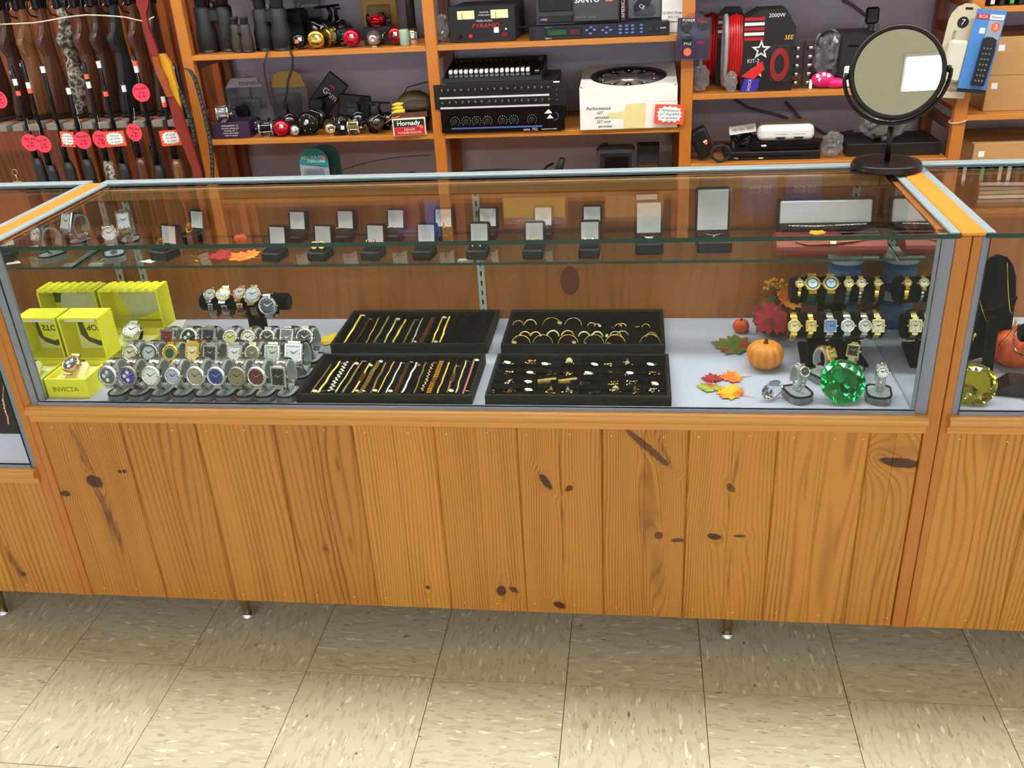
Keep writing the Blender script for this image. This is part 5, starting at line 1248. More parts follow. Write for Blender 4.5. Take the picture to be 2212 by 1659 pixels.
STOCK = [(-.060, .012), (-.058, .05), (-.044, .12), (-.030, .20), (-.026, .235), (-.042, .262), (-.050, .285), (-.044, .300), (-.030, .315), (-.016, .345), (-.012, .385), (-.012, .64), (.030, .64), (.033, .40), (.034, .345), (.030, .30), (.036, .22), (.050, .08), (.056, .012)]
def rifle(label, u, v, wm, y=1.872, rz=1.1, lower=False, fore=None):
    x = AY(u, v, y).x
    t = thing('rifle', label, 'rifle', (x, y, zr_ + .0004), (0, 0, rz), 'long guns standing in the rack')
    o = part('stock', MB().prism([(a_ * .85, b_) for a_, b_ in STOCK], -.016, .016, 'XZ'), wm, t)
    bv = o.modifiers.new('soft', 'BEVEL'); bv.width = .011; bv.segments = 2; bv.limit_method = 'ANGLE'; bv.angle_limit = R(35)
    part('butt_pad', MB().cbox(-.052, .048, -.015, .015, 0, .012, .003), BUTT, t)
    part('receiver', MB().cbox(-.016, .037, -.016, .016, .40, .60, .006), BLUED, t)
    part('trigger_guard', MB().tube([(-.012, 0, .375), (-.036, 0, .385), (-.044, 0, .405), (-.040, 0, .43), (-.014, 0, .445)], .0035, 6), BLUED, t)
    part('trigger', MB().tube([(-.012, 0, .418), (-.024, 0, .412), (-.032, 0, .404)], .002, 5), STEEL, t)
    part('barrel', MB().cyl((.014, 0, .60), .010, .52, 12), BLUED, t)
    return t
for u, v, wm, d, kw in [
    (22, 258, DWAL, 'dark walnut rifle stock at the picture edge of the rack', {}), (66, 260, DWAL, 'brown stocked rifle with silver hook near the key ring', {}), (103, 256, LWAL, 'light walnut rifle stock with ringed butt', {}), (144, 258, WALN, 'slim reddish stocked rifle beside the camouflage gun', {}),
    (187, 255, CAMO, 'camouflage stocked shotgun in the upper rack', {}), (222, 255, WALN, 'walnut stocked rifle beside the camouflage gun', {}), (256, 255, DWAL, 'dark brown stocked rifle behind the starburst tag', {}), (292, 250, SYNTH, 'black synthetic stocked rifle behind the high round tag', {}), (333, 248, WALN, 'walnut rifle with white butt line behind the bow', {}), (370, 252, DWAL, 'dark rifle nearest the shelving upright', {})]:
    rifle(d, u, v, wm, **kw)
def long_barrel(label, u, v, y=1.752, fm=SYNTH, rb=.0075, zfore=.80, dot=None, sq=None, bm_=BLUED):
    p = AY(u, v, y); zt = p.z; zlo = .095
    t = thing('shotgun', label, 'shotgun', (p.x, y, zlo), (0, 0, -.6), 'long guns standing in the lower rack')
    part('barrel', MB().lathe([(rb * .72, zt - zlo), (rb, zt - zlo - .002), (rb, zfore - zlo - .01)][::-1], 12), bm_, t)
    part('front_sight', MB().box(-.0016, .0016, -rb - .004, -rb + .002, zt - zlo - .022, zt - zlo - .010), STEEL, t)
    part('magazine_tube', MB().cyl((-.016, 0, zfore - zlo - .02), .009, .09, 10), bm_, t)
    part('fore_end', MB().lathe([(.017, .42), (.021, .46), (.021, zfore - zlo - .03), (.015, zfore - zlo)], 14, sx=1.15), fm, t)
    part('receiver', MB().cbox(-.036, .016, -.016, .016, .26, .43, .006), BLUED, t)
    part('stock', MB().prism([(-.06, 0), (-.05, .14), (-.036, .27), (.014, .27), (.030, .14), (.05, 0)], -.018, .018, 'XZ'), DWAL if fm is SYNTH else fm, t)
    for q, m, rd in ((sq, WHITE_ST, False), (dot, ORANGE_ST, True)):
        if q:
            z = AY(q[0], q[1], y).z - zlo; part('sticker', MB().lathe([(rb + .0009, z - .012), (rb + .0009, z + .012)], 12, cap=False) if not rd else MB().lathe([(rb + .0012, z - .009), (rb + .0012, z + .009)], 12, cap=False), m, t)
    return t
def c1(x, y): return (x / 4.148, y / 4.148)
for i, (mz, fm, sq, dot, d, zf_) in enumerate([
    ((100, 605), SYNTH, (133, 735), (157, 835), 'black shotgun barrel behind the key ring', .80), ((192, 540), SYNTH, (262, 765), (275, 812), 'black shotgun with touching white and orange stickers', .77), ((372, 575), SYNTH, (388, 622), None, 'long dark barrel with one white sticker near its muzzle', .78),
    ((603, 765), SYNTH, (615, 815), None, 'short barrel below the reddish stock', .79), ((745, 560), CAMO, (785, 760), (766, 685), 'camouflage shotgun with orange sticker above white', .78), ((878, 548), SYNTH, (880, 578), (950, 840), 'black barrel rising past the walnut stock', .77),
    ((1095, 725), WALN, (1110, 792), None, 'wood fore-end gun with a white muzzle sticker', .79), ((1195, 500), SYNTH, (1215, 620), (1205, 566), 'barrel carrying the high round pink tag', .76), ((1455, 850), LWAL, (1457, 892), (1475, 936), 'short gun with orange fore-end tip beside the bow', .78), ((1570, 565), SYNTH, None, None, 'thin grey barrel by the shelving upright', .78)]):
    long_barrel(d, *c1(*mz), fm=fm, sq=c1(*sq) if sq else None, dot=c1(*dot) if dot else None, zfore=zf_)
# cord through the trigger guards
pts = [AY(*c1(x, y), 1.79) for x, y in ((-40, 220), (150, 212), (300, 205), (430, 185), (560, 160), (680, 142), (780, 134), (900, 138), (1030, 145), (1130, 155), (1210, 175), (1300, 195), (1380, 150))]
solid('cord', MB().tube(pts, .0028, 6), mat('white_cord', (206, 200, 176), .7), 'thin white security cord strung through the trigger guards', 'cord')
# tags
for i, (u, v, d, dz) in enumerate([(65, 308, 'round pink tag, farther of the overlapping pair', 0), (93, 311, 'round pink tag, nearer of the overlapping pair', -.003), (179, 303, 'round pink tag below the camouflage stock', 0), (217, 301, 'round pink tag partly behind a starburst tag', .003), (290, 286, 'round pink tag hanging beside the middle starburst tag', -.004), (305, 200, 'round pink tag hanging highest, above the others', -.002), (-2, 215, 'round pink tag cut by the picture edge', 0)]):
    y = 1.722 + dz; p = AY(u, v, y)
    t = thing('round_tag', d, 'price tag', p, (0, random.uniform(-.2, .2), random.uniform(-.15, .15)), 'round pink price tags')
    part('disc', MB().lathe([(.0335, 0), (.0335, .0008)], 26, axis='Y'), PINKTAG, t)
    part('string', MB().tube([(0, .001, .028), (.003, .004, .055), (-.003, .010, .090)], .0006, 4), mat('tag_string', (220, 220, 214), .7), t)
    for k in range(3): text(t, ('Rem 870', '12 ga', '$ 195')[k], .012, (0, -.0014, .014 - .014 * k), (PI / 2, 0, 0), mat('tag_ink', (120, 20, 40), .7), shear=.3)
for u, v, w, d, y, ry in ((146, 301, .054, 'starburst tag turned sideways beside the round pair', 1.720, .10), (248, 300, .080, 'starburst price tag in the middle of the gun tags', 1.712, -.02), (369, 298, .080, 'starburst price tag beside the red bow limb', 1.716, -.03)):
    p = AY(u, v, y); star_tag(d, p, w, .058, ('SAVAGE', 'cal. 30-06', 'w/ scope', '$ 395.00'), (0, ry, .1))
p = AY(32, 372, 1.712)
t = thing('key_ring', 'metal key ring with a small brass bar, before the guns', 'key ring', p)
part('ring', MB().ring((0, 0, .0), .011, .0013, 18, 6, 'Y'), PALEGOLD, t); part('chain', MB().tube([(0, 0, -.011), (.002, 0, -.022), (.001, 0, -.034)], .0018, 5), PALEGOLD, t); part('bar', MB().cbox(-.018, .020, -.004, .004, -.042, -.034, .002), GOLD, t); part('string', MB().tube([(0, .001, .011), (.001, .015, (zr_ - .02 - p.z) * .5), (0, .0275, zr_ - .02 - p.z)], .0006, 4), SYNTH, t)
# ---- recurve bow and ornamented strap
def ribbon(pts, widths, th):
    m = MB(); V = []; n = len(pts)
    for (x, y, z), w in zip(pts, widths): V += [(x - w / 2, y - th / 2, z), (x + w / 2, y - th / 2, z), (x + w / 2, y + th / 2, z), (x - w / 2, y + th / 2, z)]
    F = [(3, 2, 1, 0), tuple((n - 1) * 4 + k for k in range(4))]
    for i in range(n - 1):
        for k in range(4): F.append((i * 4 + k, i * 4 + (k + 1) % 4, i * 4 + 4 + (k + 1) % 4, i * 4 + 4 + k))
    return m._add(V, F)
BWR = mat('bow_red', (128, 30, 26), .35, 0, .12, 20, coat=.4); BWY = mat('bow_yellow', (206, 154, 28), .35, 0, .15, 20, coat=.4); BWO = mat('bow_wood', (150, 72, 24), .35, 0, .2, 30, coat=.4)
def pathpx(l, y): return [tuple(AY(*c1(a, b), y)) for a, b in l]
t = thing('recurve_bow', 'red and yellow recurve bow leaning before the guns', 'bow')
part('upper_limb', ribbon(pathpx([(1275, -60), (1283, 40), (1290, 120), (1318, 260), (1370, 420), (1400, 500)], 1.69), [.046, .044, .020, .020, .030, .022], .014), BWR, t)
part('riser', ribbon(pathpx([(1400, 500), (1425, 600), (1470, 700), (1500, 790), (1530, 860)], 1.69), [.022, .022, .028, .020, .022], .030), BWO, t)
part('grip_face', ribbon(pathpx([(1448, 480), (1490, 560), (1530, 700), (1570, 820), (1600, 930), (1620, 1010)], 1.70), [.024, .034, .032, .030, .018, .006], .016), BWY, t)
part('lower_limb', ribbon(pathpx([(1530, 860), (1570, 960), (1620, 1120), (1670, 1250), (1720, 1400), (1760, 1500), (1800, 1700)], 1.69), [.022, .036, .044, .042, .036, .032, .028], .013), BWR, t)
t = thing('ornamented_strap', 'black strap with silver scroll pattern hanging at the shelving upright', 'strap')
for k, l in enumerate(([(1650, 610), (1700, 630), (1740, 690), (1775, 800), (1810, 930), (1845, 1080), (1880, 1250), (1900, 1420), (1905, 1600)], [(1605, 800), (1660, 930), (1700, 1060), (1735, 1190), (1745, 1320), (1738, 1480), (1735, 1640)])):
    P = pathpx(l, 1.705 - .006 * k); part('band', ribbon(P, [.015] * len(P), .004), SYNTH, t)
    sc = MB()
    for i in range(len(P) - 1):
        A, B = Vector(P[i]), Vector(P[i + 1]); n = max(2, int((B - A).length / .016))
        for j in range(n):
            q = A.lerp(B, (j + .5) / n); sc.ring((q.x + (.0018 if j % 2 else -.0018), q.y - .0028, q.z), .0042, .0007, 10, 4, 'Y', a0=40 if j % 2 else 220, a1=300 if j % 2 else 480)
    part('scrollwork', sc, mat('silver_scroll', (150, 160, 158), .4, .5), t)

# ================================================================ goods on the shelves
def cB(x, y): return (400 + x / 4.022, y / 4.022)
def cC(x, y): return (920 + x / 3.814, y / 3.814)
def cD(x, y): return (1440 + x / 2.865, y / 2.865)
RUB = mat('rubber_black', (26, 27, 30), .6, 0, .15, 200, .1); RUBB = mat('rubber_brown', (52, 46, 42), .6, 0, .12, 200); LENS = mat('lens_coating', (40, 30, 60), .05, .2)
def binoculars(label, u, Y, w, h, m, z=Z1, rz=0.0, br=.4):
    x = AY(u, 60, Y).x; t = thing('binoculars', label, 'binoculars', (x, Y, z + .0003), (0, 0, rz), 'binoculars on the top shelf'); r_ = w * .25
    for s in (-1, 1):
        c = (s * w * .25, 0, 0); b = part('barrel', MB().lathe([(r_ * .86, 0), (r_, .004), (r_ * .98, h * .36), (r_ * .80, h * .50), (r_ * .84, h * .76), (r_ * .62, h * .80)], 20, c=c), m, t)
        part('eyepiece', MB().lathe([(r_ * .52, h * .79), (r_ * .60, h * .83), (r_ * .60, h * .93), (r_ * .70, h * .95), (r_ * .66, h)], 18, c=c), RUB, b)
        part('objective_ring', MB().lathe([(r_ * 1.03, .002), (r_ * 1.03, .010)], 20, c=c, cap=False), DARKSTEEL, b)
    part('bridge', MB().cbox(-w * .18, w * .18, -r_ * .5, r_ * .5, h * .52, h * .74, .006), m, t)
    part('focus_wheel', MB().lathe([(r_ * .3, h * .74), (r_ * .34, h * .75), (r_ * .34, h * .86), (r_ * .3, h * .87)], 14), DARKSTEEL, t)
    return t
binoculars('large black binoculars at the shelf end beside the gun rack', 466, 1.85, .150, .20, RUB, rz=.3)
binoculars('compact brown-grey binoculars between two larger black pairs', 519, 1.795, .092, .122, RUBB, rz=-.35)
binoculars('black binoculars with lens covers, neck strap hanging down', 587, 1.825, .150, .182, RUB, rz=-.25)
P_ = [AY(*cB(x, y), yy) for x, y, yy in ((700, 400, 1.80), (720, 430, 1.745), (705, 480, 1.738), (685, 560, 1.738), (690, 640, 1.74), (705, 720, 1.745), (725, 800, 1.75), (745, 900, 1.76), (790, 960, 1.77), (840, 940, 1.77), (880, 820, 1.76), (895, 700, 1.75), (935, 580, 1.745), (935, 500, 1.74), (905, 430, 1.742), (890, 395, 1.80))]
solid('neck_strap', MB().tube(P_, .0042, 6, flat=.5), RUB, 'black neck strap looping down from the binoculars', 'strap')
# ---- fishing reels
LINE = mat('fishing_line', (120, 116, 60), .5, 0, .2, 400, stretch=(1, 1, 12))
def reel_drum(label, u, v, Y, r_, w, sm, fm, z, rz=0.0, spool=LINE, zoff=0.0, tilt=0.0):
    """conventional reel: two side plates, spool, cross bars, crank"""
    x = AY(u, v, Y).x; t = thing('fishing_reel', label, 'fishing reel', (x, Y, z + .0003 + zoff), (tilt, 0, rz), 'fishing reels')
    for s in (-1, 1): part('side_plate', MB().lathe([(r_ * .85, -.003), (r_, -.002), (r_, .002), (r_ * .8, .006), (r_ * .3, .008)] if s > 0 else [(r_ * .3, -.008), (r_ * .8, -.006), (r_, -.002), (r_, .002), (r_ * .85, .003)], 24, axis='X', c=(s * w / 2, 0, r_)), sm, t)
    part('spool', MB().lathe([(r_ * .78, -w / 2 + .003), (r_ * .78, -w / 2 + .006), (r_ * .58, -w / 2 + .007), (r_ * .62, 0), (r_ * .58, w / 2 - .007), (r_ * .78, w / 2 - .006), (r_ * .78, w / 2 - .003)], 22, axis='X', c=(0, 0, r_)), spool, t)
    for q in (35, 145, 200, 270, 340): part('cross_bar', MB().cyl((-w / 2, math.cos(R(q)) * r_ * .88, r_ + math.sin(R(q)) * r_ * .88), .0022, w, 8, 'X'), fm, t)
    c = part('crank', MB().tube([(w / 2 + .010, -r_ * .5, r_ * .7), (w / 2 + .012, 0, r_), (w / 2 + .010, r_ * .55, r_ * 1.25)], .0028, 6, flat=.6), fm, t)
    for y_, z_ in ((-r_ * .5, r_ * .7), (r_ * .55, r_ * 1.25)): part('knob', MB().lathe([(.003, 0), (.0065, .004), (.0065, .013), (.003, .016)], 10, axis='X', c=(w / 2 + .011, y_, z_)), BLACKPL, c)
    part('reel_foot', MB().cbox(-.010, .010, -r_ * .9, r_ * .9, .0002, .004, .001), fm, t)
    return t
def reel_disc(label, u, v, Y, r_, m, z, rz=0.0, back=BLACKGL, holes=True, dots=None, tilt=-.15, rear=.026):
    """round reel with its decorated side plate toward the aisle"""
    x = AY(u, v, Y).x; t = thing('fishing_reel', label, 'fishing reel', (x, Y, z + .001 + (.004 if tilt < 0 else 0)), (tilt, 0, rz), 'fishing reels')
    part('side_plate', MB().lathe([(r_ * .9, -.004), (r_, 0), (r_ * .97, .005), (r_ * .7, .009), (r_ * .2, .011)], 28, axis='Y', c=(0, 0, r_)), m, t)
    part('spool', MB().lathe([(r_ * .80, -rear), (r_ * .82, -.004)], 22, axis='Y', c=(0, 0, r_)), back, t)
    part('rear_plate', MB().lathe([(r_ * .8, -rear - .006), (r_ * .98, -rear - .003), (r_ * .98, -rear)], 24, axis='Y', c=(0, 0, r_)), m, t)
    part('hub', MB().lathe([(r_ * .18, .010), (r_ * .16, .014)], 14, axis='Y', c=(0, 0, r_)), CHROME, t)
    if holes:
        for k in range(7):
            a = 2 * PI * k / 7; part('rivet', MB().lathe([(r_ * .06, .0), (r_ * .05, .0095)], 8, axis='Y', c=(math.cos(a) * r_ * .66, 0, r_ + math.sin(a) * r_ * .66)), CHROME, t)
    if dots is not None: sticker(t, -r_ * .3, r_ * .9, dots, .013, -.0125)
    sticker(t, r_ * .15, r_ * 1.15, WHITE_ST, .013, -.0125)
    part('reel_foot', MB().cbox(-r_ * .8, r_ * .8, .008, .018, -.0002, .004, .001), DARKSTEEL, t)
    return t
def reel_bell(label, u, v, Y, r_, m, z, rz=0.0, body=BLACKPL):
    """spincast reel with a rounded nose cone"""
    x = AY(u, v, Y).x; t = thing('fishing_reel', label, 'fishing reel', (x, Y, z + .0003), (0, 0, rz), 'fishing reels')
    part('nose_cone', MB().lathe([(r_, 0), (r_ * 1.0, .012), (r_ * .86, .028), (r_ * .5, .042), (r_ * .2, .046), (r_ * .14, .040)], 26, axis='Y', c=(0, 0, r_ + .004)), m, t)
    part('body', MB().lathe([(r_ * .5, -.030), (r_ * .9, -.022), (r_ * .96, -.001)], 22, axis='Y', c=(0, 0, r_ + .004)), body, t)
    c = part('crank', MB().tube([(r_ * .9, .012, r_), (r_ * 1.2, .012, r_), (r_ * 1.25, .012, r_ * 1.6)], .0025, 6), STEEL, t)
    part('knob', MB().lathe([(.004, 0), (.0075, .005), (.006, .014)], 10, axis='X', c=(r_ * 1.24, .012, r_ * 1.62)), BLACKPL, c)
    part('reel_foot', MB().cbox(-.009, .009, -.02, .035, -.0002, .005, .001), STEEL, t)
    return t
def reel_spin(label, u, v, Y, s, m, z, rz=0.0, acc=DARKSTEEL):
    x = AY(u, v, Y).x; t = thing('fishing_reel', label, 'fishing reel', (x, Y, z + .0003), (0, 0, rz), 'fishing reels')
    part('body', MB().ball((0, .01, .042 * s), .020 * s, .034 * s, .024 * s, 14, 10), m, t)
    part('spool', MB().lathe([(.024 * s, 0), (.024 * s, .006 * s), (.018 * s, .008 * s), (.018 * s, .024 * s), (.025 * s, .026 * s), (.022 * s, .034 * s), (.008 * s, .038 * s)], 20, axis='Y', c=(0, -.015 * s, .042 * s)), acc, t)
    part('rotor', MB().lathe([(.028 * s, -.016 * s), (.029 * s, .010 * s), (.025 * s, .012 * s)], 20, axis='Y', c=(0, -.006 * s, .042 * s)), m, t)
    part('bail', MB().tube([(-.029 * s, -.01 * s, .042 * s), (-.034 * s, -.035 * s, .055 * s), (0, -.058 * s, .075 * s), (.034 * s, -.035 * s, .055 * s), (.029 * s, -.01 * s, .042 * s)], .0013, 6), STEEL, t)
    st = part('stem', MB().tube([(0, .02 * s, .06 * s), (0, .03 * s, .085 * s), (0, .02 * s, .105 * s)], [.008 * s, .006 * s, .006 * s], 8), m, t)
    part('reel_foot', MB().cbox(-.008 * s, .008 * s, -.025 * s, .06 * s, .103 * s, .109 * s, .001), m, st)
    c = part('crank', MB().tube([(.018 * s, .015 * s, .042 * s), (.045 * s, .015 * s, .042 * s), (.056 * s, .0, .02 * s)], .003 * s, 6), acc, t)
    part('knob', MB().ball((.060 * s, -.002, .018 * s), .011 * s, .006 * s, .008 * s, 10, 7), BLACKPL, c)
    part('stand_foot', MB().cbox(-.012 * s, .012 * s, -.01, .03, 0, .02 * s, .003), m, t)
    return t
REDM = mat('anodised_red', (190, 20, 44), .22, .7, .1); DRED = mat('dark_red_metal', (128, 18, 28), .25, .7, .1); GOLDP = mat('gold_plate', (206, 164, 70), .2, 1, .08); BRASS = mat('brass_dull', (150, 126, 66), .3, 1, .1); SILV = mat('brushed_silver', (196, 196, 200), .25, .9, .06); TEAL = mat('teal_metal', (28, 90, 84), .3, .6, .1); BLKM = mat('black_metal', (24, 25, 28), .28, .6, .1)
reel_disc('black disc reel with an orange sticker, beside the gold one', 646, 88, 1.80, .026, BLKM, Z1, .25, dots=ORANGE_ST)
reel_disc('gold disc reel with round rivets on the top shelf', 683, 88, 1.785, .032, GOLDP, Z1, .2, back=BRASS)
reel_drum('brass conventional reel behind the gold disc reel', 712, 82, 1.84, .036, .032, BRASS, BRASS, Z1, .9)
reel_spin('large black spinning reel with raised foot', 700, 50, 1.93, 1.25, BLKM, Z1, -.6)
reel_drum('dark reel with a teal cap behind the bright red one', 738, 72, 1.86, .036, .036, BLKM, DARKSTEEL, Z1, .5, spool=TEAL)
reel_disc('bright red disc reel with rivets on the top shelf', 758, 82, 1.79, .030, REDM, Z1, .1)
reel_bell('silver oval-nosed reel between two red reels', 808, 82, 1.80, .026, SILV, Z1, .15)
reel_disc('dark red disc reel with white sticker near the shelf end', 853, 80, 1.80, .030, DRED, Z1, -.1)
reel_drum('red and black baitcasting reel propped on the package', 812, 42, 1.86, .024, .055, BLKM, REDM, Z1 + .062, .35, spool=REDM)
t, w, h = crate('carton', 'low dark carton under the propped baitcasting reel', 'box', 785, 845, 62, 96, 1.845, .08, BLACKPL, Z1, h=.061)
t, w, h = crate('blister_pack', 'gold-coloured blister pack standing behind the red reels', 'package', 780, 856, -40, 62, 1.99, .012, mat('gold_card', (176, 138, 60), .45, .2, .1), Z1)
part('bubble', MB().cbox(-w * .34, w * .34, -.022, 0, h * .12, h * .62, .008), CLEARPL, t); part('lure', MB().ball((0, -.008, h * .35), .018, .008, .03, 10, 8), BRASS, t)
t = thing('flashlight', 'pair-ended black flashlight with clear lens, at the shelf end', 'flashlight', (AY(890, 60, 1.83).x, 1.83, Z1 + .0003))
part('head', MB().lathe([(.022, 0), (.024, .004), (.024, .040), (.017, .055)], 18), CHROME, t); part('barrel', MB().lathe([(.016, .055), (.016, .16), (.019, .165), (.019, .19)], 16), BLACKPL, t)
solid('lens_jar', MB().lathe([(.016, 0), (.018, .003), (.018, .05), (.014, .055)], 16), mat('pale_green_glass', (150, 180, 150), .15), 'small pale green capsule beside the flashlight', 'jar', (AY(873, 75, 1.80).x, 1.80, Z1 + .0003))
t, w, h = crate('card_pack', 'grey-green packaging card behind the black spinning reel', 'package', 634, 690, -30, 32, 2.08, .004, mat('sage_card', (96, 112, 104), .6), Z1); text(t, 'Cummings', .020, (0, -.0008, AY(662, 12, 2.08).z - Z1), m=MATS['ink_white'])
# ---- second shelf, first bay
def clamshell(label, u0, u1, v0, v1, Y, m, z0=None, tilt=-.1, depth=.03, rz=0.0, round_=0):
    x, w, zb, h = rect(u0, u1, v0, v1, Y)
    if z0 is not None: h += zb - z0; zb = z0
    t = thing('clamshell_pack', label, 'package', (x, Y, zb + .004), (tilt, 0, rz), 'plastic clamshell packs')
    ol = [(-w / 2, 0), (w / 2, 0), (w / 2, h * .8), (w * .38, h * .93), (w * .2, h), (-w * .2, h), (-w * .38, h * .93), (-w / 2, h * .8)]
    part('card', MB().prism([(a * .94, b * .97 + .002) for a, b in ol], .002, .0035, 'XZ'), m, t)
    part('shell', MB().prism(ol, -.0005, .0015, 'XZ'), CLEARPL, t)
    part('bubble', MB().cbox(-w * .33, w * .33, -depth, -.001, h * .10, h * .60, depth * .3), CLEARPL, t)
    return t, w, h
t, w, h = clamshell('clear clamshell pack with a dark reel inside, white arched header', 484, 574, 166, 262, 1.93, mat('smoke_card', (120, 116, 118), .5), Z2); part('header', MB().prism([(-w * .44, h * .78), (w * .44, h * .78), (w * .30, h * .95), (-w * .30, h * .95)], -.003, -.0008, 'XZ'), mat('silver_header', (170, 168, 172), .4), t); text(t, 'PENMAN', .020, (w * .12, -.0036, h * .85), m=MATS['ink_black']); part('packed_reel', MB().lathe([(.024, 0), (.026, .004), (.018, .010), (.018, .024), (.026, .028)], 18, axis='Y', c=(0, -.030, h * .35)), BLKM, t)
reel_drum('silver open reel at the shelf end over a purple box', 480, 232, 1.80, .034, .040, CHROME, SILV, Z2, .25, spool=SILV, zoff=.062)
t, w, h = crate('carton', 'flat purple box with fine white print under the silver reel', 'box', 457, 538, 258, 298, 1.775, .11, mat('purple_box', (50, 30, 62), .4, 0, .1), Z2, h=.061)
for k in range(5): text(t, ('AMBASSADEUR  C3', 'precision casting reel', '5 bearing  6.3 : 1', 'instant anti-reverse', 'made in sweden')[k], .008, (0, -.0008, .048 - .009 * k))
t, w, h = clamshell('round-topped gold and grey pack behind the cord loop', 583, 664, 155, 262, 1.98, mat('grey_gold_card', (150, 148, 152), .5), Z2, round_=1); part('gold_cap', MB().prism([(-w * .46, h * .70), (w * .46, h * .70), (w * .36, h * .92), (w * .18, h * .985), (-w * .18, h * .985), (-w * .36, h * .92)], -.003, -.0008, 'XZ'), mat('gold_foil', (170, 134, 50), .35, .3), t); text(t, 'ECCO', .024, (w * .12, -.0036, h * .78), m=MATS['ink_gold'])
reel_drum('black and silver baitcasting reel beside the purple box', 573, 262, 1.80, .030, .046, SILV, SILV, Z2, .2, spool=BLKM)
reel_disc('glossy red reel with a white sticker on the second shelf', 606, 276, 1.775, .030, REDM, Z2, .1, holes=False, tilt=-.3)
reel_disc('round black fly reel with green edge', 661, 264, 1.785, .042, BLKM, Z2, -.15, back=mat('green_line', (60, 150, 60), .4))
reel_bell('chrome spincast reel with bright round nose', 713, 266, 1.79, .028, CHROME, Z2, .35, body=CHROME)
reel_drum('chrome reel wound with olive line', 764, 266, 1.79, .032, .036, CHROME, CHROME, Z2, .1)
reel_spin('black spinning reel beside the leather gloves', 806, 258, 1.80, 1.0, BLKM, Z2, .7)
reel_spin('dark spinning reel behind the green-edged fly reel', 690, 225, 1.92, 1.1, BLKM, Z2, -.3)
reel_spin('black reel inside the cord loop, behind the red reel', 620, 225, 1.90, .95, BLKM, Z2, .4)
t = thing('foil_pack', 'black soft bait pack leaning, printed Gamma', 'package', (AY(672, 250, 1.97).x, 1.99, Z2 + .036), (-.12, .72, 0), 'black soft packs')
part('pouch', MB().cbox(-.046, .046, 0, .010, 0, .185, .004), BLACKPL, t); text(t, 'Gam', .034, (.006, -.0008, .112), m=MATS['ink_white'], bold=.0006); part('logo', MB().prism([(-.02, .138), (0, .150), (.012, .138)], -.001, -.0002, 'XZ'), MATS['ink_red'], t)
t = thing('foil_pack', 'second black soft bait pack in front, printed Gamma Gold', 'package', (AY(765, 235, 1.95).x, 1.945, Z2 + .035), (-.12, .12, 0), 'black soft packs')
part('pouch', MB().cbox(-.068, .062, 0, .010, 0, .085, .006), BLACKPL, t); text(t, 'Gamma', .020, (-.010, -.0008, .045), m=MATS['ink_grey']); text(t, 'GOLD', .016, (-.006, -.0008, .024), m=MATS['ink_grey'])
# more reels and accessories crowding the second shelf
reel_drum('dark baitcasting reel behind the red second-shelf reel', 590, 240, 1.87, .030, .040, BLKM, DARKSTEEL, Z2, .5, spool=BLKM)
reel_drum('small black reel lying behind the chrome spincast reel', 742, 246, 1.87, .030, .038, BLKM, SILV, Z2, -.4, spool=SILV)
reel_spin('black spinning reel standing behind the olive line reel', 775, 240, 1.88, 1.0, BLKM, Z2, .2)
reel_disc('plain black reel between the chrome pair', 738, 274, 1.775, .020, BLKM, Z2, .3, holes=False)
reel_disc('small silver reel beside the cord loop end', 636, 282, 1.772, .020, SILV, Z2, -.3, holes=False)
reel_spin('dark reel beside the brown gloves, foot in the air', 832, 250, 1.86, .95, BLKM, Z2, 1.2)
reel_drum('silver reel with black plates inside the clamshell row', 545, 238, 1.86, .030, .036, BLKM, CHROME, Z2, .3, spool=SILV)
t, w, h = crate('binocular_case', 'soft black binocular case at the back of the top shelf', 'case', 618, 652, 22, 96, 1.93, .10, RUB, Z1, b=.012); part('flap', MB().cbox(-w * .52, w * .52, -.006, .05, h * .6, h * 1.03, .006), RUB, t)
t, w, h = crate('reel_case', 'black zipped reel case behind the black disc reel', 'case', 655, 690, 40, 96, 2.0, .08, BLACKPL, Z1, b=.010); part('zip', MB().box(-w * .5, w * .5, -.0012, 0, h * .5, h * .53), STEEL, t)
reel_spin('smaller black spinning reel behind the teal-capped reel', 732, 52, 2.05, 1.1, BLKM, Z1, .5)
reel_drum('dark reel with red crank behind the silver oval one', 832, 66, 1.90, .028, .040, BLKM, DRED, Z1, -.3, spool=DARKSTEEL)
# ammunition-tool box with gloves on top
t, w, h = crate('carton', 'black, white and red box printed Hornady', 'box', 850, 920, 264, 302, 1.735, .16, mat('cream_box', (232, 222, 190), .5), Z2, rz=.16, h=.062)
part('black_band', MB().box(-w * .46, w * .46, -.0008, 0, h * .52, h * .94), MATS['ink_black'], t); part('red_band', MB().box(-w * .46, w * .46, -.0008, 0, h * .05, h * .50), MATS['ink_red'], t)
text(t, 'Hornady', .024, (-.002, -.0014, h * .73), m=MATS['ink_white'], bold=.0006); text(t, 'DELUXE', .011, (0, -.0014, h * .36), m=MATS['ink_white']); text(t, 'POWDER MEASURE', .010, (0, -.0014, h * .18), m=MATS['ink_white']); part('side_band', MB().box(w / 2, w / 2 + .0008, .01, .15, h * .1, h * .94), MATS['ink_black'], t); sticker(t, w * .36, h * .5, ORANGE_ST, .014, -.0018, round_=True)
LB = mat('brown_leather_glove', (92, 48, 30), .6, 0, .15, 60, .2); DB = mat('dark_brown_suede', (58, 46, 36), .8, 0, .15, 60); YG = mat('yellow_leather', (230, 196, 60), .6)
t = thing('leather_glove', 'brown leather glove with yellow fingers lying on the printed box', 'glove', (AY(890, 245, 1.80).x, 1.80, Z2 + .064), (0, 0, .1))
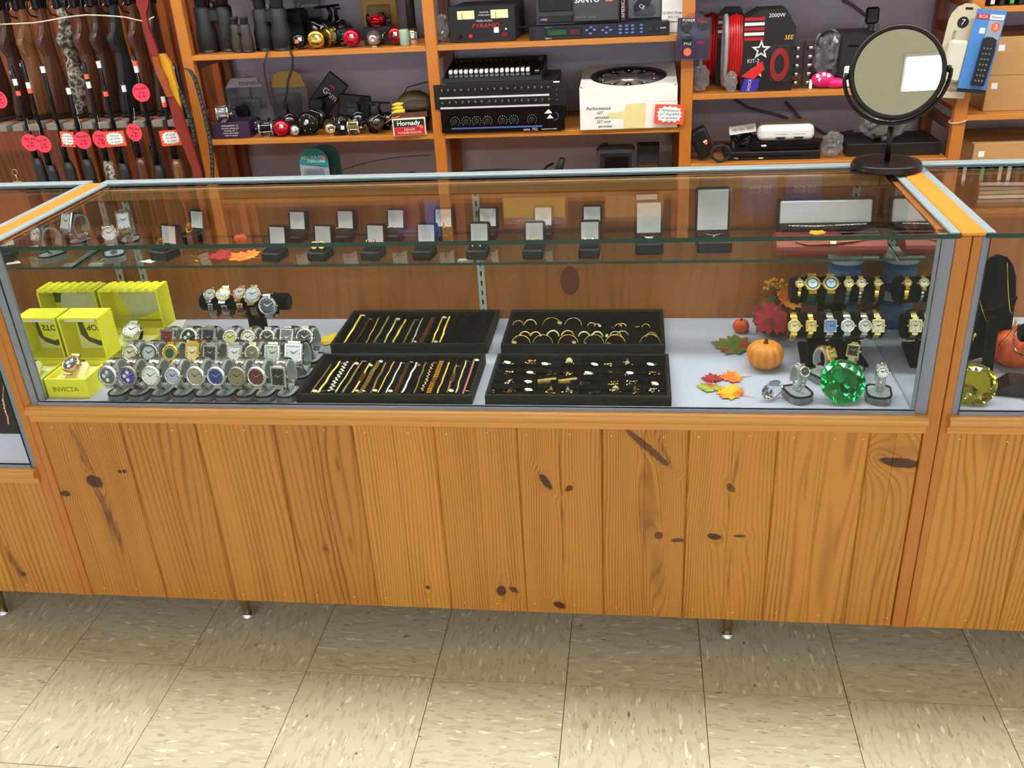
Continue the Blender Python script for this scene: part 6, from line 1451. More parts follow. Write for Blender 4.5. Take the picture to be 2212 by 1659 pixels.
part('cuff', MB().prism([(-.065, -.05), (.062, -.045), (.066, .02), (.03, .04), (-.06, .03)], 0, .016, 'XY'), LB, t); part('palm', MB().ball((.018, -.010, .034), .062, .040, .020, 14, 8), DB, t); part('sleeve', MB().ball((.045, -.004, .028), .036, .034, .018, 12, 8), LB, t)
for k in range(3): part('finger', MB().tube([(-.020, -.040 + .012 * k, .022 + .009 * k), (-.048, -.046 + .012 * k, .022 + .011 * k), (-.068, -.048 + .012 * k, .018 + .012 * k)], [.0075, .0072, .004], 8), YG, t)
part('strap_end', MB().tube([(-.04, -.052, .006), (-.075, -.055, -.004), (-.095, -.055, -.016)], [.006, .005, .003], 6, flat=.4), mat('tan_leather', (196, 130, 50), .6), t)
t = thing('quiver_pouch', 'olive leather pouch with cord behind the gloves', 'pouch', (AY(905, 228, 1.95).x, 1.93, Z2 + .0003)); part('body', MB().ball((-.01, .0, .066), .078, .035, .066, 16, 10), mat('olive_leather', (84, 74, 40), .6), t); part('cord', MB().tube([(-.05, 0, .12), (-.03, -.01, .145), (.0, 0, .150), (.05, 0, .16)], .002, 5), RUB, t)
# ---- third shelf, first bay
t, w, h = clamshell('teal and white phone pack on the lowest visible shelf', 646, 712, 322, 420, 1.80, mat('white_pack_card', (206, 216, 216), .5), Z3, tilt=-.06, depth=.018); part('teal_header', MB().prism([(-w * .47, h * .70), (w * .47, h * .62), (w * .47, h * .80), (w * .2, h * .985), (-w * .2, h * .985), (-w * .47, h * .80)], -.003, -.0008, 'XZ'), mat('teal_print', (18, 128, 134), .45), t); text(t, 'BELLSOUTH', .018, (0, -.0036, h * .80)); text(t, 'TWO LINE', .015, (.012, -.0036, h * .73)); sticker(t, w * .36, h * .79, ORANGE_ST, .014, -.004, round_=True); part('packed_phone', MB().cbox(-.02, .03, -.022, -.004, h * .2, h * .45, .006), BLACKPL, t)
t, w, h = clamshell('second teal phone pack half behind the first', 672, 738, 314, 420, 1.87, mat('teal_print', (18, 128, 134), .45), Z3, tilt=-.06)
p = AY(888, 372, 1.84); hz = (p.z - Z3) / 2
b = MB(); rr = random.Random(15); b.ball((0, 0, 0), 1, n=18, m=10); b.v = [Vector((q.x * .048, q.y * .045, q.z * hz)) * (1 + rr.uniform(-.10, .02)) for q in b.v]
solid('cloth_bundle', b, RUB, 'black fabric bundle on the lowest shelf below the printed box', 'bundle', (p.x, 1.84, Z3 - min(q.z for q in b.v) + .0003))
p = AY(592, 384, 1.84); solid('lens_cover', MB().lathe([(.018, 0), (.018, p.z - Z3 - .004), (.012, p.z - Z3)], 14), RUB, 'small black lens cylinder on the lowest shelf', 'lens', (p.x, 1.84, Z3 + .0003))
pts = [AY(*cB(x, y), 1.95) for x, y in ((1360, 1480), (1500, 1430), (1650, 1395), (1850, 1365), (2140, 1345))]
solid('antenna_wire', MB().tube(pts, .0012, 5), RUB, 'thin black wire sagging along the wall behind the phone packs', 'wire')
# ================================================================ second bay
FACE = mat('panel_black', (20, 19, 22), .4, 0, .1); KNOB = mat('knob_black', (30, 30, 32), .35)
# bench power supply
t, w, h = crate('power_supply', 'black bench power supply with two cream meters', 'power supply', 972, 1112, 18, 93, 1.80, .24, mat('grey_metal_case', (62, 58, 56), .45, .2), Z1, rz=-.04, h=.118)
part('front_panel', MB().cbox(-w / 2 - .004, w / 2 + .004, -.006, 0, -.0, h + .004, .002), FACE, t)
for x in (-w * .24, w * .28): m_ = part('meter', MB().cbox(x - .031, x + .031, -.0085, -.006, h * .66, h * .90, .0008), mat('meter_cream', (236, 226, 176), .5, emit=0), t); part('needle', MB().box(x - .014, x - .0125, -.0095, -.0087, h * .68, h * .84), MATS['ink_black'], m_)
text(t, 'MODEL PS-26KX', .008, (.01, -.0068, h * .60)); text(t, 'PYRAMID', .020, (.012, -.0068, h * .46), m=MATS['ink_red'], shear=.3, ax=1.2); text(t, 'REGULATED', .006, (.01, -.0068, h * .84)); text(t, 'POWER SUPPLY', .006, (.01, -.0068, h * .76))
for x, m_ in ((-w * .36, BLACKGL), (-w * .18, MATS['ink_red'])): part('terminal', MB().lathe([(.007, 0), (.0075, .004), (.0045, .014)], 12, axis='Y', c=(x, -.006, h * .18)), m_, t)
part('power_switch', MB().cbox(w * .30, w * .40, -.010, -.006, h * .14, h * .26, .001), mat('switch_red', (110, 16, 20), .3), t); sticker(t, w * .22, h * .33, WHITE_ST, .018, -.0066); sticker(t, w * .37, h * .35, WHITE_ST, .006, -.0066)
def bag(name, label, u, v, Y, sx, sy, sz, z, m=BAGPL, seed=1):
    """crumpled clear bag: a dented ball"""
    rr = random.Random(seed); p = AY(u, v, Y); b = MB(); b.ball((0, 0, 0), 1, n=26, m=16); 
    b.v = [Vector((q.x * sx, q.y * sy, q.z * sz)) * (1 + rr.uniform(-.20, .10) + .10 * math.sin(q.x * 7 + seed) * math.cos(q.z * 5)) for q in b.v]
    zmin = min(q.z for q in b.v); b.sm = [False] * len(b.sm)
    return solid(name, b, m, label, 'plastic bag', (p.x, Y, z - zmin + .0003), (0, 0, 0), 'crumpled clear bags')
bag('plastic_bag', 'crumpled clear bag beside the power supply', 955, 70, 1.84, .028, .04, .045, Z1)
# flat rack processor with the car stereo boxes standing on it
t, w, h = crate('rack_processor', 'slim rack processor with blue buttons and green display', 'audio device', 1144, 1445, 50, 84, 1.775, .20, mat('navy_panel', (34, 34, 44), .4, .2), Z1, h=.045)
part('display_window', MB().cbox(-w * .385, -w * .12, -.002, 0, h * .22, h * .84, .001), BLACKGL, t); part('green_display', MB().box(-w * .365, -w * .235, -.0026, -.002, h * .34, h * .72), mat('lcd_green', (24, 74, 36), .3), t); part('red_display', MB().box(-w * .205, -w * .135, -.0026, -.002, h * .34, h * .72), mat('led_red', (84, 14, 22), .3), t)
BB = mat('button_blue', (96, 116, 200), .4)
bme = MB().cbox(-.0055, .0055, -.004, 0, -.0032, .0032, .001).mesh('button', BB)
for bx_, bz_ in [(.44, .35), (.415, .6), (.445, .8), (.47, .6), (.555, .35), (.53, .55), (.56, .75), (.585, .55)] + [(x_, z_) for x_ in (.655, .70, .742, .805) for z_ in (.30, .55, .80)]: obj('button', bme, t, (-w / 2 + w * bx_, 0, h * bz_))
for x_ in (.865, .915): part('dial_knob', MB().lathe([(.008, 0), (.008, .008), (.006, .010)], 14, axis='Y', c=(-w / 2 + w * x_, 0, h * .5)), KNOB, t)
text(t, 'TSR-12', .008, (-w * .365, -.0008, h * .10)); text(t, 'digitech', .008, (-w * .36, -.0008, h * .92), m=MATS['ink_grey']); text(t, 'studio', .009, (w * .46, -.0008, h * .55))
for sx_ in (-1, 1): part('rack_ear', MB().cbox(sx_ * (w / 2 - .004) - .006, sx_ * (w / 2 - .004) + .006, -.003, -.0005, 0, h, .0008), FACE, t)
zt = Z1 + .046
t, w, h = crate('car_stereo', 'dark car CD changer printed SANYO on the slim processor', 'car stereo', 1157, 1338, -8, 54, 1.80, .16, mat('charcoal_plastic', (48, 48, 52), .45), zt, h=.108)
part('tray_door', MB().cbox(-w * .46, -w * .06, -.003, 0, h * .42, h * .92, .002), BLACKGL, t); part('lower_lip', MB().cbox(-w * .46, -w * .06, -.005, 0, h * .08, h * .28, .002), BLACKPL, t); part('cover', MB().cbox(-w * .05, w * .5, -.012, 0, .004, h - .002, .006), mat('charcoal_face', (58, 58, 62), .4), t)
text(t, 'SANYO', .026, (w * .12, -.0128, h * .72), bold=.0004); text(t, 'digital CD changer', .010, (w * .10, -.0128, h * .22), m=MATS['ink_grey'], shear=.2); text(t, '6 DISC', .008, (-w * .40, -.0058, h * .18)); sticker(t, w * .38, h * .76, ORANGE_ST, .024, -.0125)
t, w, h = crate('carton', 'slim carton with vertical print beside the CD changer', 'box', 1340, 1352, -10, 46, 1.82, .14, mat('dark_print_box', (60, 34, 38), .5), zt, h=.115); text(t, 'AMERICAN', .016, (0, -.0008, h * .45), (PI / 2, -PI / 2, 0))
t, w, h = clamshell('clear pack with a yellow and black label on the processor', 1356, 1428, -10, 46, 1.86, mat('clear_card_grey', (146, 146, 150), .5), zt, tilt=0); part('label', MB().prism([(-w * .28, h * .30), (w * .12, h * .52), (w * .30, h * .98), (-w * .10, h * .98), (-w * .34, h * .55)], -.035, -.0312, 'XZ'), MATS['ink_black'], t); text(t, 'CE', .018, (-w * .08, -.036, h * .52), (PI / 2, .5, 0))
t, w, h = crate('carton', 'white carton printed 12 VDC Output at the shelf end', 'box', 1430, 1480, -40, 58, 1.83, .10, CARDWH, Z1)
for k, (s_, q) in enumerate((('12 VDC Output', .012), ('P/N 110', .011), ('Adaptor', .010))): text(t, s_, q, (0, -.0008, AY(1455, 28, 1.83).z - Z1 - .014 * k), m=MATS['ink_black'])
p = AY(1130, 52, 1.9); solid('power_cable', MB().tube([(p.x - .05, 1.90, Z1 + .03), (p.x, 1.88, Z1 + .035), (p.x + .04, 1.89, Z1 + .04), (p.x + .05, 1.93, Z1 + .02), (p.x + .05, 1.95, Z1 + .004)], .0035, 6), RUB, 'black cable between the power supply and the CD changer', 'cable')
# amplifier, rack mixer, fader desk
t, w, h = crate('amplifier', 'black rack amplifier with seven knobs and a blue stripe', 'amplifier', 961, 1212, 244, 296, 1.745, .26, FACE, Z2, h=.088)
part('faceplate', MB().cbox(-w / 2 - .012, w / 2 + .014, -.004, -.0001, .004, h, .001), BLACKGL, t)
for x_ in (.095, .19, .28, .375, .505, .60, .755):
    k = part('knob', MB().lathe([(.0105, 0), (.0095, .012), (.008, .014)], 16, axis='Y', c=(-w / 2 + w * x_, -.004, h * .50)), KNOB, t); tk = MB()
    for j in range(11): a_ = R(225 - 27 * j); tk.box(math.cos(a_) * .0165 - .0008, math.cos(a_) * .0165 + .0008, -.0047, -.0041, math.sin(a_) * .0165 - .0012, math.sin(a_) * .0165 + .0012)
    tk.v = [q + Vector((-w / 2 + w * x_, 0, h * .50)) for q in tk.v]; part('tick_marks', tk, MATS['ink_white'], k)
part('blue_stripe', MB().box(-w * .44, w * .34, -.0048, -.0041, h * .19, h * .25), mat('stripe_blue', (70, 110, 190), .4), t); text(t, 'uma  752', .014, (w * .24, -.0048, h * .10)); text(t, 'integrated mixer amplifier', .007, (w * .40, -.0048, h * .10), ax=.8)
part('emblem', MB().prism([(w * .36, h * .72), (w * .40, h * .90), (w * .43, h * .72)], -.0048, -.0041, 'XZ').prism([(w * .38, h * .52), (w * .41, h * .68), (w * .44, h * .52)], -.0048, -.0041, 'XZ'), MATS['ink_white'], t); part('emblem_arc', MB().ring((w * .45, -.0045, h * .60), .013, .0014, 14, 5, 'Y', a0=-100, a1=80), MATS['ink_blue'], t)
za = Z2 + .0885
t, w, h = crate('rack_mixer', 'black rack mixer with two white channel strips', 'mixer', 962, 1202, 196, 240, 1.745, .26, FACE, za, h=.0885)
part('faceplate', MB().cbox(-.242, .242, -.004, -.0001, .001, h - .001, .001), FACE, t)
for z_ in (h * .42, h * .02): part('label_strip', MB().box(-.222, .178, -.0048, -.0041, z_, z_ + .0065), mat('strip_white', (214, 216, 218), .5), t)
km = MB().lathe([(.0078, 0), (.0070, .009), (.005, .011)], 12, axis='Y').mesh('knob', KNOB); pm = MB().box(-.0005, .0005, -.0125, -.011, 0, .006).mesh('pointer', MATS['ink_white'])
for r_ in (0, 1):
    for k in range(17):
        o = obj('knob', km, t, (-.210 + .0242 * k, -.004, h * (.76 if r_ else .27))); obj('pointer', pm, o, (0, 0, 0), (0, (k * 1.7 + r_) % 2.0 - 1, 0))
for z_ in (.25, .45, .65): part('level_light', MB().lathe([(.0022, 0), (.0018, .002)], 8, axis='Y', c=(.205, -.004, h * z_)), MATS['ink_grey'], t)
sticker(t, .205, h * .95, WHITE_ST, .022, -.0046, .005)
zm = za + .0892
t = thing('fader_desk', 'sloped black mixing desk with sixteen white faders', 'mixer', (AY(1062, 190, 1.80).x + .006, 1.77, zm))
W_, D_ = .362, .25; pr = [(0, 0), (0, .014), (D_, .052), (D_, 0)]
part('body', MB().prism(pr, -W_ / 2, W_ / 2, 'YZ'), mat('desk_charcoal', (40, 40, 42), .45), t)
sl = math.atan2(.038, D_)
PN = part('panel', MB().cbox(-W_ / 2 + .006, W_ / 2 - .006, .006, D_ - .004, 0, .0015, .0005), BLACKGL, t, (0, 0, .0142), (sl, 0, 0))
fm_ = MB().cbox(-.0066, .0066, -.012, .012, .0015, .016, .003).mesh('fader', mat('fader_white', (252, 252, 250), .5)); tm_ = MB().box(-.001, .001, 0, .085, .0015, .0019).mesh('fader_slot', MATS['ink_grey']); sm_ = MB().lathe([(.005, .0015), (.0045, .010)], 10).mesh('gain_knob', KNOB)
for k in range(16):
    x_ = -W_ / 2 + .024 + k * .0190; obj('fader_slot', tm_, PN, (x_, .055, 0)); obj('fader', fm_, PN, (x_, .052 + .001 * (k % 3), 0)); obj('gain_knob', sm_, PN, (x_, .185, 0))
for z_ in (.05, .19, .215): part('cue_button', MB().cbox(W_ / 2 - .028, W_ / 2 - .012, z_ - .006, z_ + .006, .0015, .005, .001), MATS['ink_grey'], PN)
# sprocket boxes
t, w, h = crate('carton', 'lower white carton with handwriting and masking tape', 'box', 1253, 1463, 232, 290, 1.740, .30, CARDWH, Z2, rz=.02, h=.092)
for k, s_ in enumerate(('Performance', '65T', 'sprocket', '32T trim', 'sprocket')): text(t, s_, .017 if k == 0 else .014, (-w * .31 + .006 * k, -.0008, h * (.82 - .17 * k)), m=MATS['ink_black'], shear=.3)
part('tape', MB().prism([(-w * .02, h * .95), (w * .18, h * .98), (w * .17, h * .02), (-w * .05, h * .03), (-w * .05, h * .42), (-w * .22, h * .44), (-w * .22, h * .64), (-w * .04, h * .68)], -.0008, -.0002, 'XZ'), mat('masking_tape', (226, 214, 150), .6), t)
zc_ = Z2 + .0925
t = thing('carton', 'upper white carton with a round window showing the chrome sprocket', 'box', (AY(1357, 190, 1.75).x, 1.742, zc_)); W_, D_, H_ = .345, .315, .072
part('body', MB().box(-W_ / 2, W_ / 2, 0, D_, 0, .004).box(-W_ / 2, W_ / 2, 0, .004, .004, H_ - .018).box(-W_ / 2, W_ / 2, D_ - .004, D_, .004, H_ + .012).box(-W_ / 2, -W_ / 2 + .004, .004, D_ - .004, .004, H_ - .016).box(W_ / 2 - .004, W_ / 2, .004, D_ - .004, .004, H_ - .016), CARDWH, t)
n = 40; V = []; F = []
for i in range(n):
    a_ = 2 * PI * i / n; c_, s_ = math.cos(a_), math.sin(a_); k_ = 1 / max(abs(c_) / (W_ / 2), abs(s_) / (D_ / 2)); V += [(c_ * .140, s_ * .140, 0), (c_ * k_, s_ * k_, 0)]
for i in range(n): j = (i + 1) % n; F.append((2 * i, 2 * i + 1, 2 * j + 1, 2 * j))
part('lid', MB()._add(V, F), CARDWH, t, (0, D_ / 2, H_ - .003), (.097, 0, 0))
t = thing('sprocket', 'large chrome spoked sprocket showing through the carton window', 'sprocket', (AY(1357, 190, 1.75).x, 1.742 + D_ / 2, zc_ + H_ - .016), (.097, 0, 0)); SPK = mat('black_chrome', (176, 170, 164), .25, .55, .12)
part('rim', MB().lathe([(.108, 0), (.112, .006), (.136, .012), (.141, .009), (.141, 0)], 44), mat('rim_black', (52, 46, 44), .3, .6), t)
for k in range(10): a_ = 2 * PI * k / 10; part('spoke', MB().prism([(.036, -.009), (.110, -.015), (.110, .015), (.036, .009)], -.004, .006, 'XY'), SPK, t, (0, 0, 0), (0, 0, a_))
part('hub', MB().lathe([(.044, -.004), (.044, .008), (.034, .014), (.018, .012)], 28), SPK, t)
for k in range(10): a_ = 2 * PI * (k + .5) / 10; part('rim_bolt', MB().lathe([(.006, .004), (.005, .009)], 8, c=(math.cos(a_) * .098, math.sin(a_) * .098, 0)), CHROME, t)
p = AY(1446, 247, 1.732); star_tag('starburst price tag stuck on the white sprocket cartons', p, .104, .068, ('Performance', '65T Aug-ARIA', 'w/ sprocket', '225.00'), (0, .06, .05))
# lowest shelf, second bay
t, w, h = crate('scan_tool', 'dark grey diagnostic tool with a screen and red sticker', 'scan tool', 1288, 1372, 318, 372, 1.80, .06, mat('tool_grey', (62, 62, 66), .5), Z3, b=.012); part('screen_frame', MB().cbox(-w * .40, w * .42, -.008, 0, h * .35, h * .90, .006), BLACKPL, t); part('screen', MB().cbox(-w * .28, w * .32, -.010, -.008, h * .45, h * .80, .001), BLACKGL, t); part('sticker', MB().prism([(-.01, h * .38), (.05, h * .38), (.03, h * .56), (.012, h * .52)], -.012, -.0102, 'XZ'), mat('pink_red_sticker', (206, 70, 70), .6), t)
p = AY(1400, 316, 1.82); part('antenna_cable', MB().tube([(-w * .36, .02, h * .96), (-w * .34, .0, h * 1.06), (-w * .20, .01, h * 1.08)], .004, 6), RUB, t)
t, w, h = crate('battery_pack', 'black finned battery pack beside the diagnostic tool', 'battery', 1376, 1424, 314, 372, 1.82, .06, RUB, Z3); part('silver_band', MB().box(-w * .46, w * .46, -.001, 0, h * .52, h * .57), STEEL, t)
P_ = [AY(*cC(x, y), 1.86) for x, y in ((300, 1420), (420, 1408), (600, 1402), (800, 1405), (960, 1412), (1000, 1370), (1050, 1345))]; solid('cable', MB().tube([(P_[0].x, 1.86, Z3 + .004)] + P_, .005, 6), RUB, 'black cable lying along the lowest shelf below the amplifier', 'cable')
t = thing('connector_plug', 'ribbed black plug standing below the amplifier', 'plug', (AY(1190, 362, 1.83).x, 1.83, Z3 + .0003), (0, .35, 0)); part('sleeve', MB().lathe([(.015, 0), (.015, .05), (.012, .10), (.010, .135)], 12), RUB, t)
for k in range(5): part('rib', MB().lathe([(.0158, .03 + k * .015), (.0158, .037 + k * .015)], 12, cap=False), BLACKPL, t)

# ================================================================ third bay
p = AY(1495, 78, 1.728)
x_, w, zb, h = rect(1458, 1534, 28, 130, 1.725)
t = thing('blister_pack', 'purple blister pack with black speakers hung on the upright', 'package', (x_, 1.722, zb), (0, .03, .05)); part('card', MB().cbox(-w * .46, w * .46, 0, .003, h * .03, h * .90, .001), mat('purple_card', (58, 36, 84), .45, 0, .25, 18), t); part('shell', MB().cbox(-w / 2, w / 2, -.020, -.0003, 0, h * .92, .006), CLEARPL, t); part('hanger', MB().prism([(-w * .3, h * .92), (w * .3, h * .92), (w * .14, h), (-w * .14, h)], -.001, .001, 'XZ'), CLEARPL, t)
for a_, b_ in ((-.22, .72), (.26, .74), (-.18, .48)): part('tweeter', MB().lathe([(.019, 0), (.018, .008), (.008, .011)], 18, axis='Y', c=(w * a_, 0, h * b_)), BLACKGL, t)
text(t, 'POWER', .012, (-.02, -.021, h * .86)); text(t, '800w', .014, (w * .2, -.021, h * .86), m=MATS['ink_red']); text(t, 'PYLE', .012, (-.02, -.021, h * .37)); text(t, '200w', .012, (w * .2, -.021, h * .40), m=MATS['ink_red']); sticker(t, -w * .16, h * .20, ORANGE_ST, .026, -.0208, round_=True)
REDW = mat('red_cable', (176, 22, 24), .3, 0, .15); GREYC = mat('silver_cable', (150, 150, 158), .35, 0, .1); STRW = mat('flag_white', (230, 226, 224), .5); STRB = mat('flag_blue', (26, 28, 62), .5)
def amp_kit(label, u0, u1, v0, v1, Y, z, depth=.12, rz=.0, full=True):
    x, w, zb, h = rect(u0, u1, v0, v1, Y); h += zb - z
    t = thing('amplifier_kit', label, 'cable kit', (x, Y, z + .0003), (0, 0, rz), 'car amplifier cable kits')
    ol = [(-w * .30, 0), (w * .5, 0), (w * .5, h * .78), (w * .34, h), (-w * .05, h), (-w * .30, h * .88)]
    part('carton', MB().prism(ol, 0, depth, 'XZ'), mat('kit_black', (26, 22, 24), .4), t)
    part('flag_panel', MB().box(-w * .302, -w * .30, .01, depth - .01, h * .1, h * .86), STRB, t)
    cl = MB()
    for k in range(6): cl.ring((-w * .31 - .0085 * k, .060, h * .50), h * .44 - .0035 * abs(k - 2), .0052, 28, 7, 'X', sx=.55)
    part('cable_coil', cl, REDW, t)
    part('cable_coil', MB().ring((-w * .31 - .052, .060, h * .50), h * .43, .0075, 28, 7, 'X', sx=.55), GREYC, t)
    for k in range(5): part('stripe', MB().box(-w * .28, w * .02, -.0012, -.0002, h * (.90 - .06 * k) - .006, h * (.90 - .06 * k) + .004), STRW if k % 2 else REDW, t)
    def star(cx, cz, r0): 
        return [(cx + (r0 if i % 2 == 0 else r0 * .42) * math.sin(PI * i / 5), cz + (r0 if i % 2 == 0 else r0 * .42) * math.cos(PI * i / 5)) for i in range(10)]
    if full:
        part('star', MB().prism(star(-.002, h * .52, .034), -.0014, -.0002, 'XZ'), STRW, t); part('star_centre', MB().prism(star(-.002, h * .52, .020), -.0022, -.0015, 'XZ'), MATS['ink_black'], t)
        part('star', MB().prism(star(-.01, h * .26, .026), -.0014, -.0002, 'XZ'), STRW, t)
        text(t, 'KIT-2', .018, (-w * .12, -.0024, h * .385)); text(t, '2000W', .018, (w * .20, -.0024, h * .93)); text(t, 'SEE', .020, (w * .40, -.0024, h * .66), m=mat('see_yellow', (250, 200, 40), .5), shear=.2)
        part('window', MB().cbox(w * .14, w * .44, -.014, -.0005, h * .12, h * .58, .006), CLEARPL, t); wl = MB()
        for k in range(4): wl.ring((w * .28, -.006, h * .33), h * .20 - .006 * k, .0028, 18, 6, 'Y', sx=.55)
        part('window_cable', wl, REDW, t)
        part('ribbon', MB().prism([(-w * .30, h * .20), (w * .02, h * .38), (w * .06, h * .28), (-w * .1, h * .16)], -.006, -.003, 'XZ'), mat('kit_red', (206, 26, 32), .5), t); part('blue_tag', MB().prism([(-w * .30, -.0), (-w * .04, .0), (w * .0, h * .16), (-w * .24, h * .17)], -.006, -.003, 'XZ'), mat('kit_blue', (54, 44, 150), .5), t); text(t, 'VOICE', .014, (-w * .16, -.0066, h * .085), (PI / 2, -1.45, 0))
    return t
amp_kit('cable kit with a flag panel, half hidden beside the upright', 1532, 1610, 20, 190, 1.925, ZC1, .10, full=False)
amp_kit('cable kit carton with white stars and coiled red cable', 1575, 1716, 22, 196, 1.775, ZC1, .13)
bag('plastic_bag', 'crumpled clear bag below the purple blister pack', 1515, 170, 1.80, .030, .03, .045, ZC1, seed=4); bag('plastic_bag', 'clear bag lying before the starred cable kit', 1578, 182, 1.765, .022, .010, .035, ZC1, seed=6)
for k, u in enumerate((1718, 1746)):
    x, w, zb, h = rect(u - 13, u + 13, 88, 186, 1.80); t = thing('clear_box', f'narrow clear box of chrome fittings, {("nearer the cable kit", "nearer the pink bag")[k]}', 'package', (x, 1.80, ZC1 + .0003), (0, 0, -.3)); part('shell', MB().cbox(-w / 2, w / 2, 0, .07, 0, zb + h - ZC1, .002), CLEARPL, t)
    for j in range(5): part('fitting', MB().lathe([(.006, -.008), (.012, -.004), (.012, .004), (.006, .008)], 12, c=(0, .022, .018 + .029 * j)), CHROME, t)
t = thing('game_controller', 'black game controller wrapped in a clear bag', 'controller', (AY(1788, 120, 1.86).x, 1.86, ZC1 + .0003)); part('body', MB().ball((0, 0, .13), .045, .03, .055, 16, 10), BLACKPL, t)
for s in (-1, 1): part('grip', MB().tube([(s * .03, 0, .12), (s * .042, -.005, .07), (s * .036, -.01, .02), (s * .030, -.01, .012)], [.022, .024, .02, .012], 10), BLACKPL, t)
for a_, b_, m in ((-.018, .148, MATS['ink_grey']), (.02, .150, WHITE_ST), (.0, .12, BLACKGL)): part('button', MB().lathe([(.006, 0), (.005, .006)], 10, axis='Y', c=(a_, -.026, b_)), m, t)
bag('plastic_bag', 'clear wrap around the black game controller', 1790, 110, 1.86, .060, .05, .085, ZC1, seed=8)
PK = mat('hot_pink', (226, 30, 120), .3, 0, .12)
t = thing('pink_controller', 'hot pink controller in printed wrap before the printer', 'controller', (AY(1785, 172, 1.79).x, 1.79, ZC1 + .0003), (0, 0, -.15)); part('body', MB().ball((-.012, 0, .030), .040, .022, .026, 14, 9), PK, t); part('grip', MB().ball((.030, 0, .018), .034, .018, .0175, 12, 8), PK, t)
for k, (a_, b_) in enumerate(((-.03, .045), (-.01, .05), (.006, .046), (-.022, .032))): part('print_dot', MB().lathe([(.007, 0), (.006, .003)], 9, axis='Y', c=(a_, -.018, b_)), WHITE_ST, t)
part('seal', MB().cbox(-.056, -.046, -.006, .006, .0, .03, .001), WHITE_ST, t)
t, w, h = crate('printer', 'black and white compact printer partly behind the mirror', 'printer', 1812, 1900, 76, 192, 1.80, .20, BLACKPL, ZC1, b=.006); part('white_panel', MB().cbox(-w * .36, w * .40, -.010, -.0002, .002, h * .42, .004), WHITEPL, t); part('paper_slot', MB().box(-w * .3, w * .3, -.001, 0, h * .78, h * .82), BLACKGL, t); part('lens', MB().lathe([(.012, .0), (.010, .002)], 16, axis='Y', c=(-w * .05, -.010, h * .3)), MATS['ink_grey'], t)
t = thing('webcam', 'black webcam with clear stand above the printer', 'webcam', (AY(1884, 60, 1.90).x, 1.92, AY(1884, 82, 1.90).z)); part('head', MB().cbox(-.022, .022, -.012, .012, .045, .10, .006), BLACKPL, t); part('stand', MB().lathe([(.030, 0), (.030, .012), (.012, .02), (.012, .045)], 16), BLACKPL, t); part('clip', MB().cbox(-.026, .026, -.016, .016, .030, .046, .004), CLEARPL, t)
b = MB(); rr = random.Random(3); b.ball((0, 0, 0), 1, n=18, m=10); b.v = [Vector((q.x * .085, q.y * .06, q.z * .07)) * (1 + rr.uniform(-.08, .08)) for q in b.v]
zmn = min(q.z for q in b.v); solid('knit_bundle', b, mat('knit_black', (24, 22, 26), .9, 0, .4, 160, .6), 'lumpy black knitted bundle behind the mirror', 'bundle', (AY(1950, 65, 1.93).x, 1.985, ZC1 + .075)); solid('carton', MB().cbox(-.10, .11, -.06, .06, 0, ZC1 * 0 + .074 + zmn + .0, .002) if .074 + zmn > .003 else MB().cbox(-.1, .11, -.06, .06, 0, .003, .001), BLACKPL, 'flat black board under the knitted bundle', 'board', (AY(1950, 65, 1.93).x, 1.985, ZC1 + .0003))
PURC = mat('mauve_cable', (124, 94, 130), .5)
for k, (l, d) in enumerate((([(400, 600), (500, 665), (600, 690), (700, 715), (750, 735)], 'mauve cable on the wall, upper one'), ([(735, 630), (790, 690), (840, 750), (930, 800), (1010, 850), (1040, 870)], 'mauve cable on the wall, longer drooping one'), ([(1010, 845), (1080, 825), (1155, 812)], 'short mauve cable end on the wall by the mirror'), ([(1090, 0), (1150, 30), (1200, 70), (1240, 100)], 'mauve cable on the wall above the printer'))):
    solid('wall_cable', MB().tube([AY(*cD(x, y), 2.125) for x, y in l], .006, 7), PURC, d, 'cable')
# consoles on the lower shelf
zq = ZC2
p = AY(1532, 320, 1.80)
t = thing('power_brick', 'black power brick with white and orange stickers leaning at the upright', 'power adapter', (p.x, 1.79, zq + .018), (0, -.50, 0)); rpart('body', MB().box(-.033, .033, 0, .06, .0, .105), BLACKPL, t, .010, 3); sticker(t, .012, .056, WHITE_ST, .014, -.0006, .007); sticker(t, .012, .049, ORANGE_ST, .012, -.0008, round_=True)
t, w, h = crate('game_console', 'lower black slim game console in the stack', 'game console', 1566, 1772, 322, 356, 1.785, .16, BLACKPL, zq, b=.003, h=.030); part('slot', MB().box(-w * .4, w * .3, -.001, 0, .012, .016), BLACKGL, t); text(t, 'PS2', .010, (-w * .38, -.0008, .009)); sticker(t, -w * .12, .008, WHITE_ST, .016, -.0006, .004)
t, w, h = crate('game_console', 'upper black slim game console under the white box', 'game console', 1620, 1768, 308, 338, 1.80, .15, BLACKGL, zq + .0308, b=.003, h=.028); sticker(t, -w * .30, .018, WHITE_ST, .018, -.0006, .006)
for z_ in (.006, .012, .020): part('groove', MB().box(-w * .48, w * .48, -.0006, 0, z_, z_ + .0012), BLACKPL, t)
x_, w, zb, h = rect(1637, 1760, 281, 320, 1.81)
t = thing('tuner_box', 'white rounded console with two front ports on the black consoles', 'game console', (x_, 1.81, zq + .0592)); rpart('body', MB().box(-w / 2, w / 2, 0, .13, 0, .058), WHITEPL, t, .022, 4)
for a_ in (-.10, .22): o = part('port', MB().cbox(w * a_ - .018, w * a_ + .018, -.001, .004, .008, .018, .001), MATS['ink_grey'], t); part('socket', MB().box(w * a_ - .014, w * a_ + .014, -.0016, -.001, .010, .016), BLACKPL, o); part('vent_line', MB().box(w * a_ - .022, w * a_ + .022, -.0006, .001, .026, .0275), MATS['ink_grey'], t)
P_ = []
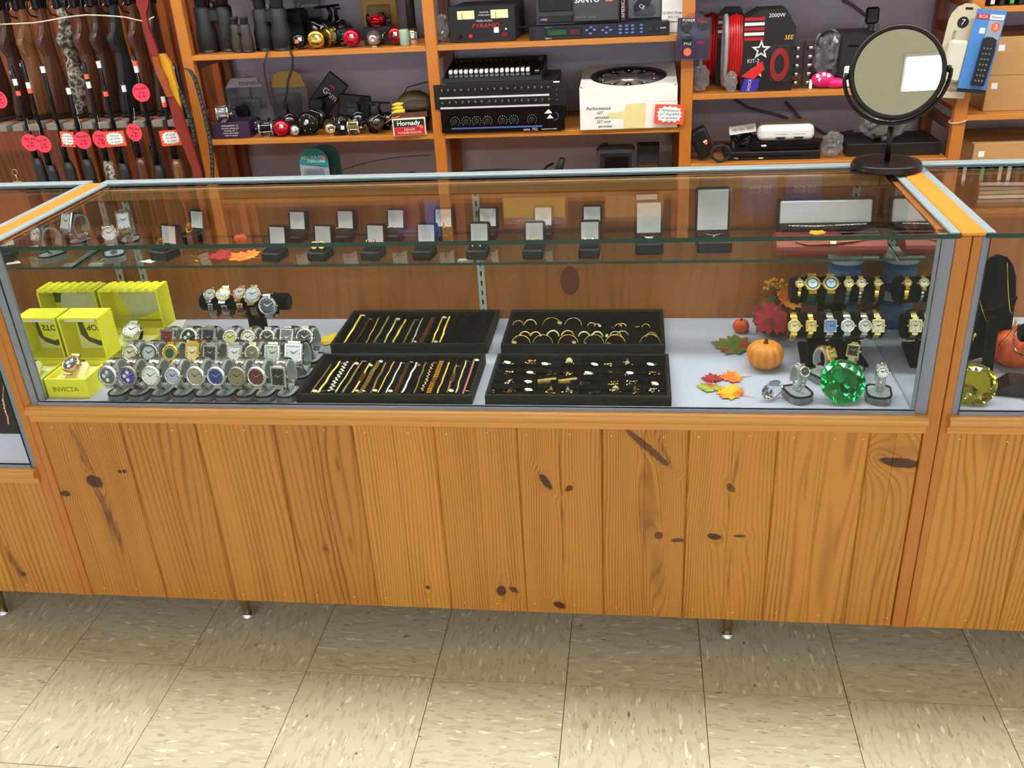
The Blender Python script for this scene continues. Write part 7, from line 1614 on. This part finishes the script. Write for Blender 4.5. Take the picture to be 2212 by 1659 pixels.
for k in range(34): a_ = k * .75; P_.append((AY(1556, 345, 1.755).x + .036 * math.cos(a_) * (1 - .004 * k), 1.757 + .004 * math.sin(k), zq + .036 + .030 * math.sin(a_)))
solid('cable_coil', MB().tube(P_, .004, 6), RUB, 'coiled black cable beside the power brick', 'cable')
b = MB(); rr = random.Random(9)
for k in range(7): b.tube([(rr.uniform(-.05, .05), rr.uniform(-.02, .02), rr.uniform(.0, .09)) for _ in range(5)], .007, 6)
p = AY(1603, 300, 1.88); zmn = min(q.z for q in b.v); solid('cable_bundle', b, RUB, 'tangled bundle of black cables behind the paper slip', 'cable', (p.x, 1.88, zq - zmn + .0003))
t = thing('paper_slip', 'white paper slip written PS2 Slim 1000', 'paper', (AY(1605, 281, 1.83).x, 1.845, AY(1605, 281, 1.83).z), (-.1, -.12, 0)); part('sheet', MB().box(-.048, .048, 0, .0008, -.015, .015), CARDWH, t); text(t, 'PS2 Slim 1000', .013, (0, -.0008, 0), m=MATS['ink_black'], shear=.2)
bag('plastic_bag', 'crumpled clear bag beside the white console', 1797, 325, 1.80, .040, .035, .045, zq, seed=11)
bag('plastic_bag', 'clear bag of dark cables behind the mirror pole', 1905, 285, 1.84, .085, .05, .065, zq + .046, seed=12)
t, w, h = crate('disc_player', 'flat black disc player behind the mirror stand', 'disc player', 1828, 2030, 318, 356, 1.80, .2, BLACKPL, zq, h=.045)
b = MB(); rr = random.Random(21)
for k in range(6): b.tube([(rr.uniform(-.06, .06), rr.uniform(-.02, .02), rr.uniform(.008, .09)) for _ in range(5)], .006, 6)
zmn = min(q.z for q in b.v); solid('cable_bundle', b, BLACKGL, 'dark cable bundle inside the clear bag behind the mirror', 'cable', (AY(1905, 290, 1.84).x, 1.84, zq + .046 - zmn))
# ================================================================ packs hung on the last upright
x_, w, zb, h = rect(2024, 2100, 6, 210, 1.735)
t = thing('clamshell_pack', 'cream phone pack with round top hung on the upright', 'package', (x_ - .004, 1.728, zb), (0, .10, 0), 'packs hung on the upright'); CRM = mat('cream_pack', (196, 188, 160), .5, 0, .05)
ol = [(-w / 2, 0), (w / 2, .0), (w / 2, h * .80)] + [(w / 2 * math.cos(q), h * .80 + (h * .2) * math.sin(q)) for q in (R(25), R(50), R(75), R(105), R(130), R(155))] + [(-w / 2, h * .80)]
part('card', MB().prism(ol, 0, .002, 'XZ'), CRM, t); part('bubble', MB().cbox(-w * .36, w * .20, -.022, -.0005, h * .18, h * .62, .008), mat('frosted_plastic', (206, 204, 190), .3, 0, .05), t); part('hang_hole', MB().cbox(-.012, .012, -.0012, -.0002, h * .93, h * .955, .002), MATS['ink_black'], t)
part('badge', MB().lathe([(.018, .0002), (.018, .0012)], 20, axis='Y', c=(-w * .08, 0, h * .80)), MATS['ink_black'], t); text(t, '7', .026, (-w * .08, -.002, h * .80)); text(t, 'MOBI', .014, (-w * .24, -.001, h * .66), (PI / 2, -PI / 2, 0), MATS['ink_grey']); text(t, 'Philips', .018, (0, -.001, h * .09), m=mat('ink_maroon', (96, 50, 60), .5), shear=.2)
x_, w, zb, h = rect(2078, 2140, 20, 198, 1.715)
t = thing('clamshell_pack', 'bright blue remote control pack hung before the cream one', 'package', (x_ - .002, 1.70, zb), (0, .10, -.1), 'packs hung on the upright'); part('card', MB().cbox(-w / 2, w / 2, 0, .003, 0, h, .001), mat('pack_blue', (70, 130, 200), .45, 0, .15, 12), t)
part('header', MB().box(-w * .46, -w * .02, -.0012, -.0002, h * .885, h * .945), MATS['ink_red'], t); part('header_white', MB().box(-w * .02, w * .46, -.0012, -.0002, h * .885, h * .945), WHITE_ST, t); text(t, 'RCA', .014, (-w * .24, -.0016, h * .915)); text(t, 'Remote', .010, (w * .22, -.0016, h * .915), m=MATS['ink_black'])
part('badge', MB().lathe([(.015, .0002), (.015, .0012)], 18, axis='Y', c=(w * .26, 0, h * .80)), mat('badge_orange', (206, 104, 70), .5), t); text(t, '3', .022, (w * .26, -.002, h * .80)); sticker(t, -w * .16, h * .75, WHITE_ST, .017, -.0006); part('grey_panel', MB().box(-w * .02, w * .46, -.0008, -.0002, h * .60, h * .87), mat('pack_grey', (150, 160, 176), .5), t)
rm = part('packed_remote', MB().prism([(-.018, .0), (.022, .0), (.027, .10), (.024, .145), (.012, .152), (-.006, .152), (-.016, .145), (-.016, .10)], -.016, -.0006, 'XZ'), BLACKPL, t, (.010, 0, h * .10)); bt = MB().lathe([(.0030, 0), (.0025, .002)], 8, axis='Y').mesh('button', MATS['ink_grey'])
for r_ in range(7):
    for c_ in range(3): obj('button', bt, rm, (-.008 + .010 * c_, -.016, .016 + .017 * r_))
part('footer', MB().box(-w * .5, w * .5, -.001, -.0002, 0, h * .045), MATS['ink_black'], t)
solid('twine_loop', MB().ring((0, 0, 0), .030, .0025, 22, 6, 'Z', sy=.75), mat('cream_twine', (206, 180, 140), .8), 'loop of cream twine tied around the upright', 'twine', (UX[3], SY0 + .016, AY(2065, 262, 1.75).z), (.15, -.2, 0))
# ================================================================ fourth bay: cartons, cases
def cardbox(label, u0, u1, v0, v1, Y, z, h=None, rz=0.0, depth=.30):
    t, w, h = crate('cardboard_box', label, 'cardboard box', u0, u1, v0, v1, Y, depth, CARDB, z, rz=rz, h=h, b=.0015, group='plain cardboard boxes')
    part('top_seam', MB().box(-w * .49, w * .49, depth * .5 - .0012, depth * .5 + .0012, h, h + .0006), mat('seam_dark', (110, 76, 40), .9), t); sticker(t, -w * .42, h * .72, WHITE_ST, .020, -.0004)
    return t, w, h
zb_ = AY(2170, 258, 1.80).z
cardbox('brown cardboard box, lower of the two stacked under the case shelf', 2125, 2330, 182, 258, 1.81, ZE1, .118, .02)
cardbox('brown cardboard box, upper of the two stacked under the case shelf', 2142, 2345, 100, 180, 1.81, ZE1 + .1186, .125, -.02)
cardbox('brown cardboard box on the lowest shelf behind the counter corner', 2095, 2320, 320, 400, 1.79, ZE2, AY(2180, 300, 1.85).z - ZE2, .06, .24)
CASEM = [mat('case_white', (222, 220, 210), .4), mat('case_black', (26, 26, 28), .4), mat('case_cream', (206, 196, 150), .4), mat('case_green', (70, 170, 90), .4)]
for k in range(13):
    x_ = UX[3] + .05 + k * .030; m = CASEM[(0, 1, 3, 1, 2, 0, 1, 0, 0, 2, 0, 1, 0)[k]]
    t = thing('game_case', f'{("white", "black", "green", "dark", "cream", "ivory", "jet black", "plain white", "off-white", "tan", "bright white", "coal black", "pale")[k]} spined case, {ORD[k]} along the upper shelf row', 'disc case', (x_, SY0 + .02, ZE0 + .0003), 0, 'game cases on the upper shelf')
    part('shell', MB().cbox(-.007, .007, 0, .13, 0, .185, .001), CASEM[1], t); part('spine', MB().box(-.0062, .0062, -.0008, -.0001, .006, .178), m, t)
for k in range(8):
    t = thing('game_case', f'case lying flat, {ORD[k]} from the bottom of the upper stack', 'disc case', (UX[3] + .20, SY0 + .02, ZE0 + .187 + k * .0150), random.uniform(-.06, .06), 'stacked game cases'); part('shell', MB().cbox(-.095, .095, 0, .13, 0, .014, .001), CASEM[1], t); part('spine', MB().box(-.088, .088, -.0008, -.0001, .001, .013), CASEM[k % 3], t)
# ================================================================ upper shelves (seen mirrored in the counter glass)
for x_, w, h, m, lab, s_, tm in ((-.80, .10, .15, mat('carton_plum', (110, 44, 60), .5, 0, .4, 14), 'plum coloured carton on the upper shelf above the printed box', 'FISHING', 'ink_white'), (-.70, .06, .15, mat('carton_blue', (40, 60, 150), .5), 'slim blue carton on the upper shelf by the upright', '', ''), (-.30, .24, .11, mat('carton_mustard', (190, 150, 60), .5, 0, .1), 'mustard carton with a purple top strip on the upper shelf', 'PROFESSIONAL SERIES', 'ink_white'), (.08, .22, .09, mat('carton_tan', (176, 124, 64), .6), 'tan wooden-look carton on the upper shelf above the sprocket', '', ''), (-1.25, .10, .13, CLEARPL, 'clear tackle pack on the upper shelf near the gun rack', '', '')):
    t = thing('carton', lab, 'box', (x_, SY0 + .03, Z0 + .0003), 0, 'cartons on the upper shelves'); part('body', MB().cbox(-w / 2, w / 2, 0, .15, 0, h, .002), m, t)
    if s_: part('strip', MB().box(-w / 2, w / 2, -.001, -.0002, h * .78, h * .96), MATS['ink_purple'], t); text(t, s_, .014, (0, -.0016, h * .87), m=MATS[tm])
t = thing('carton', 'black carton printed CONTROLLER on the upper shelf', 'box', (AY(1550, 410, 1.77).x, SY0 + .02, ZC0 + .0003)); part('body', MB().cbox(-.06, .06, 0, .14, 0, .13, .002), BLACKPL, t); text(t, 'CONTROLLER', .017, (0, -.0008, .060), m=MATS['ink_white'])
for k, u in enumerate((1640, 1735)):
    x_ = AY(u, 435, 1.77).x; t = thing('clamshell_pack', f'clear pack with violet card, {("nearer the controller carton", "farther from the controller carton")[k]}', 'package', (x_, SY0 + .03, ZC0 + .0003), 0, 'clear packs on the upper shelf'); part('card', MB().cbox(-.062, .062, .010, .012, 0, .15, .0005), mat('violet_card', (70, 50, 120), .5), t); part('shell', MB().cbox(-.066, .066, -.02, .009, 0, .15, .006), CLEARPL, t); text(t, 'VIVA XIV', .020, (0, -.0206, .05))
# ================================================================ mirror on a stand
BRZ = mat('dark_bronze', (30, 25, 24), .35, .5, .12)
MX, MY = .637, .455
t = thing('table_mirror', 'round dark bronze tilting mirror on a stand', 'mirror', (MX, MY, HT + .0043))
part('base', MB().lathe([(.070, 0), (.075, .002), (.076, .006), (.072, .009), (.073, .012), (.070, .016), (.055, .018)], 44), BRZ, t)
pc = AY(1938, 157, MY); cz = pc.z - HT - .0043; cx = pc.x - MX
part('pole', MB().lathe([(.0065, .017), (.0065, cz - .112)], 14), BRZ, t)
RM = .096
YW = -.10                                  # the yoke is turned a little
yk = MB().ring((0, 0, 0), RM + .010, .0042, 28, 8, 'Y', a0=180, a1=360); part('yoke', yk, BRZ, t, (cx, 0, cz), (0, -.06, YW))
hd = part('mirror_frame', MB().lathe([(RM - .010, .004), (RM - .007, .009), (RM, .008), (RM + .002, 0), (RM, -.008), (RM - .02, -.010)], 56, axis='Y'), BRZ, t, (cx, 0, cz), (MTILT, -.06, YW))
part('mirror_glass', MB().lathe([(RM - .009, .003), (RM - .009, .005)], 56, axis='Y', smooth=False), MIRROR, hd)
for s in (-1, 1): part('pivot_knob', MB().lathe([(.007, 0), (.008, .003), (.006, .008)], 12, axis='X', c=(s * (RM + .006) - .004, 0, 0)), BRZ, t, (cx, 0, cz), (0, -.06, YW))

set_texts()
